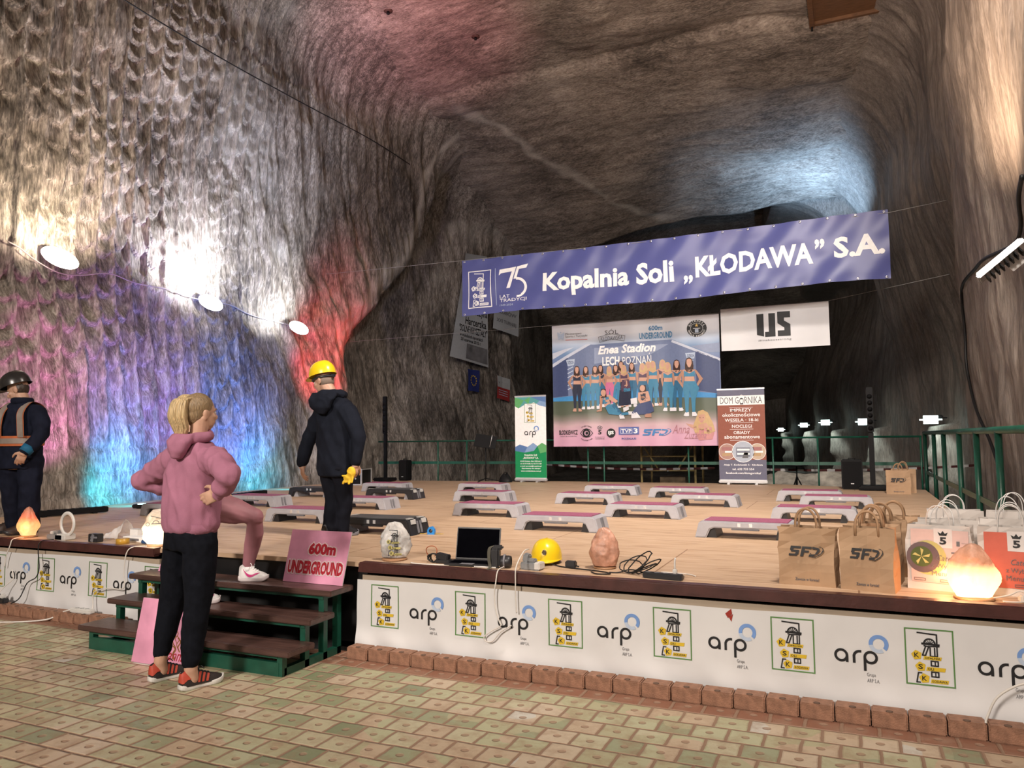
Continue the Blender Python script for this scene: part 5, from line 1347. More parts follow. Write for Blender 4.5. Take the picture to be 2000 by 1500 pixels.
    mats = (mat('black_mesh_fabric', (0.020, 0.014, 0.013), 0.7, bump=0.3, bscale=300), mat('white_foam', (0.62, 0.61, 0.58), 0.6), mat('orange_red_patch', (0.42, 0.055, 0.03), 0.6), M_blackpl)
    sneaker(t, (-4.215, 3.650, 0), (-4.150, 3.925, 0), mats, 1.0, None, mats[2]); sneaker(t, (-3.895, 3.600, 0), (-3.820, 3.885, 0), mats, 1.0, None, mats[2])
woman_hoodie()

# --- woman in pink leggings stepping up, mostly hidden behind her
def woman_leggings():
    t = thing('person', 'woman in pink leggings with one white shoe on the top step', 'person', (-4.5, 4.45, 0.335))
    f, r = Vector((.35, .94, 0)).normalized(), Vector((.94, -.35, 0)).normalized(); U = Vector((0, 0, 1))
    hc = Vector((-4.70, 4.38, 1.80))
    mb = MB(); head(mb, hc, f, U, .95); limb(mb, [(-4.66, 4.38, 1.56), (-4.69, 4.38, 1.74)], [.06, .052])
    loft(mb, [((-4.46, 4.38, 1.10), r * .14, f * .10), ((-4.55, 4.37, 1.30), r * .12, f * .09), ((-4.64, 4.37, 1.50), r * .15, f * .09), ((-4.66, 4.37, 1.58), r * .10, f * .06)])
    wl, wr = Vector((-4.62, 4.50, 1.22)), Vector((-4.36, 4.42, 1.16))
    limb(mb, [(-4.83, 4.43, 1.52), (-4.80, 4.46, 1.34), wl], [.045, .038, .026]); limb(mb, [(-4.48, 4.30, 1.52), (-4.40, 4.34, 1.34), wr], [.045, .038, .026])
    hand(mb, wl, (.3, .6, -.5), (.6, -.3, -.2), .4, 1, .95); hand(mb, wr, (.25, .5, -.7), (-.7, .2, 0), .4, -1, .95)
    limb(mb, [(-4.42, 4.37, 1.06), (-4.27, 4.44, 1.02), (-4.15, 4.505, .98), (-4.19, 4.55, .86), (-4.275, 4.588, .60)], [.085, .07, .048, .045, .034]); limb(mb, [(-4.275, 4.585, .62), (-4.27, 4.60, .55)], [.040, .035])
    limb(mb, [(-4.52, 4.40, 1.06), (-4.50, 4.36, .75), (-4.52, 4.34, .44)], [.085, .055, .040]); limb(mb, [(-4.52, 4.34, .45), (-4.51, 4.36, .395)], [.040, .034])
    fuse(mb, 'body', M_skin2, 0.006, t, 3); face_bits(t, hc, f, U, M_blondroot, .95)
    mb = MB(); M = mat3(r, f, U); mb.ball(hc - f * .02 + U * .035, (.083, .096, .092), 20, 0, M); mb.ball(hc - f * .045 - U * .05, (.080, .060, .12), 18, 0, M)
    fuse(mb, 'hair', M_blond, 0.008, t, 3, 0.004, (50, 50, 10), 6)
    M_top = mat('black_sport_top', (0.012, 0.012, 0.014), 0.6)
    mb = MB(); loft(mb, [((-4.45, 4.38, 1.06), r * .165, f * .125), ((-4.55, 4.37, 1.28), r * .15, f * .115), ((-4.63, 4.37, 1.46), r * .185, f * .115), ((-4.66, 4.37, 1.56), r * .13, f * .08)])
    limb(mb, [(-4.81, 4.42, 1.525), (-4.81, 4.45, 1.36)], [.065, .058]); limb(mb, [(-4.50, 4.31, 1.525), (-4.42, 4.33, 1.36)], [.065, .058])
    fuse(mb, 'top', M_top, 0.010, t, 4, 0.006, seed=51)
    M_leg = mat('dusty_rose_leggings', (0.34, 0.145, 0.175), 0.6, vary=0.06, scale=12)
    mb = MB(); limb(mb, [(-4.42, 4.37, 1.07), (-4.27, 4.44, 1.03), (-4.145, 4.505, .985), (-4.18, 4.55, .86), (-4.225, 4.575, .77), (-4.275, 4.588, .615)], [.118, .098, .070, .066, .062, .044])
    limb(mb, [(-4.52, 4.40, 1.07), (-4.50, 4.37, .80), (-4.52, 4.35, .62), (-4.52, 4.345, .45)], [.115, .075, .062, .045]); mb.ball((-4.46, 4.37, 1.08), (.15, .13, .12), 18)
    fuse(mb, 'leggings', M_leg, 0.008, t, 4)
    mb = MB(); mb.tube([(-4.275, 4.588, .555), (-4.275, 4.588, .60)], .046, 16); part(mb, 'sock', M_banner, t)
    mats = (mat('white_leather', (0.66, 0.64, 0.64), 0.4), mat('white_sole', (0.62, 0.56, 0.57), 0.5), None, P_white)
    sneaker(t, (-4.325, 4.545, .4905), (-4.125, 4.645, .4905), mats, 1.0, plain('magenta_mark', (0.50, 0.02, 0.17), 0.4)); sneaker(t, (-4.545, 4.30, .3355), (-4.465, 4.50, .3355), mats, 1.0, plain('magenta_mark', (0.50, 0.02, 0.17), 0.4))
woman_leggings()

# --- man in dark hoodie and yellow hard hat walking on the stage
M_navy = mat('dark_navy_fleece', (0.009, 0.011, 0.018), 0.85, vary=0.2, scale=10, bump=0.2, bscale=200, spec=0.08)
M_navy2 = mat('dark_navy_trousers', (0.007, 0.008, 0.013), 0.8, vary=0.2, scale=10, spec=0.08)
M_yel = mat('yellow_helmet_plastic', (0.72, 0.50, 0.01), 0.28, vary=0.05, scale=5)
def man_walking():
    t = thing('person', 'man in dark hooded jacket and yellow hard hat walking on the stage', 'person', (-4.45, 5.9, ZS))
    f, r = Vector((.10, 1, 0)).normalized(), Vector((1, -.10, 0)).normalized(); U = Vector((0, 0, 1))
    hf = Vector((-.95, .02, -.30)); hu = Vector((-.28, .04, 1)); hc = Vector((-4.60, 5.90, 2.125))
    mb = MB(); head(mb, hc, hf, hu, 1.02); limb(mb, [(-4.47, 5.90, 1.90), (-4.53, 5.90, 2.02), (-4.575, 5.90, 2.09)], [.075, .066, .066])
    loft(mb, [((-4.44, 5.9, 1.25), r * .14, f * .10), ((-4.45, 5.9, 1.5), r * .15, f * .10), ((-4.46, 5.9, 1.80), r * .18, f * .10), ((-4.46, 5.9, 1.92), r * .12, f * .07)])
    wl, wr = Vector((-4.845, 5.90, 1.325)), Vector((-4.17, 5.82, 1.34))
    limb(mb, [(-4.62, 5.93, 1.83), (-4.79, 5.94, 1.58), wl], [.055, .046, .030]); limb(mb, [(-4.30, 5.86, 1.82), (-4.15, 5.84, 1.58), wr], [.055, .046, .030])
    hand(mb, wl, (.05, .05, -1), (.55, .8, 0), .38, -1, 1.08); hand(mb, wr, (-.05, -.1, -1), (-.8, .3, 0), .75, 1, 1.05)
    limb(mb, [(-4.52, 5.92, 1.34), (-4.51, 5.94, 1.02), (-4.515, 5.885, .74)], [.09, .06, .045]); limb(mb, [(-4.38, 5.88, 1.34), (-4.39, 5.95, 1.0), (-4.415, 5.97, .74)], [.09, .06, .045])
    fuse(mb, 'body', M_skin, 0.006, t, 3); face_bits(t, hc, hf, hu, M_hairdark, 1.02)
    F, R, Uu = basis(hf, hu)
    mb = MB(); mb.ball(hc - F * .030 - Uu * .012, (.080, .074, .070), 18, 0, mat3(R, F, Uu)); fuse(mb, 'hair', mat('grey_stubble_hair', (0.20, 0.15, 0.12), 0.7), 0.008, t, 2)
    hh, g = helmet_parts(t, hc + Uu * .055 - F * .004, hf + Uu * .10, hu, M_yel, 1.0)
    mb = MB(); mb.tube([g(.085 * math.cos(a), .112 * math.sin(a), -.030) for a in np.linspace(0, 2 * math.pi, 25)], .006, 6, flat=2.2); mb.box(g(0, -.120, -.030), (.04, .03, .025)); part(mb, 'headband', M_blackpl, t)
    mb = MB(); loft(mb, [((-4.435, 5.9, 1.225), r * .195, f * .140), ((-4.435, 5.9, 1.33), r * .205, f * .145), ((-4.44, 5.9, 1.50), r * .208, f * .142), ((-4.445, 5.9, 1.68), r * .216, f * .140), ((-4.45, 5.9, 1.82), r * .215, f * .126), ((-4.46, 5.9, 1.90), r * .180, f * .11), ((-4.47, 5.9, 1.965), r * .115, f * .095)])
    limb(mb, [(-4.62, 5.93, 1.83), (-4.72, 5.94, 1.70), (-4.79, 5.94, 1.58), (-4.835, 5.92, 1.44), (-4.848, 5.90, 1.35)], [.092, .080, .070, .062, .054]); limb(mb, [(-4.30, 5.86, 1.83), (-4.21, 5.85, 1.70), (-4.155, 5.84, 1.58), (-4.16, 5.83, 1.45), (-4.17, 5.82, 1.36)], [.092, .080, .070, .060, .052])
    fuse(mb, 'jacket', M_navy, 0.011, t, 5, 0.012, (6, 6, 3.5), 61)
    nb = Vector((-4.49, 5.89, 1.99)); mb = MB()
    mb.tube([nb + r * .115 * math.cos(a) + f * .10 * math.sin(a) for a in np.linspace(0, 2 * math.pi, 25)], .040, 10)
    loft(mb, [(nb - f * .095 + U * .01, r * .150, f * .05), (nb - f * .135 - U * .05, r * .155, f * .055), (nb - f * .150 - U * .13, r * .115, f * .05), (nb - f * .145 - U * .19, r * .050, f * .03)])
    fuse(mb, 'hood', M_navy, 0.010, t, 4, 0.012, (12, 12, 9), 63)
    mb = MB(); loft(mb, [((-4.43, 5.9, 1.42), r * .19, f * .13), ((-4.43, 5.9, 1.28), r * .200, f * .14)])
    limb(mb, [(-4.535, 5.92, 1.34), (-4.52, 5.94, 1.15), (-4.51, 5.94, .98), (-4.51, 5.90, .83), (-4.515, 5.885, .715)], [.112, .098, .080, .072, .066]); limb(mb, [(-4.37, 5.88, 1.34), (-4.38, 5.93, 1.15), (-4.39, 5.95, .98), (-4.41, 5.965, .83), (-4.415, 5.97, .715)], [.112, .095, .078, .070, .066])
    fuse(mb, 'trousers', M_navy2, 0.011, t, 4, 0.012, (8, 8, 6), 65)
    mats = (M_blackpl, M_dgrey, None, M_blackpl)
    sneaker(t, (-4.505, 5.80, ZS + .0005), (-4.565, 6.05, ZS + .0005), mats, 1.05); sneaker(t, (-4.42, 5.90, ZS + .0005), (-4.40, 6.18, ZS + .0005), mats, 1.05)
    # yellow glove held in the right hand
    q = thing('work_glove', 'crumpled yellow work glove held in the right hand of the walking man', 'glove', (-4.20, 5.80, 1.24))
    mb = MB(); mb.ball((-4.195, 5.790, 1.265), (.045, .030, .055), 14); mb.ball((-4.225, 5.785, 1.215), (.050, .028, .030), 14)
    for k in range(4): limb(mb, [(-4.235 + .02 * k, 5.785, 1.215), (-4.27 + .032 * k, 5.77, 1.165 + .012 * (k % 2))], [.015, .012])
    limb(mb, [(-4.22, 5.78, 1.23), (-4.275, 5.765, 1.235)], [.016, .012])
    o = fuse(mb, 'glove', mat('yellow_fabric', (0.66, 0.42, 0.02), 0.8), 0.006, None, 2, 0.006, (25, 25, 25), 71); adopt(o, q)
man_walking()

# --- worker with hi-vis braces at the left edge
def worker():
    t = thing('person', 'man in black helmet and orange reflective braces looking down, left stage edge', 'person', (-7.72, 5.06, ZS))
    f, r = Vector((.20, -.98, 0)).normalized(), Vector((-.98, -.20, 0)).normalized(); U = Vector((0, 0, 1))
    hf = Vector((-.75, -.50, -.42)); hu = Vector((-.30, -.15, 1)); hc = Vector((-7.76, 5.03, 2.105))
    mb = MB(); head(mb, hc, hf, hu, 1.02); limb(mb, [(-7.70, 5.06, 1.92), (-7.715, 5.05, 2.02), (-7.74, 5.04, 2.07)], [.075, .064, .062])
    c0 = lambda z, dx=0: Vector((-7.72 + dx, 5.06, z))
    loft(mb, [(c0(1.30), r * .14, f * .10), (c0(1.55), r * .15, f * .10), (c0(1.82), r * .18, f * .10), (c0(1.93), r * .11, f * .07)])
    wl, wr = Vector((-7.43, 4.90, 1.475)), Vector((-7.93, 4.85, 1.55))
    limb(mb, [(-7.53, 5.09, 1.87), (-7.40, 5.05, 1.66), wl], [.055, .046, .030]); limb(mb, [(-7.91, 5.03, 1.87), (-8.02, 4.98, 1.64), wr], [.055, .046, .030])
    hand(mb, wl, (-.45, -.12, -.85), (-.5, .5, 0), .40, -1, 1.1); hand(mb, wr, (.25, -.45, .05), (.3, .3, .6), .8, 1, 1.05)
    limb(mb, [(-7.62, 5.09, 1.40), (-7.60, 5.08, 1.05), (-7.60, 5.10, .74)], [.09, .06, .045]); limb(mb, [(-7.82, 5.05, 1.40), (-7.84, 5.06, 1.05), (-7.86, 5.12, .74)], [.09, .06, .045])
    fuse(mb, 'body', M_skin, 0.006, t, 3); face_bits(t, hc, hf, hu, M_hairdark, 1.02)
    F, R, Uu = basis(hf, hu); mb = MB(); mb.ball(hc - F * .028 + Uu * .002, (.082, .080, .080), 18, 0, mat3(R, F, Uu)); fuse(mb, 'hair', M_hairdark, 0.008, t, 2, 0.003, (60, 60, 30), 8)
    hh, g = helmet_parts(t, hc + Uu * .050, hf + Uu * .10, hu, mat('black_helmet_plastic', (0.020, 0.018, 0.018), 0.25), 1.05)
    mb = MB(); mb.box(g(0, .140, .045), (.045, .045, .055), M=mat3(R, F, Uu), bev=.01); part(mb, 'lamp_holder', M_blackpl, t)
    M_ov = mat('dark_blue_overall', (0.009, 0.011, 0.022), 0.8, vary=0.25, scale=12, spec=0.08)
    mb = MB(); loft(mb, [(c0(1.305), r * .205, f * .150), (c0(1.42), r * .205, f * .150), (c0(1.56), r * .200, f * .145), (c0(1.72), r * .215, f * .142), (c0(1.85), r * .222, f * .125), (c0(1.92), r * .185, f * .11), (c0(1.985), r * .095, f * .085)])
    limb(mb, [(-7.54, 5.09, 1.865), (-7.45, 5.07, 1.77), (-7.40, 5.05, 1.66), (-7.415, 4.98, 1.55), (-7.43, 4.915, 1.49)], [.092, .084, .074, .064, .055]); limb(mb, [(-7.90, 5.03, 1.865), (-7.98, 5.01, 1.77), (-8.015, 4.98, 1.66), (-7.98, 4.92, 1.59), (-7.945, 4.87, 1.555)], [.095, .088, .080, .066, .056])
    fuse(mb, 'overall_jacket', M_ov, 0.011, t, 4, 0.010, (8, 8, 5), 81)
    mb = MB(); mb.tube([Vector((-7.715, 5.05, 1.99)) + r * .085 * math.cos(a) + f * .08 * math.sin(a) for a in np.linspace(0.0, 2 * math.pi, 25)], .022, 8, flat=1.6); part(mb, 'collar', M_ov, t)
    mb = MB(); mb.tube([(-7.422, 4.945, 1.525), (-7.432, 4.905, 1.472)], [.061, .057], 16); part(mb, 'blue_cuff', plain('teal_cuff', (0.01, 0.10, 0.20)), t)
    mb = MB(); loft(mb, [(c0(1.47), r * .18, f * .13), (c0(1.35), r * .195, f * .14)])
    limb(mb, [(-7.62, 5.09, 1.40), (-7.60, 5.08, 1.18), (-7.60, 5.08, .98), (-7.60, 5.09, .80), (-7.60, 5.10, .73)], [.118, .108, .098, .092, .086]); limb(mb, [(-7.82, 5.05, 1.40), (-7.84, 5.06, 1.18), (-7.85, 5.08, .98), (-7.86, 5.12, .80), (-7.86, 5.12, .73)], [.118, .112, .100, .094, .090])
    fuse(mb, 'overall_trousers', M_ov, 0.011, t, 4, 0.012, (8, 8, 6), 83)
    M_or = mat('orange_hi_vis', (0.40, 0.10, 0.03), 0.7); M_rf = mat('grey_reflective_tape', (0.23, 0.19, 0.165), 0.5)
    def band(z, hgt, nm, m, k):
        mb = MB(); n = 40; v = []
        for zz in (z - hgt / 2, z + hgt / 2):
            for i in range(n):
                a = 2 * math.pi * i / n; co, si = math.cos(a), math.sin(a); sg = lambda q: abs(q) ** (2 / 2.4) * (1 if q >= 0 else -1)
                v.append(c0(zz) + r * (.206 + k) * sg(co) + f * (.151 + k) * sg(si))
        mb.add(v, [(i, (i + 1) % n, n + (i + 1) % n, n + i) for i in range(n)], 0, True); part(mb, nm, m, t)
    band(1.585, .10, 'orange_belt', M_or, .010); band(1.585, .052, 'reflective_belt_strip', M_rf, .014)
    for s, off in ((-1, .11), (1, .11)):
        for w, m, nm, o in ((.085, M_or, 'orange_brace', .0), (.068, M_rf, 'reflective_brace_strip', .004)):
            path = [c0(1.62) + r * s * off * 1.25 + f * (.150 + o), c0(1.75) + r * s * off * 1.2 + f * (.156 + o), c0(1.87) + r * s * off * 1.05 + f * (.140 + o), c0(1.965) + r * s * off * .98 + f * (.055 + o), c0(1.975) + r * s * off - f * .03, c0(1.90) + r * s * off * 1.1 - f * (.125 + o), c0(1.62) + r * s * off * 1.2 - f * (.158 + o)]
            P = spline(path, 5); mb = MB(); mb.add([p + r * w / 2 * k for p in P for k in (-1, 1)], [(2 * i, 2 * i + 1, 2 * i + 3, 2 * i + 2) for i in range(len(P) - 1)], 0, True); part(mb, nm, m, t)
    for (hx, hy) in ((-7.585, 5.17), (-7.86, 5.19)):
        sneaker(t, (hx, hy, ZS + .0005), (hx - .13, hy - .27, ZS + .0005), (mat('dark_leather', (0.03, 0.016, 0.013), 0.5), M_blackpl, None, M_blackpl), 1.15, name='boot')
    q = thing('notepad', 'small yellow and white notepad held by the worker with orange braces', 'notepad', (-7.91, 4.80, 1.56))
    mb = MB(); mb.box((-7.88, 4.79, 1.575), (.10, .012, .10), M=Matrix.Rotation(.4, 3, 'Z')); part(mb, 'cover', plain('yellow_card', (0.62, 0.42, 0.03)), q)
    mb = MB(); mb.box((-7.872, 4.778, 1.60), (.085, .006, .06), M=Matrix.Rotation(.4, 3, 'Z')); part(mb, 'paper', P_white, q)
worker()
# ------------------------------------------------------------------ salt lamps
def salt_mat(name, col, glow=None, strength=0.0, h=0.28, trans=0.0):
    m, nt, b = base_mat(name)
    tc = nn(nt, 'ShaderNodeTexCoord')
    no = nn(nt, 'ShaderNodeTexNoise'); no.inputs['Scale'].default_value = 11; no.inputs['Detail'].default_value = 6; no.inputs['Roughness'].default_value = 0.65
    nt.links.new(tc.outputs['Object'], no.inputs['Vector'])
    r = ramp(nt, [(0.30, [c * 0.60 for c in col]), (0.52, col), (0.72, [min(1, c * 1.35 + 0.06) for c in col])]); nt.links.new(no.outputs['Fac'], r.inputs[0])
    nt.links.new(r.outputs[0], b.inputs['Base Color']); b.inputs['Roughness'].default_value = 0.45
    b.inputs['Subsurface Weight'].default_value = 0.25; b.inputs['Subsurface Radius'].default_value = (0.03, 0.015, 0.01)
    bp = nn(nt, 'ShaderNodeBump'); bp.inputs['Strength'].default_value = 0.6; bp.inputs['Distance'].default_value = 0.012
    nt.links.new(no.outputs['Fac'], bp.inputs['Height']); nt.links.new(bp.outputs[0], b.inputs['Normal'])
    if glow:   # the bulb sits low inside the block: the crystal gives off most light near it
        sp = nn(nt, 'ShaderNodeSeparateXYZ'); nt.links.new(tc.outputs['Object'], sp.inputs[0])
        z = math_n(nt, 'DIVIDE', sp.outputs['Z'], h)
        k = ramp(nt, [(0.0, glow[0]), (0.45, glow[1]), (0.70, glow[2]), (1.0, glow[3])]); nt.links.new(math_n(nt, 'ADD', z, math_n(nt, 'MULTIPLY', math_n(nt, 'SUBTRACT', no.outputs['Fac'], 0.5), 0.25)), k.inputs[0])
        nt.links.new(k.outputs[0], b.inputs['Emission Color']); b.inputs['Emission Strength'].default_value = strength
    return m
def salt_lamp(label, loc, w, d, h, m, seed, rz=0.0, base=True, top=0.35, name='salt_lamp'):
    t = thing(name, label, 'salt lamp' if base else 'salt block', loc, rz)
    z0 = 0.014 if base else 0.004
    def fn(a, b):
        th = 2 * math.pi * a
        prof = (math.sin(math.pi * (0.15 + 0.72 * b)) ** 0.45) * (1 - (1 - top) * b ** 2.6)
        if b < 0.02: prof *= 0.0
        if b > 0.985: prof *= 0.0
        n = 1 + 0.20 * float(vnoise(math.cos(th) * 1.3 + 3, math.sin(th) * 1.3, b * 2.6, seed)) + 0.09 * float(vnoise(math.cos(th) * 3, math.sin(th) * 3 + 2, b * 6, seed + 1)) + 0.05 * float(vnoise(math.cos(th) * 7, math.sin(th) * 7 + 2, b * 15, seed + 2))
        return (w / 2 * prof * n * math.cos(th), d / 2 * prof * n * math.sin(th), z0 + (h - z0) * b + (0.012 * math.sin(th * 2 + seed) * b))
    mb = MB(); mb.grid(56, 44, fn, closed_u=True); mb.build('crystal', m, t)
    if base:
        mb = MB(); mb.lathe([(w * .36, 0), (w * .40, .004), (w * .40, .011), (w * .36, .0145)], 24); mb.build('wooden_base', mat('lamp_base_wood', (0.30, 0.16, 0.08), 0.5, vary=0.2, scale=30, stretch=(1, 6, 1)), t)
    return t
S_orange = salt_mat('orange_salt', (0.50, 0.22, 0.14), ((1.0, 0.62, 0.25), (1.0, 0.45, 0.14), (0.55, 0.06, 0.02), (0.06, 0.02, 0.015)), 1.0, 0.28)
S_white = salt_mat('white_salt', (0.60, 0.52, 0.44), ((1.0, 0.86, 0.60), (1.0, 0.80, 0.52), (0.28, 0.18, 0.09), (0.03, 0.02, 0.01)), 1.6, 0.30)
S_big = salt_mat('peach_salt', (0.60, 0.34, 0.24), ((1.0, 0.66, 0.34), (1.0, 0.55, 0.22), (0.12, 0.035, 0.012), (0.02, 0.007, 0.004)), 3.0, 0.29)
S_pink = salt_mat('pink_salt', (0.46, 0.24, 0.165)); S_grey = salt_mat('grey_salt', (0.42, 0.41, 0.40))
salt_lamp('glowing orange salt lamp at the worker\'s feet on the left stage edge', (-7.36, 4.92, ZS), .21, .17, .285, S_orange, 3, top=.5)
point((-7.30, 4.80, ZS + 0.10), 1.6, (1.0, 0.35, 0.12), 0.05)
lw = salt_lamp('glowing white salt lamp with an engraved headframe beside the pink hoodie', (-5.60, 4.93, ZS), .30, .22, .31, S_white, 8, rz=.7, top=.6)
point((-5.55, 4.78, ZS + 0.08), 1.2, (1.0, 0.72, 0.42), 0.05)
salt_lamp('brightly glowing peach salt lamp in front of the white catering bags', (0.575, 4.91, ZS), .25, .21, .29, S_big, 5, top=.62)
point((0.50, 4.775, ZS + 0.07), 2.6, (1.0, 0.45, 0.18), 0.05); point((0.45, 5.03, ZS + 0.10), 1.6, (1.0, 0.40, 0.16), 0.05)
salt_lamp('unlit rough pink salt lamp behind the black cables on the stage edge', (-1.61, 5.17, ZS), .20, .17, .27, S_pink, 12, top=.55)
gl = salt_lamp('grey salt block painted with a pit headframe emblem beside the pink sign', (-3.20, 4.97, ZS), .24, .10, .275, S_grey, 19, rz=.5, base=True, top=.55)
def engraved(parent, w, h, z, y, dark, yel):
    ink = Ink(); headframe(ink, -w / 2, z, w, h, None, dark, yel, dark)
    o = ink.build('emblem', None, 0.0, 0.0006); o.parent = parent; o.location = (0, y, 0); o.rotation_euler = (0.0, 0, 0)
engraved(gl, .155, .215, .03, -.060, P_black, mat('gold_line', (.40, .36, .12), .5))
ink = Ink(); k = P_grey
ink.line([(-.06, .27), (.03, .245), (.03, .215)], .006, k); ink.ring(-.02, .205, .022, .027, k, 0, 180, 12); ink.line([(-.055, .203), (.03, .203)], .006, k); ink.ring(-.085, .20, .012, .016, k)
o = ink.build('engraving', None, 0.0); o.parent = lw; o.location = (0.0, -.118, 0)

# ------------------------------------------------------------------ small things along the stage edge
M_white_pl = mat('white_plastic', (0.60, 0.59, 0.57), 0.35, vary=0.04); M_cable_w = plain('white_cable', (0.60, 0.57, 0.53), 0.45); M_cable_b = plain('black_cable', (0.012, 0.012, 0.013), 0.45)
M_greypl = mat('mid_grey_plastic', (0.22, 0.23, 0.24), 0.45); M_screen = mat('black_screen', (0.002, 0.002, 0.003), 0.4, spec=0.0); M_orange_c = plain('orange_cable', (0.30, 0.07, 0.02), 0.5)
def cable(label, pts, r=0.004, m=None, cat='cable', name='cable', n=7, sm=6):
    return tag(MB().tube(spline(pts, sm), r, n).build(name, m or M_cable_b), label, cat)
Z = ZS
t = thing('adapter_block', 'grey adapter block with plugs left of the small ring lamp', 'adapter', (-6.98, 4.93, Z))
mb = MB(); mb.box((0, 0, .022), (.14, .08, .044), bev=.006); mb.build('housing', M_greypl, t); mb = MB(); mb.box((-.02, .0, .058), (.05, .05, .030), bev=.006); mb.build('plug', M_white_pl, t); mb = MB(); mb.box((.04, .01, .062), (.045, .05, .036), bev=.006); mb.build('plug', M_greypl, t)
t = thing('ring_lamp', 'small white ring lamp on a square base near the left stage edge', 'lamp', (-6.79, 4.90, Z))
mb = MB(); mb.box((0, 0, .03), (.13, .12, .06), bev=.01); mb.build('base', M_white_pl, t); mb = MB(); mb.box((-.02, -.0605, .030), (.085, .004, .040)); mb.build('display', M_screen, t)
mb = MB(); mb.tube([(.02 + .088 * math.cos(a), .0, .150 + .100 * math.sin(a)) for a in np.linspace(-math.pi / 2, 1.5 * math.pi, 33)], .011, 10, flat=1.6); mb.build('ring', M_white_pl, t)
t = thing('black_case', 'small black case with grey tape in front of the crumpled plastic bag', 'case', (-6.38, 4.90, Z))
mb = MB(); mb.box((0, 0, .038), (.12, .07, .076), bev=.005); mb.build('body', M_blackpl, t); mb = MB(); mb.box((.0, -.0365, .040), (.034, .002, .07), M=Matrix.Rotation(.3, 3, 'Y')); mb.box((.02, -.0372, .046), (.085, .002, .016)); mb.build('tape', M_dgrey, t)
t = thing('plastic_bag', 'crumpled clear plastic bag lying behind the black case on the left stage edge', 'bag', (-6.42, 5.16, Z))
mb = MB(); mb.grid(30, 20, lambda a, b: (.17 * (a - .5) * 2 * (1 - .5 * b), .10 * math.cos(math.pi * b) * (1 - .3 * a), .004 + .17 * math.sin(math.pi * b) ** .7 * (.25 + .75 * a) * (.75 + .35 * float(vnoise(a * 5, b * 5, 0, 3))) + .01 * abs(float(vnoise(a * 14, b * 14, 0, 5)))))
mb.build('film', mat('clear_film', (0.80, 0.80, 0.82), 0.18, alpha=0.55), t)
t = thing('white_box', 'upright little white carton next to the plastic bag', 'box', (-6.22, 5.20, Z)); mb = MB(); mb.box((0, 0, .045), (.10, .06, .09), bev=.002); mb.build('carton', P_white, t); mb = MB(); mb.box((0, 0, .0912), (.102, .062, .003)); mb.build('lid', M_white_pl, t)
t = thing('white_box', 'long flat white carton between the yellow tape roll and the white salt lamp', 'box', (-6.03, 5.08, Z)); mb = MB(); mb.box((0, 0, .022), (.30, .12, .044), bev=.002); mb.build('carton', P_white, t); mb = MB(); mb.box((0, -.0605, .022), (.12, .002, .02)); mb.build('sticker', M_dgrey, t)
t = thing('tape_roll', 'roll of yellow packing tape lying on the left stage edge', 'tape', (-6.03, 4.90, Z)); mb = MB(); mb.lathe([(.040, 0), (.056, 0), (.056, .048), (.040, .048), (.040, 0)], 28, cap=False); mb.build('tape', mat('honey_tape', (0.42, 0.24, 0.03), 0.3), t); mb = MB(); mb.lathe([(.036, 0), (.0405, 0), (.0405, .048), (.036, .048), (.036, 0)], 28, cap=False); mb.build('core', plain('card_core', (.35, .25, .16)), t)
t = thing('pocket_torch', 'small blue and black torch beside the white salt lamp', 'torch', (-5.79, 4.95, Z)); mb = MB(); mb.tube([(-.05, 0, .020), (.03, .01, .020)], .018, 12); mb.build('barrel', plain('blue_metal', (.03, .10, .28), .3), t); mb = MB(); mb.tube([(.03, .01, .020), (.05, .012, .020)], .0195, 12); mb.build('head', M_blackpl, t)
t = thing('brown_bottle', 'small brown bottle half hidden behind the white salt lamp', 'bottle', (-5.80, 5.12, Z)); mb = MB(); mb.lathe([(.0, 0), (.026, .002), (.026, .06), (.012, .08)], 16); mb.build('glass', plain('brown_glass', (.10, .035, .012), .2), t); mb = MB(); mb.lathe([(.014, .078), (.014, .10), (.0, .10)], 14); mb.build('cap', M_blackpl, t)
# black adapter with tangled leads
t = thing('power_adapter', 'black power adapter with bundled leads left of the laptop', 'adapter', (-2.80, 4.97, Z)); mb = MB(); mb.box((.02, 0, .045), (.10, .055, .045), bev=.006, M=Matrix.Rotation(.15, 3, 'Y')); mb.box((.03, -.01, .014), (.12, .06, .026), bev=.006); mb.build('housing', M_blackpl, t)
mb = MB(); rnd = random.Random(4)
for k in range(6): mb.tube([(-.055 + (.032 + .006 * k % 3) * math.cos(a) * .8, -.02 + .02 * rnd.random() + .012 * math.sin(a * 2 + k), .035 + .030 * math.sin(a)) for a in np.linspace(0, 2 * math.pi, 17)], .0042, 6)
mb.build('lead', M_cable_b, t)
mb = MB(); mb.tube([(-.085 + .045 * math.cos(a), .01 + .01 * math.sin(2 * a), .075 + .042 * math.sin(a)) for a in np.linspace(-.8, 4.4, 20)], .0032, 6); mb.build('orange_lead', M_orange_c, t)
cable('white lead running from the black adapter along the edge to the laptop', [(-2.99, 4.86, Z + .006), (-2.93, 4.84, Z + .006), (-2.82, 4.84, Z + .006), (-2.70, 4.86, Z + .005), (-2.60, 4.90, Z + .005)], .005, M_cable_w)
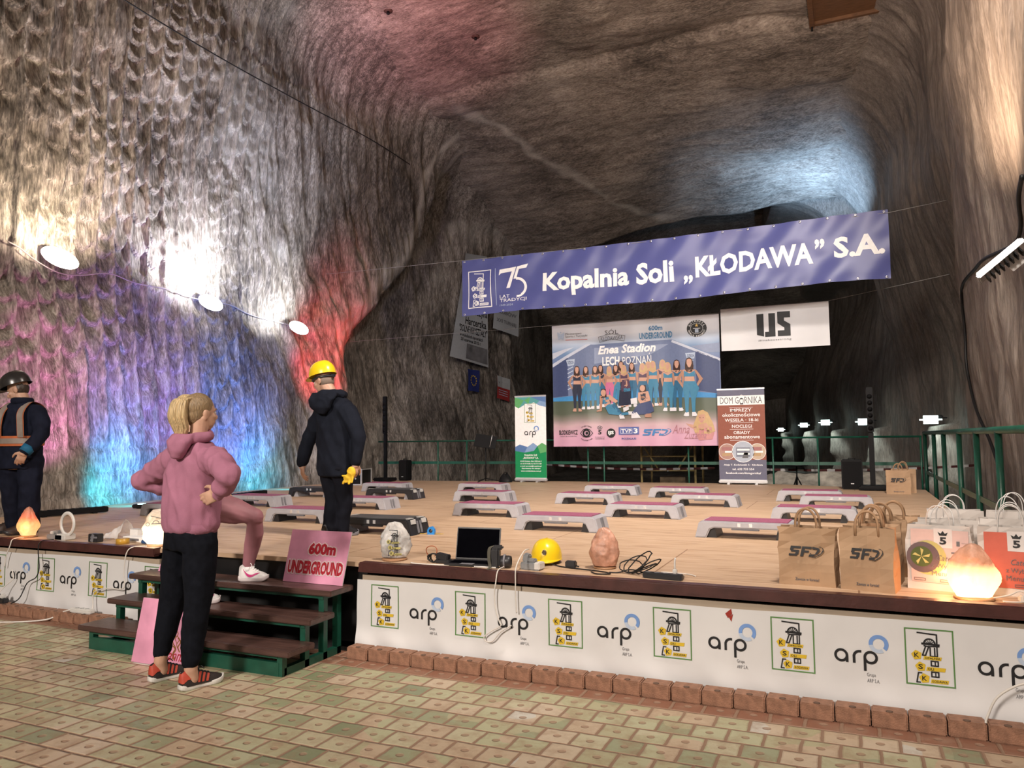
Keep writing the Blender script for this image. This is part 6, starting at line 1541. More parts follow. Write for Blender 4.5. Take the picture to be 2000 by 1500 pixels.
# laptop
t = thing('laptop', 'open black laptop with a dark screen at the front of the stage', 'laptop', (-2.56, 5.02, Z), 0.12)
mb = MB(); mb.box((0, -.03, .010), (.345, .235, .016), bev=.006); mb.build('base', M_blackpl, t)
mb = MB(); mb.box((0, -.045, .0185), (.30, .12, .002)); 
mb.build('keyboard', M_screen, t)
mb = MB(); mb.box((0, -.125, .0188), (.10, .055, .0015)); mb.build('touchpad', M_dgrey, t)
Ml = Matrix.Rotation(-.22, 3, 'X'); mb = MB(); mb.box((0, .115, .130), (.345, .010, .235), bev=.004, M=Ml); mb.build('lid', M_blackpl, t); mb = MB(); mb.box((0, .109, .131), (.327, .002, .213), M=Ml); mb.build('screen', M_screen, t)
t = thing('pen', 'white pen lying in front of the open laptop', 'pen', (-2.38, 4.86, Z)); mb = MB(); mb.tube([(-.09, 0, .007), (.07, .02, .007)], .006, 8); mb.build('barrel', M_white_pl, t); mb = MB(); mb.tube([(.07, .02, .007), (.085, .022, .006)], [.005, .001], 8); mb.build('tip', M_blackpl, t)
# camera
t = thing('camera', 'black camera with a strap standing on end beside the laptop', 'camera', (-2.30, 4.92, Z), .25)
mb = MB(); mb.box((-.03, 0, .07), (.070, .075, .14), bev=.014); mb.box((-.01, 0, .142), (.075, .05, .030), bev=.010); mb.build('body', M_blackpl, t)
mb = MB(); mb.lathe([(.036, 0), (.042, .01), (.042, .06), (.038, .078), (.030, .078), (.028, .07)], 22, 0, (.005, 0, .045), Matrix.Rotation(math.pi / 2, 3, 'Y')); mb.build('lens', M_blackpl, t)
mb = MB(); mb.lathe([(.048, 0), (.048, .012)], 22, 0, (.03, 0, .047), Matrix.Rotation(math.pi / 2, 3, 'Y')); mb.build('focus_ring', M_dgrey, t)
mb = MB(); P = spline([(-.02, .0, .157), (-.066, -.02, .14), (-.070, -.035, .07), (-.060, -.05, .012), (-.062, -.115, .0095), (-.068, -.150, .002), (-.075, -.156, -.06)], 5); mb.add([p + Vector((k * .011, 0, 0)) for p in P for k in (-1, 1)], [(2 * i, 2 * i + 1, 2 * i + 3, 2 * i + 2) for i in range(len(P) - 1)]); mb.build('strap', mat('olive_webbing', (.06, .055, .04), .8), t)
# sockets, helmet, adapter
t = thing('socket_block', 'grey double socket block in front of the yellow helmet', 'socket', (-2.06, 4.94, Z), -.1)
mb = MB(); mb.box((0, 0, .026), (.15, .085, .052), bev=.008); mb.build('housing', M_greypl, t); mb = MB(); mb.box((.055, -.0005, .030), (.044, .089, .05), bev=.006); mb.build('side_cover', M_white_pl, t); mb = MB(); mb.box((-.045, .01, .075), (.05, .05, .06), bev=.008, M=Matrix.Rotation(.2, 3, 'Y')); mb.build('plug', M_greypl, t); mb = MB(); mb.box((.005, -.01, .064), (.06, .05, .024), bev=.006); mb.build('flap', M_greypl, t)
t = thing('hard_hat', 'yellow hard hat with a lamp bracket lying on the stage edge', 'helmet', (-2.08, 5.26, Z))
sh, g = helmet_parts(t, (-2.08, 5.26, Z + .031), (.25, -.97, .04), (0, .05, 1), M_yel, 1.0, name='shell')
mb = MB(); mb.box(g(0, .134, .052), (.030, .016, .036), bev=.005); mb.tube([g(-.015, .14, .05), g(0, .150, .075), g(.015, .14, .05)], .004, 6); part(mb, 'lamp_bracket', mat('dull_steel', (.25, .22, .20), .35, .8), t)
mb = MB(); mb.tube([g(.088 * math.cos(a), .112 * math.sin(a), -.014) for a in np.linspace(0, 2 * math.pi, 25)], .008, 8, flat=1.4); part(mb, 'headband', M_blackpl, t)
t = thing('power_adapter', 'small square black adapter between the yellow helmet and the pink salt lamp', 'adapter', (-1.84, 5.12, Z)); mb = MB(); mb.box((0, 0, .022), (.075, .05, .044), bev=.006); mb.build('housing', M_blackpl, t); mb = MB(); mb.tube([(.03, 0, .015), (.06, -.01, .008)], .005, 6); mb.build('lead', M_cable_b, t)
cable('thin black cable running from the helmet past the pink salt lamp', [(-2.0, 5.12, Z + .02), (-1.93, 5.10, Z + .006), (-1.80, 5.05, Z + .006), (-1.66, 5.02, Z + .006), (-1.55, 4.98, Z + .006), (-1.50, 4.93, Z + .006), (-1.58, 4.90, Z + .006), (-1.64, 4.96, Z + .006)], .0045)
t = thing('coiled_cable', 'loosely coiled black cable between the pink salt lamp and the black power strip', 'cable', (-1.36, 5.05, Z)); mb = MB(); rnd = random.Random(9)
for k in range(5): mb.tube([(-.03 + .035 * k + (.075 + .012 * rnd.random()) * math.cos(a), .02 * math.sin(a) * 2 - .02 * k, .009 + (.035 + .018 * (k % 3)) * (1 + math.sin(a + .5 * k))) for a in np.linspace(0, 2 * math.pi, 21)], .0042, 6)
mb.tube(spline([(-.16, -.07, .006), (-.10, -.05, .006), (-.04, .0, .02), (.05, -.05, .02), (.12, -.10, .015)], 6), .0042, 6); mb.build('loops', M_cable_b, t)
t = thing('power_strip', 'black power strip with a white plug on the stage edge', 'power strip', (-1.14, 4.90, Z), -.12)
mb = MB(); mb.box((0, 0, .019), (.26, .050, .038), bev=.006); mb.build('housing', M_blackpl, t)
for k in range(4): mb = MB(); mb.lathe([(.016, .0375), (.018, .0392), (.012, .0392), (.010, .037)], 16, 0, (-.10 + .06 * k, 0, 0)); mb.build('socket', M_dgrey, t)
mb = MB(); mb.box((.08, 0, .055), (.026, .026, .03), bev=.005); mb.tube(spline([(.08, 0, .07), (.08, .0, .11), (.083, .005, .14)], 4), [.006] * 8 + [.003], 7); mb.build('white_plug', M_white_pl, t)
cable('white cable leading back from the plug of the black power strip', [(-1.06, 4.92, Z + .04), (-1.02, 4.99, Z + .01), (-1.12, 5.06, Z + .006), (-1.2, 5.12, Z + .005), (-1.02, 5.10, Z + .005), (-.96, 5.04, Z + .005)], .0035, M_cable_w)
t = thing('tape_measure', 'blue tape measure standing beside the large black aerobic step', 'tape measure', (-3.72, 6.42, Z), .2); mb = MB(); mb.prism([(-.035, 0), (.035, 0), (.037, .03), (.03, .058), (.008, .075), (-.022, .068), (-.036, .04)], -.02, .02, 0, Matrix(((1, 0, 0, 0), (0, 0, 1, 0), (0, 1, 0, 0), (0, 0, 0, 1)))); mb.build('case', plain('bright_blue_plastic', (.02, .20, .55), .4), t)
mb = MB(); mb.lathe([(.0, .0205), (.018, .0205), (.018, .022), (0, .022)], 16, 0, (0, 0, .036), Matrix.Rotation(math.pi / 2, 3, 'X')); mb.build('belt_clip', M_blackpl, t); mb = MB(); mb.box((.07, 0, .006), (.10, .014, .002)); mb.box((-.10, 0, .006), (.13, .014, .002)); mb.build('blade', M_yel, t)
# cables over the edge
cl = lambda y0: (lambda x, z: (x, 4.752 - 0.006 - .016, z))
cable('white cable hanging in a loop over the banner below the camera', [(-2.24, 4.86, Z + .02), (-2.23, 4.74, Z + .012), (-2.23, 4.705, Z - .06), (-2.24, 4.705, .52), (-2.235, 4.708, .42), (-2.21, 4.708, .34), (-2.20, 4.71, .305), (-2.26, 4.71, .27), (-2.32, 4.71, .225), (-2.31, 4.71, .195), (-2.26, 4.71, .20), (-2.20, 4.71, .265), (-2.12, 4.71, .315)], .0045, M_cable_w)
cable('white cable dropping straight over the banner from the grey socket block', [(-2.09, 4.95, Z + .135), (-2.09, 4.86, Z + .13), (-2.085, 4.72, Z + .05), (-2.085, 4.705, Z - .05), (-2.085, 4.706, .5), (-2.08, 4.708, .40)], .0045, M_cable_w)
cable('white cord from the orange salt lamp over the left banner', [(-7.3, 4.84, Z + .01), (-7.29, 4.73, Z + .006), (-7.29, 4.705, .60), (-7.34, 4.705, .50), (-7.36, 4.705, .40)], .005, M_cable_w)
cable('dark cable hanging over the left banner beside the orange salt lamp', [(-6.9, 4.86, Z + .004), (-6.88, 4.722, Z + .004), (-6.88, 4.70, .58), (-6.86, 4.70, .42), (-6.90, 4.70, .33), (-7.02, 4.70, .27), (-7.06, 4.66, .14), (-7.12, 4.62, .092)], .005)
cable('white cord from the white salt lamp looping down the left banner', [(-5.62, 4.83, Z + .006), (-5.70, 4.73, Z + .006), (-5.74, 4.702, .60), (-5.76, 4.702, .45), (-5.75, 4.70, .33), (-5.80, 4.70, .30), (-5.92, 4.70, .30), (-6.05, 4.70, .28), (-6.13, 4.70, .24), (-6.12, 4.69, .13), (-6.09, 4.65, .10)], .005, M_cable_w)
t = thing('power_strip', 'white power strip lying on the kerb left of the steps', 'power strip', (-6.16, 4.62, .0865), .02); mb = MB(); mb.box((0, 0, .020), (.25, .055, .04), bev=.008); mb.build('housing', M_white_pl, t)
for k in range(3): mb = MB(); mb.lathe([(.015, .0395), (.017, .0412), (.011, .0412), (.009, .039)], 14, 0, (-.06 + .06 * k, 0, 0)); mb.build('socket', M_greypl, t)
cable('white flex of the white power strip crossing the paving to the left', [(-6.29, 4.62, .106), (-6.40, 4.60, .075), (-6.5, 4.54, .02), (-6.75, 4.40, .006), (-7.1, 4.30, .006), (-7.6, 4.34, .006)], .007, M_cable_w)
t = thing('plug_cluster', 'cluster of plugs and leads on the kerb at the far left', 'plugs', (-7.28, 4.63, .0865)); mb = MB(); mb.box((0, 0, .022), (.16, .06, .044), bev=.008); mb.build('socket_bar', M_blackpl, t)
for k in range(2): mb = MB(); mb.box((-.04 + .07 * k, 0, .062), (.04, .04, .04), bev=.008); mb.build('plug', M_white_pl if k else M_greypl, t)
cable('white lead rising from the plugs at the far left', [(-7.31, 4.62, .165), (-7.28, 4.66, .23), (-7.22, 4.70, .30), (-7.25, 4.705, .38)], .005, M_cable_w)
cable('white cord curling at the foot of the banner near the right picture edge', [(0.80, 4.64, .30), (0.72, 4.63, .29), (0.62, 4.62, .22), (0.57, 4.61, .12), (0.56, 4.60, .09)], .006, M_cable_w)
cable('white salt lamp lead with plug behind the peach lamp', [(.66, 4.90, Z + .012), (.74, 4.92, Z + .03), (.80, 4.95, Z + .05), (.86, 4.92, Z + .015), (.78, 4.86, Z + .008), (.70, 4.85, Z + .008)], .0045, M_cable_w)
t = thing('power_strip', 'white power strip beside the peach salt lamp at the right edge', 'power strip', (.90, 4.92, Z), .2); mb = MB(); mb.box((0, 0, .02), (.24, .055, .04), bev=.008); mb.build('housing', M_white_pl, t); mb = MB(); mb.box((-.05, 0, .056), (.03, .03, .036), bev=.006); mb.tube([(-.05, 0, .07), (-.05, .0, .115)], .006, 8); mb.build('plug', M_white_pl, t)

# ------------------------------------------------------------------ boards
M_pinkboard = mat('pink_print_board', (0.64, 0.28, 0.42), 0.5, vary=0.30, scale=3.2); M_boardedge = plain('white_board_edge', (0.66, 0.62, 0.63))
def board(name, label, bl, br, tl, draw, th=.008):
    bl, br, tl = Vector(bl), Vector(br), Vector(tl); x = (br - bl); w = x.length; x.normalize(); y = (tl - bl); h = y.length; y.normalize(); n = x.cross(y).normalized()
    t = thing(name, label, 'sign', tuple(bl))
    mb = MB(); q = [bl, br, br + y * h, tl]; mb.add(q + [p - n * th for p in q], [(4, 7, 6, 5), (0, 1, 5, 4), (1, 2, 6, 5), (2, 3, 7, 6), (3, 0, 4, 7)]); part(mb, 'panel', M_boardedge, t)
    mb = MB(); mb.add([p + n * .0008 for p in q], [(0, 1, 2, 3)]); part(mb, 'print', M_pinkboard, t)
    ink = Ink(lambda u, v, o=0.0: tuple(bl + x * u + y * v + n * o)); draw(ink, w, h); adopt(ink.build('lettering', None, .0018, .0005), t)
P_crim = plain('crimson', (0.35, 0.015, 0.03), 0.5); P_halo = plain('pale_pink', (0.66, 0.52, 0.55), 0.5)
def d600(ink, w, h):
    ink.L = 0
    ink.text('600m', .325 * w, .515 * h, .82 * w, .795 * h, P_halo, .13); ink.text('UNDERGROUND', .03 * w, .145 * h, .98 * w, .445 * h, P_halo, .13)
    ink.L = 2
    ink.text('600m', .345 * w, .54 * h, .80 * w, .77 * h, P_crim, .05); ink.text('UNDERGROUND', .045 * w, .17 * h, .965 * w, .42 * h, P_crim, .05)
board('pink_sign', 'pink 600m sign propped on the top step against the stage edge', (-4.005, 4.665, .492), (-3.455, 4.665, .492), (-3.955, 4.712, .878), d600)
def dzuz(ink, w, h):
    C2 = plain('gold_brown', (.32, .14, .05)); rnd = random.Random(3)
    for k in range(14): a = rnd.uniform(.45, .75); b = rnd.uniform(.3, .6); ink.line([tuple(p) for p in spline([(a * w, b * h, 0), ((a + .05) * w, (b - .05) * h, 0), ((a + .02) * w, (b - .13) * h, 0), ((a + .06) * w, (b - .2) * h, 0)], 4)] and [(p.x, p.y) for p in spline([(a * w, b * h, 0), ((a + .05) * w, (b - .05) * h, 0), ((a + .02) * w, (b - .13) * h, 0), ((a + .06) * w, (b - .2) * h, 0)], 4)], .006, C2)
    ink.L = 1; ink.text('Zuzanna', .36 * w, .10 * h, .86 * w, .27 * h, P_crim, 0.0, .3); ink.line([(.4 * w, .07 * h), (.6 * w, .045 * h)], .006, P_crim)
board('pink_sign', 'pink sign standing on the paving behind the legs of the woman in the pink hoodie', (-4.75, 3.955, .002), (-4.175, 3.955, .002), (-4.715, 4.018, .44), dzuz)
board('pink_sign', 'pale sign half hidden behind the pink hoodie on the left end of the top step', (-5.31, 4.66, .492), (-4.98, 4.66, .492), (-5.255, 4.71, .70), lambda ink, w, h: ink.line([(.08 * w, .25 * h), (.12 * w, .5 * h)], .004, P_black))
# ------------------------------------------------------------------ paper bags
def kraft_mat(name, col, vary=0.12):
    return mat(name, col, 0.75, vary=vary, scale=5, bump=0.35, bscale=9, spec=0.2)
M_kraft = kraft_mat('brown_kraft_paper', (0.40, 0.265, 0.165)); M_kraftd = kraft_mat('kraft_handle_paper', (0.33, 0.205, 0.12)); M_wpaper = kraft_mat('white_coated_paper', (0.60, 0.56, 0.53), 0.05); M_wrope = plain('white_paper_cord', (0.66, 0.65, 0.64))
def bag(name, label, loc, rz, w, d, h, m, hm, rope=False, draw=None, group=None, seed=0, handle_h=.11, tilt=None):
    t = thing(name, label, 'paper bag', loc, rz, group)
    hw, hd = w / 2, d / 2
    def pt(i, z):
        b = z / h; pin = .30 * smooth(.45, 1.0, b) * d
        base = [(-hw, -hd), (-hw * .5, -hd), (0, -hd), (hw * .5, -hd), (hw, -hd), (hw - pin * .9, 0), (hw, hd), (hw * .5, hd), (0, hd), (-hw * .5, hd), (-hw, hd), (-hw + pin * .9, 0)][i]
        k = .011 * (0.25 + b); x = base[0] + k * float(vnoise(i * 1.7, z * 14, 0, seed)); y = base[1] * (1 - .35 * float(smooth(.3, 1, b))) + k * 1.2 * float(vnoise(i * 2.3, z * 11 + 5, 0, seed + 1))
        return (x, y, z + (.004 * float(vnoise(i, 3.3, 0, seed)) if b > .9 else 0))
    mb = MB(); nz = 9
    mb.grid(12, nz, lambda a, b: pt(int(round(a * 12)) % 12, b * h), closed_u=True, smooth=False)
    mb.add([pt(i, 0.0005) for i in range(12)], [tuple(range(12))[::-1]])
    mb.build('paper_body', m, t)
    for s in (-1, 1):
        y = s * hd * .62; mb = MB(); A = np.linspace(0, math.pi, 15); hh = handle_h * random.uniform(.85, 1.1); ly = random.uniform(-.03, .03) + s * .004
        pts = [(-.062, y, h - .05)] + [(-.062 * math.cos(a), y + ly * math.sin(a), h + hh * math.sin(a) ** .8) for a in A] + [(.062, y, h - .05)]
        if rope: mb.tube(pts, .0032, 6)
        else:
            mb.add([Vector(p) + Vector((0, 0, 0)) + Vector((k * .011 * abs(math.sin(math.atan2(1, .001))), k * .002, 0)) * (1 if i not in () else 1) for i, p in enumerate(pts) for k in (-1, 1)], [(2 * i, 2 * i + 1, 2 * i + 3, 2 * i + 2) for i in range(len(pts) - 1)], 0, True)
            V = [Vector(p) for p in pts]; mb = MB(); mb.tube(V, .0075, 6, flat=.3)
        mb.build('handle', hm, t)
    if draw:
        ink = Ink(lambda u, v, o=0.0: (u, -hd * (1 - .35 * float(smooth(.3, 1, v / h))) - .012 * (.25 + v / h) - o, v), .03); draw(ink, w, h); o = ink.build('print', None, .0022, .0011); o.parent = t
    return t
def d_sfd(ink, w, h):
    sfd(ink, -.30 * w, .50 * h, .60 * w, .18 * h, P_black); ink.text('Zawsze w formie!', -.20 * w, .085 * h, .22 * w, .135 * h, P_grey, .02)
def d_cater(red):
    def f(ink, w, h):
        W2 = plain('label_white', (.62, .60, .60)); Pr = plain('salmon_print', (.55, .13, .09)); Pp = plain('blush_print', (.58, .44, .42)); ol = plain('olive_salad', (.07, .10, .03)); pl = plain('plate_mauve', (.12, .09, .10)); ye = plain('pale_lime', (.45, .42, .16))
        ink.rect(-.42 * w, .12 * h, .46 * w, .93 * h, Pp if not red else Pr); ink.L = 1
        ink.rect(-.06 * w, .66 * h, .22 * w, .95 * h, W2); ink.L = 2
        x, z = .08 * w, .79 * h; ink.text('5', x - .018, z - .03, x + .018, z + .012, P_black, .04); ink.poly([(x - .018, z + .02), (x - .026, z + .04), (x - .010, z + .032), (x, z + .048), (x + .010, z + .032), (x + .026, z + .04), (x + .018, z + .02)], P_black)
        ink.rect(.28 * w, .70 * h, .33 * w, .77 * h, P_grey); ink.text('Komplet', .36 * w, .735 * h, .45 * w, .755 * h, P_grey); ink.rect(.20 * w, .585 * h, .44 * w, .605 * h, P_grey)
        ink.L = 7; ink.text('Catering', -.02 * w, .44 * h, .40 * w, .55 * h, P_grey, .0, .35); ink.text('z Wyborem', -.10 * w, .335 * h, .42 * w, .42 * h, P_grey); ink.text('Menu', -.10 * w, .235 * h, .16 * w, .31 * h, P_grey)
        for a, b in ((-.38, -.20), (.02, .24), (.3, .42)): ink.frame(a * w, .145 * h, b * w, .185 * h, .003, P_grey)
        if not red:
            ink.L = 2; ink.disc(-.16 * w, .50 * h, .098, ye); ink.L = 3; ink.disc(-.23 * w, .50 * h, .088, pl); ink.L = 4; ink.disc(-.25 * w, .51 * h, .058, ol); ink.L = 5
            for a in range(5): ink.poly([(-.25 * w + .04 * math.cos(a * 1.3), .51 * h + .04 * math.sin(a * 1.3)), (-.25 * w + .05 * math.cos(a * 1.3 + .4), .51 * h + .05 * math.sin(a * 1.3 + .4)), (-.25 * w, .51 * h)], ye)
    return f
kg = 'brown paper bags at the front right of the stage'
bag('paper_bag', 'front left brown paper bag with a large black logo, nearest the stage centre', (-.275, 5.075, Z), -.13, .325, .17, .345, M_kraft, M_kraftd, False, d_sfd, kg, 1)
bag('paper_bag', 'front right brown paper bag with a large black logo, beside the white bags', (.065, 5.02, Z), -.22, .29, .18, .36, M_kraft, M_kraftd, False, d_sfd, kg, 7)
bag('paper_bag', 'brown paper bag standing directly behind the front right logo bag', (.10, 5.32, Z), -.15, .30, .17, .355, M_kraft, M_kraftd, False, None, kg, 13)
bag('paper_bag', 'brown paper bag in the third row behind the logo bags', (.15, 5.60, Z), -.1, .30, .17, .35, M_kraft, M_kraftd, False, None, kg, 19)
bag('paper_bag', 'rearmost brown paper bag of the front group, next to the white cord handles', (.24, 5.90, Z), -.1, .30, .17, .35, M_kraft, M_kraftd, False, None, kg, 23)
bag('paper_bag', 'lone brown logo bag far back by the corner of the green railing', (.62, 13.25, Z), -.05, .34, .18, .36, M_kraft, M_kraftd, False, d_sfd, 'brown paper bags in the far corner', 29)
bag('paper_bag', 'plain brown paper bag just behind the lone logo bag in the far corner', (.70, 13.52, Z), .1, .34, .16, .37, M_kraft, M_kraftd, False, None, 'brown paper bags in the far corner', 31)
cg = 'white catering bags at the right end of the stage'
bag('catering_bag', 'white catering bag with a printed salad plate, left of the peach salt lamp', (.45, 5.17, Z), -.28, .34, .17, .375, M_wpaper, M_wrope, True, d_cater(False), cg, 41, .12)
bag('catering_bag', 'white catering bag with a salmon red print behind the peach salt lamp', (.80, 5.14, Z), -.18, .31, .16, .375, M_wpaper, M_wrope, True, d_cater(True), cg, 43, .12)
bag('catering_bag', 'white bag behind the salad print bag, second row on the left', (.52, 5.47, Z), -.1, .31, .17, .38, M_wpaper, M_wrope, True, None, cg, 47, .12)
bag('catering_bag', 'white bag in the second row behind the salmon print bag', (.86, 5.58, Z), -.05, .30, .17, .38, M_wpaper, M_wrope, True, None, cg, 53, .12)
bag('catering_bag', 'white bag in the rear row directly beside the brown bags', (.60, 5.92, Z), -.05, .32, .17, .40, M_wpaper, M_wrope, True, None, cg, 59, .11)
bag('catering_bag', 'white bag of the rear row nearest the green railing', (.94, 5.92, Z), 0, .28, .17, .40, M_wpaper, M_wrope, True, None, cg, 61, .11)
bag('catering_bag', 'white bag with a blue printed side at the right picture edge', (1.0, 5.36, Z), -.1, .20, .17, .36, M_wpaper, M_wrope, True, lambda ink, w, h: ink.poly([(-.4 * w, .02), (.1 * w, .02), (.2 * w, .15), (-.1 * w, .26), (-.4 * w, .2)], P_blue), cg, 67, .10)

# ------------------------------------------------------------------ sound and light gear
M_gear = mat('black_gear', (0.007, 0.007, 0.008), 0.5, spec=0.15); M_grille = mat('speaker_grille', (0.008, 0.008, 0.009), 0.6, spec=0.12, vary=0.5, scale=180, bump=0.5, bscale=400)
def speaker(label, x, y, w, d, h):
    t = thing('speaker', label, 'speaker', (x, y, Z)); mb = MB(); mb.box((0, 0, h / 2), (w, d, h), bev=.02); mb.build('cabinet', M_gear, t); mb = MB(); mb.box((0, -d / 2 - .004, h / 2), (w * .86, .012, h * .86), bev=.005); mb.build('grille', M_grille, t)
    mb = MB(); mb.box((0, -d / 2 - .011, h * .2), (.05, .004, .014)); mb.build('badge', M_silver, t); mb = MB(); mb.tube([(-.05, 0, h), (-.05, 0, h + .02), (.05, 0, h + .02), (.05, 0, h)], .008, 6); mb.build('handle', M_gear, t)
speaker('small black speaker left of the dark wall, beside the column on the left', -9.22, 14.75, .23, .22, .46)
speaker('black speaker box in front of the railing right of the brown roll-up', -.03, 14.2, .33, .30, .50)
def column(label, x, y, h, w):
    t = thing('column_speaker', label, 'speaker', (x, y, Z)); mb = MB(); mb.box((0, 0, .05), (.42, .36, .07), bev=.02); mb.build('base', M_gear, t); mb = MB(); mb.box((0, .02, .08 + h * .27), (w * .8, w * .8, h * .54), bev=.008); mb.build('spacer_pole', M_gear, t); mb = MB(); mb.box((0, 0, .08 + h * .77), (w, w * 1.05, h * .46), bev=.01); mb.build('array', M_gear, t)
    for k in range(6): mb = MB(); mb.lathe([(.0, 0), (w * .36, 0), (w * .4, .004)], 14, 0, (0, -w * .53, .08 + h * (.58 + .065 * k)), Matrix.Rotation(math.pi / 2, 3, 'X')); mb.build('driver', M_grille, t)
column('slim black column speaker standing far back on the left of the stage', -9.46, 14.3, 1.80, .085)
column('slim black column speaker beside the far brown bag on the right', .28, 13.95, 1.62, .10)
t = thing('flight_case', 'black flight case with metal edges behind the walking man', 'case', (-9.5, 13.15, Z + .004), .2)
mb = MB(); mb.box((0, 0, .16), (.62, .5, .32)); mb.build('body', M_gear, t)
for sx in (-1, 1):
    for sy in (-1, 1): mb = MB(); mb.box((sx * .31, sy * .25, .16), (.03, .03, .33)); mb.build('edge_strip', M_alu, t)
for z in (.01, .315): mb = MB(); mb.box((0, -.252, z), (.62, .012, .025)); mb.box((.312, 0, z), (.012, .5, .025)); mb.build('edge_strip', M_alu, t)
for k in range(4): mb = MB(); mb.lathe([(.0, 0), (.018, 0), (.018, .02), (0, .02)], 12, 0, (-.2 + .13 * k, -.252, .22 - .09 * (k % 2)), Matrix.Rotation(math.pi / 2, 3, 'X')); mb.build('jack', M_silver, t)
mb = MB(); mb.box((-.1, .1, .50), (.06, .06, .36)); mb.box((-.02, .12, .44), (.02, .02, .24)); mb.build('stand_stub', M_gear, t)
def led_bar(label, a, b, z=.0):
    a, b = Vector(a), Vector(b); d = b - a; L = d.length; t = thing('light_bar', label, 'light bar', ((a.x + b.x) / 2, (a.y + b.y) / 2, Z), math.atan2(d.y, d.x))
    mb = MB(); mb.box((0, 0, .045), (L, .09, .07), bev=.008); mb.build('housing', M_gear, t)
    for s in (-1, 1): mb = MB(); mb.box((s * L * .32, 0, .008), (.05, .12, .016)); mb.build('foot', M_gear, t)
    for k in range(10): mb = MB(); mb.lathe([(.014, .079), (.022, .084), (.0, .084)], 10, 0, (-L * .45 + L * .1 * k, 0, 0)); mb.build('lens', M_grille, t)
led_bar('long black light bar on the deck behind the worker at the left wall', (-9.22, 6.15), (-8.98, 7.05)); led_bar('black light bar lying along the wall foot between the two cyan lamps', (-9.0, 9.2), (-9.2, 10.25))
def emis(name, col, s):
    m, nt, b = base_mat(name); b.inputs['Base Color'].default_value = (*col, 1); b.inputs['Emission Color'].default_value = (*col, 1); b.inputs['Emission Strength'].default_value = s; return m
M_led = emis('cyan_led', (0.55, 0.95, 1.0), 6.0)
def led_par(label, x, y, rz):
    t = thing('wash_light', label, 'stage light', (x, y, Z), rz); mb = MB(); mb.box((0, 0, .035), (.30, .10, .05), bev=.01); mb.build('housing', M_gear, t); mb = MB(); mb.box((0.03, -.01, .064), (.22, .06, .012), bev=.004); mb.build('lit_lens', M_led, t); mb = MB(); mb.box((-.1, .06, .012), (.04, .05, .024)); mb.box((.1, .06, .012), (.04, .05, .024)); mb.build('foot', M_gear, t)
led_par('small cyan wash light on the deck left of the pink hoodie', -8.97, 7.62, .5); led_par('small cyan wash light above the black aerobic step by the left wall', -9.12, 11.2, .4)
# floodlights along the left wall
M_lampglow = emis('flood_glass', (1.0, 0.97, 0.90), 14.0); M_lampwarm = emis('warm_flood_glass', (1.0, 0.92, 0.78), 14.0)
M_metal = mat('grey_cast_metal', (0.25, 0.25, 0.26), 0.45, 0.6)
def flood(label, y, z, glass, L=.42):
    x = float(wall_left_x(np.array(y), np.array(z)))
    t = thing('floodlight', label, 'floodlight', (x + .34, y, z), 0, 'floodlights along the left rock wall', rot=(0.0, 0.0, 0.0))
    t.rotation_euler = (Vector((0.80, -0.55, -0.12)).to_track_quat('-Y', 'Z').to_matrix() @ Matrix.Rotation(math.radians(22), 3, 'Y')).to_euler()
    mb = MB(); mb.box((0, .06, 0), (L * .9, .10, .20), bev=.04); mb.build('housing', M_metal, t); mb = MB(); mb.ball((0, .01, 0), (L * .56, .045, .125), 24); mb.build('glass', glass, t)
    mb = MB(); mb.tube([(-L * .45, .1, 0), (-L * .45, .22, -.02), (L * .45, .22, -.02), (L * .45, .1, 0)], .012, 8); mb.build('bracket', M_metal, t)
    for k in range(6): mb = MB(); mb.box((-.15 + .06 * k, .125, 0), (.008, .04, .2)); mb.build('fin', M_metal, t)
flood('bright floodlight on the left wall nearest the left picture edge', 7.05, 4.16, M_lampwarm, .44); flood('middle bright floodlight of the three on the left wall', 10.35, 4.10, M_lampglow, .40); flood('farthest bright floodlight on the left wall above the red glow', 13.2, 4.03, M_lampglow, .40)
def on_wall(pts, off=.05): return [(float(wall_left_x(np.array(y), np.array(z))) + off, y, z) for y, z in pts]
cable('pale cable sagging from lamp to lamp along the left wall', on_wall([(6.37, 4.24), (6.53, 4.19), (6.8, 4.08), (7.2, 4.0), (7.6, 4.05), (8.05, 4.16), (8.7, 4.15), (9.34, 4.17), (9.9, 4.15), (10.5, 4.18), (11.1, 4.20), (11.6, 4.14), (12.2, 4.12), (12.9, 4.14), (13.4, 4.10)], .10), .010, plain('dusty_cable', (0.30, 0.27, 0.25)), sm=4)
cable('dark cable strung high across the left wall', on_wall([(7.4, 8.40), (8.7, 8.44), (10.6, 8.65), (13.2, 9.0), (15.6, 9.1), (17.4, 9.05)], .12), .012, M_cable_b, sm=4)
# floodlight on the right wall
t = thing('floodlight', 'grey floodlight with cooling fins mounted on the right rock wall', 'floodlight', (1.22, 7.6, 3.03)); t.rotation_euler = Vector((-.62, .12, .78)).to_track_quat('Z', 'Y').to_euler()
mb = MB(); mb.box((0, 0, 0), (.30, .44, .045), bev=.01); mb.build('housing', M_alu, t); mb = MB(); mb.box((0, 0, .026), (.26, .40, .008)); mb.build('glass', M_lampglow, t)
for k in range(8): mb = MB(); mb.box((0, -.16 + .045 * k, -.045), (.20, .012, .05)); mb.build('fin', M_gear, t)
mb = MB(); mb.box((-.155, .08, -.05), (.012, .12, .12), bev=.005); mb.lathe([(.0, 0), (.02, 0), (.02, .012), (0, .012)], 14, 0, (-.163, .08, -.07), Matrix.Rotation(-math.pi / 2, 3, 'Y')); mb.build('bracket', P_white, t)
def on_right(pts, off=.05): return [(float(wall_right_x(np.array(y), np.array(z))) - off, y, z) for y, z in pts]
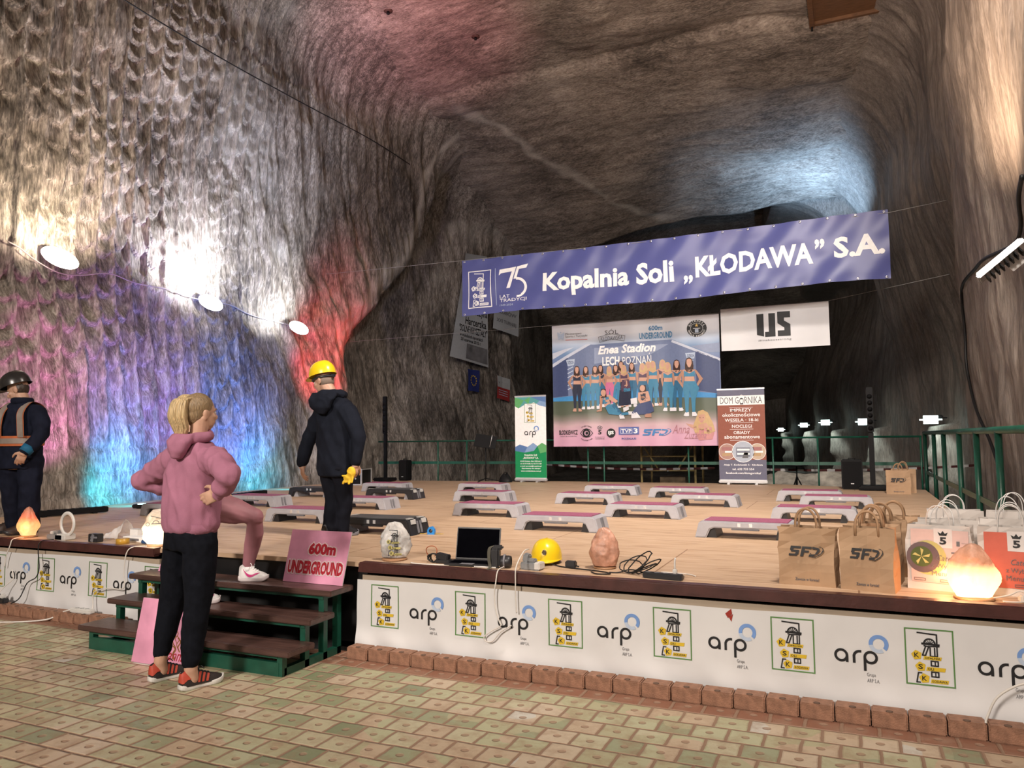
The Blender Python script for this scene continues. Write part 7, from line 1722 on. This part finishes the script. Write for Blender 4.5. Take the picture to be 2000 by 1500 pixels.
cable('thick black cable draped down the right rock wall', on_right([(8.3, 3.95), (8.9, 3.90), (9.6, 3.78), (10.2, 3.72), (11.2, 3.78), (12.2, 3.85), (13.3, 3.86), (13.9, 3.72), (14.1, 3.2), (14.1, 2.7), (13.9, 2.3), (13.5, 1.9), (12.9, 1.4), (12.4, 0.9)], .06), .022, M_cable_b, sm=5)
# lamps of the drift
M_drift = emis('cold_lamp_glass', (0.80, 1.0, 0.96), 5.0)
names = ['nearest cold white drift lamp, seen right above the side railing', 'second cold white drift lamp, touching the right column speaker', 'third cold white drift lamp, left of the right column speaker', 'fourth cold white drift lamp of the row, deeper in the drift', 'farthest cold white drift lamp, beside the brown roll-up']
for (x, y, z), lab in zip([(1.66, 20.0, 1.86), (0.32, 25.0, 1.92), (-.88, 30.0, 2.0), (-1.94, 36.0, 2.0), (-3.72, 46.0, 1.9)], names):
    t = thing('drift_lamp', lab, 'lamp', (x, y, z), 0, 'lamps along the drift wall')
    mb = MB(); mb.box((0, -.05, .04), (.46, .20, .19), bev=.08); mb.build('glass', M_drift, t); mb = MB(); mb.box((.12, .06, .10), (.28, .12, .10), bev=.02); mb.box((.28, .1, .08), (.14, .03, .03)); mb.build('holder', M_gear, t)
    spot((x - .25, y - .45, z + .02), (x + .15, y + .25, z - 1.2), 80, 60, (0.80, 1.0, 0.95), 0.6)
# ------------------------------------------------------------------ roof timber, bolts, stands and rig at the back
M_timber = mat('brown_timber', (0.17, 0.085, 0.04), 0.6, vary=0.3, scale=5, stretch=(1, 8, 1), bump=0.2)
t = thing('timber_hatch', 'brown timber box frame fixed to the roof at the top of the picture', 'hatch', (.3, 17.3, 10.55))
part(MB().box((.45, 16.7, 10.62), (1.9, 1.5, .05)), 'panel', M_timber, t)
for x in (-.46, 1.05): part(MB().box((x, 16.7, 10.56), (.10, 1.55, .14)), 'batten', M_timber, t)
part(MB().box((.45, 17.42, 10.58), (1.9, .08, .12)), 'batten', M_timber, t)
for x in (-.46, 1.05): part(MB().tube([(x, 17.4, 10.55), (x, 17.4, 10.40)], .02, 8), 'bolt', M_gear, t)
for x, y, lab in ((-9.0, 13.7, 'roof bolt in the pink light near the left corner of the roof'), (-7.75, 13.3, 'roof bolt at the top edge of the picture above the pink light'), (-6.05, 14.7, 'roof bolt in the middle of the roof left of the small one'), (-7.8, 15.6, 'roof bolt just left of the crack in the pink roof'), (-4.95, 14.4, 'roof bolt in the middle of the roof right of its neighbour'), (-3.2, 13.6, 'roof bolt nearest the timber box on the roof')):
    t = thing('roof_bolt', lab, 'bolt', (x, y, float(roof_z(np.array(x), np.array(y))) - .01), 0, 'roof bolts'); mb = MB(); mb.lathe([(.0, -.02), (.10, -.015), (.10, .01), (0, .01)], 10); mb.build('plate', mat('rusty_steel', (.06, .03, .022), .7), t); mb = MB(); mb.lathe([(.0, -.08), (.03, -.08), (.03, -.015)], 8); mb.build('nut', M_gear, t)
t = thing('music_stand', 'black music stand with a tilted desk in front of the left railing', 'stand', (-7.13, 14.60, Z)); mb = MB(); mb.tube([(0, 0, .02), (0, 0, .78)], .012, 8); mb.build('pole', M_gear, t)
for a in (.4, 2.5, 4.6): mb = MB(); mb.tube([(0, 0, .08), (.34 * math.cos(a), .34 * math.sin(a), .012)], .010, 6); mb.build('leg', M_gear, t)
mb = MB(); mb.box((0, 0, .86), (.46, .02, .30), M=Matrix.Rotation(-.5, 3, 'X') @ Matrix.Rotation(.35, 3, 'Z'), bev=.006); mb.build('desk', M_gear, t); mb = MB(); mb.tube([(.12, -.05, .74), (.20, -.08, 1.0)], .006, 6); mb.build('clip', M_alu, t)
t = thing('black_bag', 'small black bag slumped against the green roll-up', 'bag', (-6.72, 14.70, Z)); mb = MB(); mb.grid(20, 10, lambda a, b: (.15 * math.cos(2 * math.pi * a) * (1 - b ** 2 * .8), .10 * math.sin(2 * math.pi * a) * (1 - b ** 2 * .8), .004 + .17 * b * (1 + .15 * math.sin(4 * math.pi * a))), closed_u=True); mb.build('pouch', M_gear, t); mb = MB(); mb.tube([(-.05, 0, .15), (-.02, 0, .21), (.05, 0, .20), (.06, 0, .15)], .008, 6); mb.build('strap', M_gear, t)
M_yrig = mat('dirty_yellow_steel', (0.26, 0.20, 0.08), 0.6, vary=0.35, scale=10)
t = thing('scaffold_trolley', 'dirty yellow steel scaffold trolley standing in the dark behind the big poster', 'trolley', (-3.6, 16.6, 0))
for x in (-4.2, -3.05): 
    for y in (16.3, 17.2): part(MB().tube([(x, y, 0), (x, y, 1.55)], .025, 8), 'upright', M_yrig, t)
for a, b in (((-4.2, 16.3, 1.15), (-3.05, 16.3, 1.15)), ((-4.2, 16.3, .85), (-3.05, 16.3, .85)), ((-4.2, 16.3, 1.45), (-3.85, 16.3, .9)), ((-3.05, 16.3, 1.45), (-3.4, 16.3, .9))): part(MB().tube([a, b], .018, 8), 'brace', M_yrig, t)
part(MB().box((-3.62, 16.7, 1.50), (1.0, .8, .12)), 'deck', mat('old_planks', (.10, .085, .065), .8, vary=.4), t); part(MB().box((-3.6, 16.8, .35), (.55, .4, .7)), 'wooden_crate', mat('old_crate', (.14, .10, .06), .8, vary=.4), t)
mb = MB(); mb.ball((-3.62, 16.25, .84), .018, 8); part(mb, 'bright_knob', M_banner, t)
mb = MB(); mb.ball((-2.98, 16.25, 1.02), .012, 8); part(mb, 'green_pilot_light', emis('green_pilot', (.05, 1.0, .3), 3.0), t)
t = thing('tripod_stand', 'black tripod stand in the drift between the brown roll-up and the speaker', 'stand', (-1.02, 15.9, .55)); mb = MB(); mb.tube([(0, 0, .0), (0, 0, .45)], .014, 8); mb.build('pole', M_gear, t); mb = MB(); mb.lathe([(.0, .42), (.22, .42), (.22, .46), (0, .46)], 20); mb.build('round_top', M_gear, t)
for a in (.3, 2.4, 4.5): mb = MB(); mb.tube([(0, 0, .22), (.36 * math.cos(a), .36 * math.sin(a), -.53)], .012, 6); mb.build('leg', M_gear, t)
M_tr, M_tw = plain('tape_red', (.06, .012, .012)), plain('tape_white', (.40, .40, .40))
def tape(label, a, b, sag):
    t = thing('barrier_tape', label, 'barrier tape', a); A, B = Vector(a), Vector(b); n = max(8, int((B - A).length / .14)); mb = MB(); f = lambda k: A.lerp(B, k / n) - Vector((0, 0, sag * math.sin(math.pi * k / n)))
    for k in range(n):
        p, q = f(k), f(k + 1); u = Vector((0, 0, .022)); mb.add([p - u, q - u, q + u, p + u], [(0, 1, 2, 3)], k % 2)
    part(mb, 'ribbon', [M_tw, M_tr], t)
tape('red and white barrier tape stretched across the drift under the big poster', (-6.3, 16.0, .98), (-2.6, 16.0, .92), .06); tape('red and white barrier tape behind the right speaker', (-1.6, 15.9, .90), (2.2, 16.2, 1.0), .05)
# pale salt heap behind the stage
Xg, Yg = np.meshgrid(np.linspace(-2.6, 1.4, 60), np.linspace(16.2, 20, 50)); Hh = .75 * np.exp(-((Yg - 18.2) / 1.1) ** 2) * smooth(-2.6, -1.9, Xg) * (1 - smooth(0.4, 1.3, Xg)) * (1 + .2 * fbm(Xg * 2, Yg * 2, 0, 3, 131))
tag(grid_obj('salt_heap', Xg, Yg, Hh - .03, mat('loose_pale_salt', (.40, .38, .33), .8, vary=.3, scale=8, bump=.6, bscale=30)), 'low heap of loose pale salt on the drift floor behind the right speaker', 'salt heap', kind='stuff')
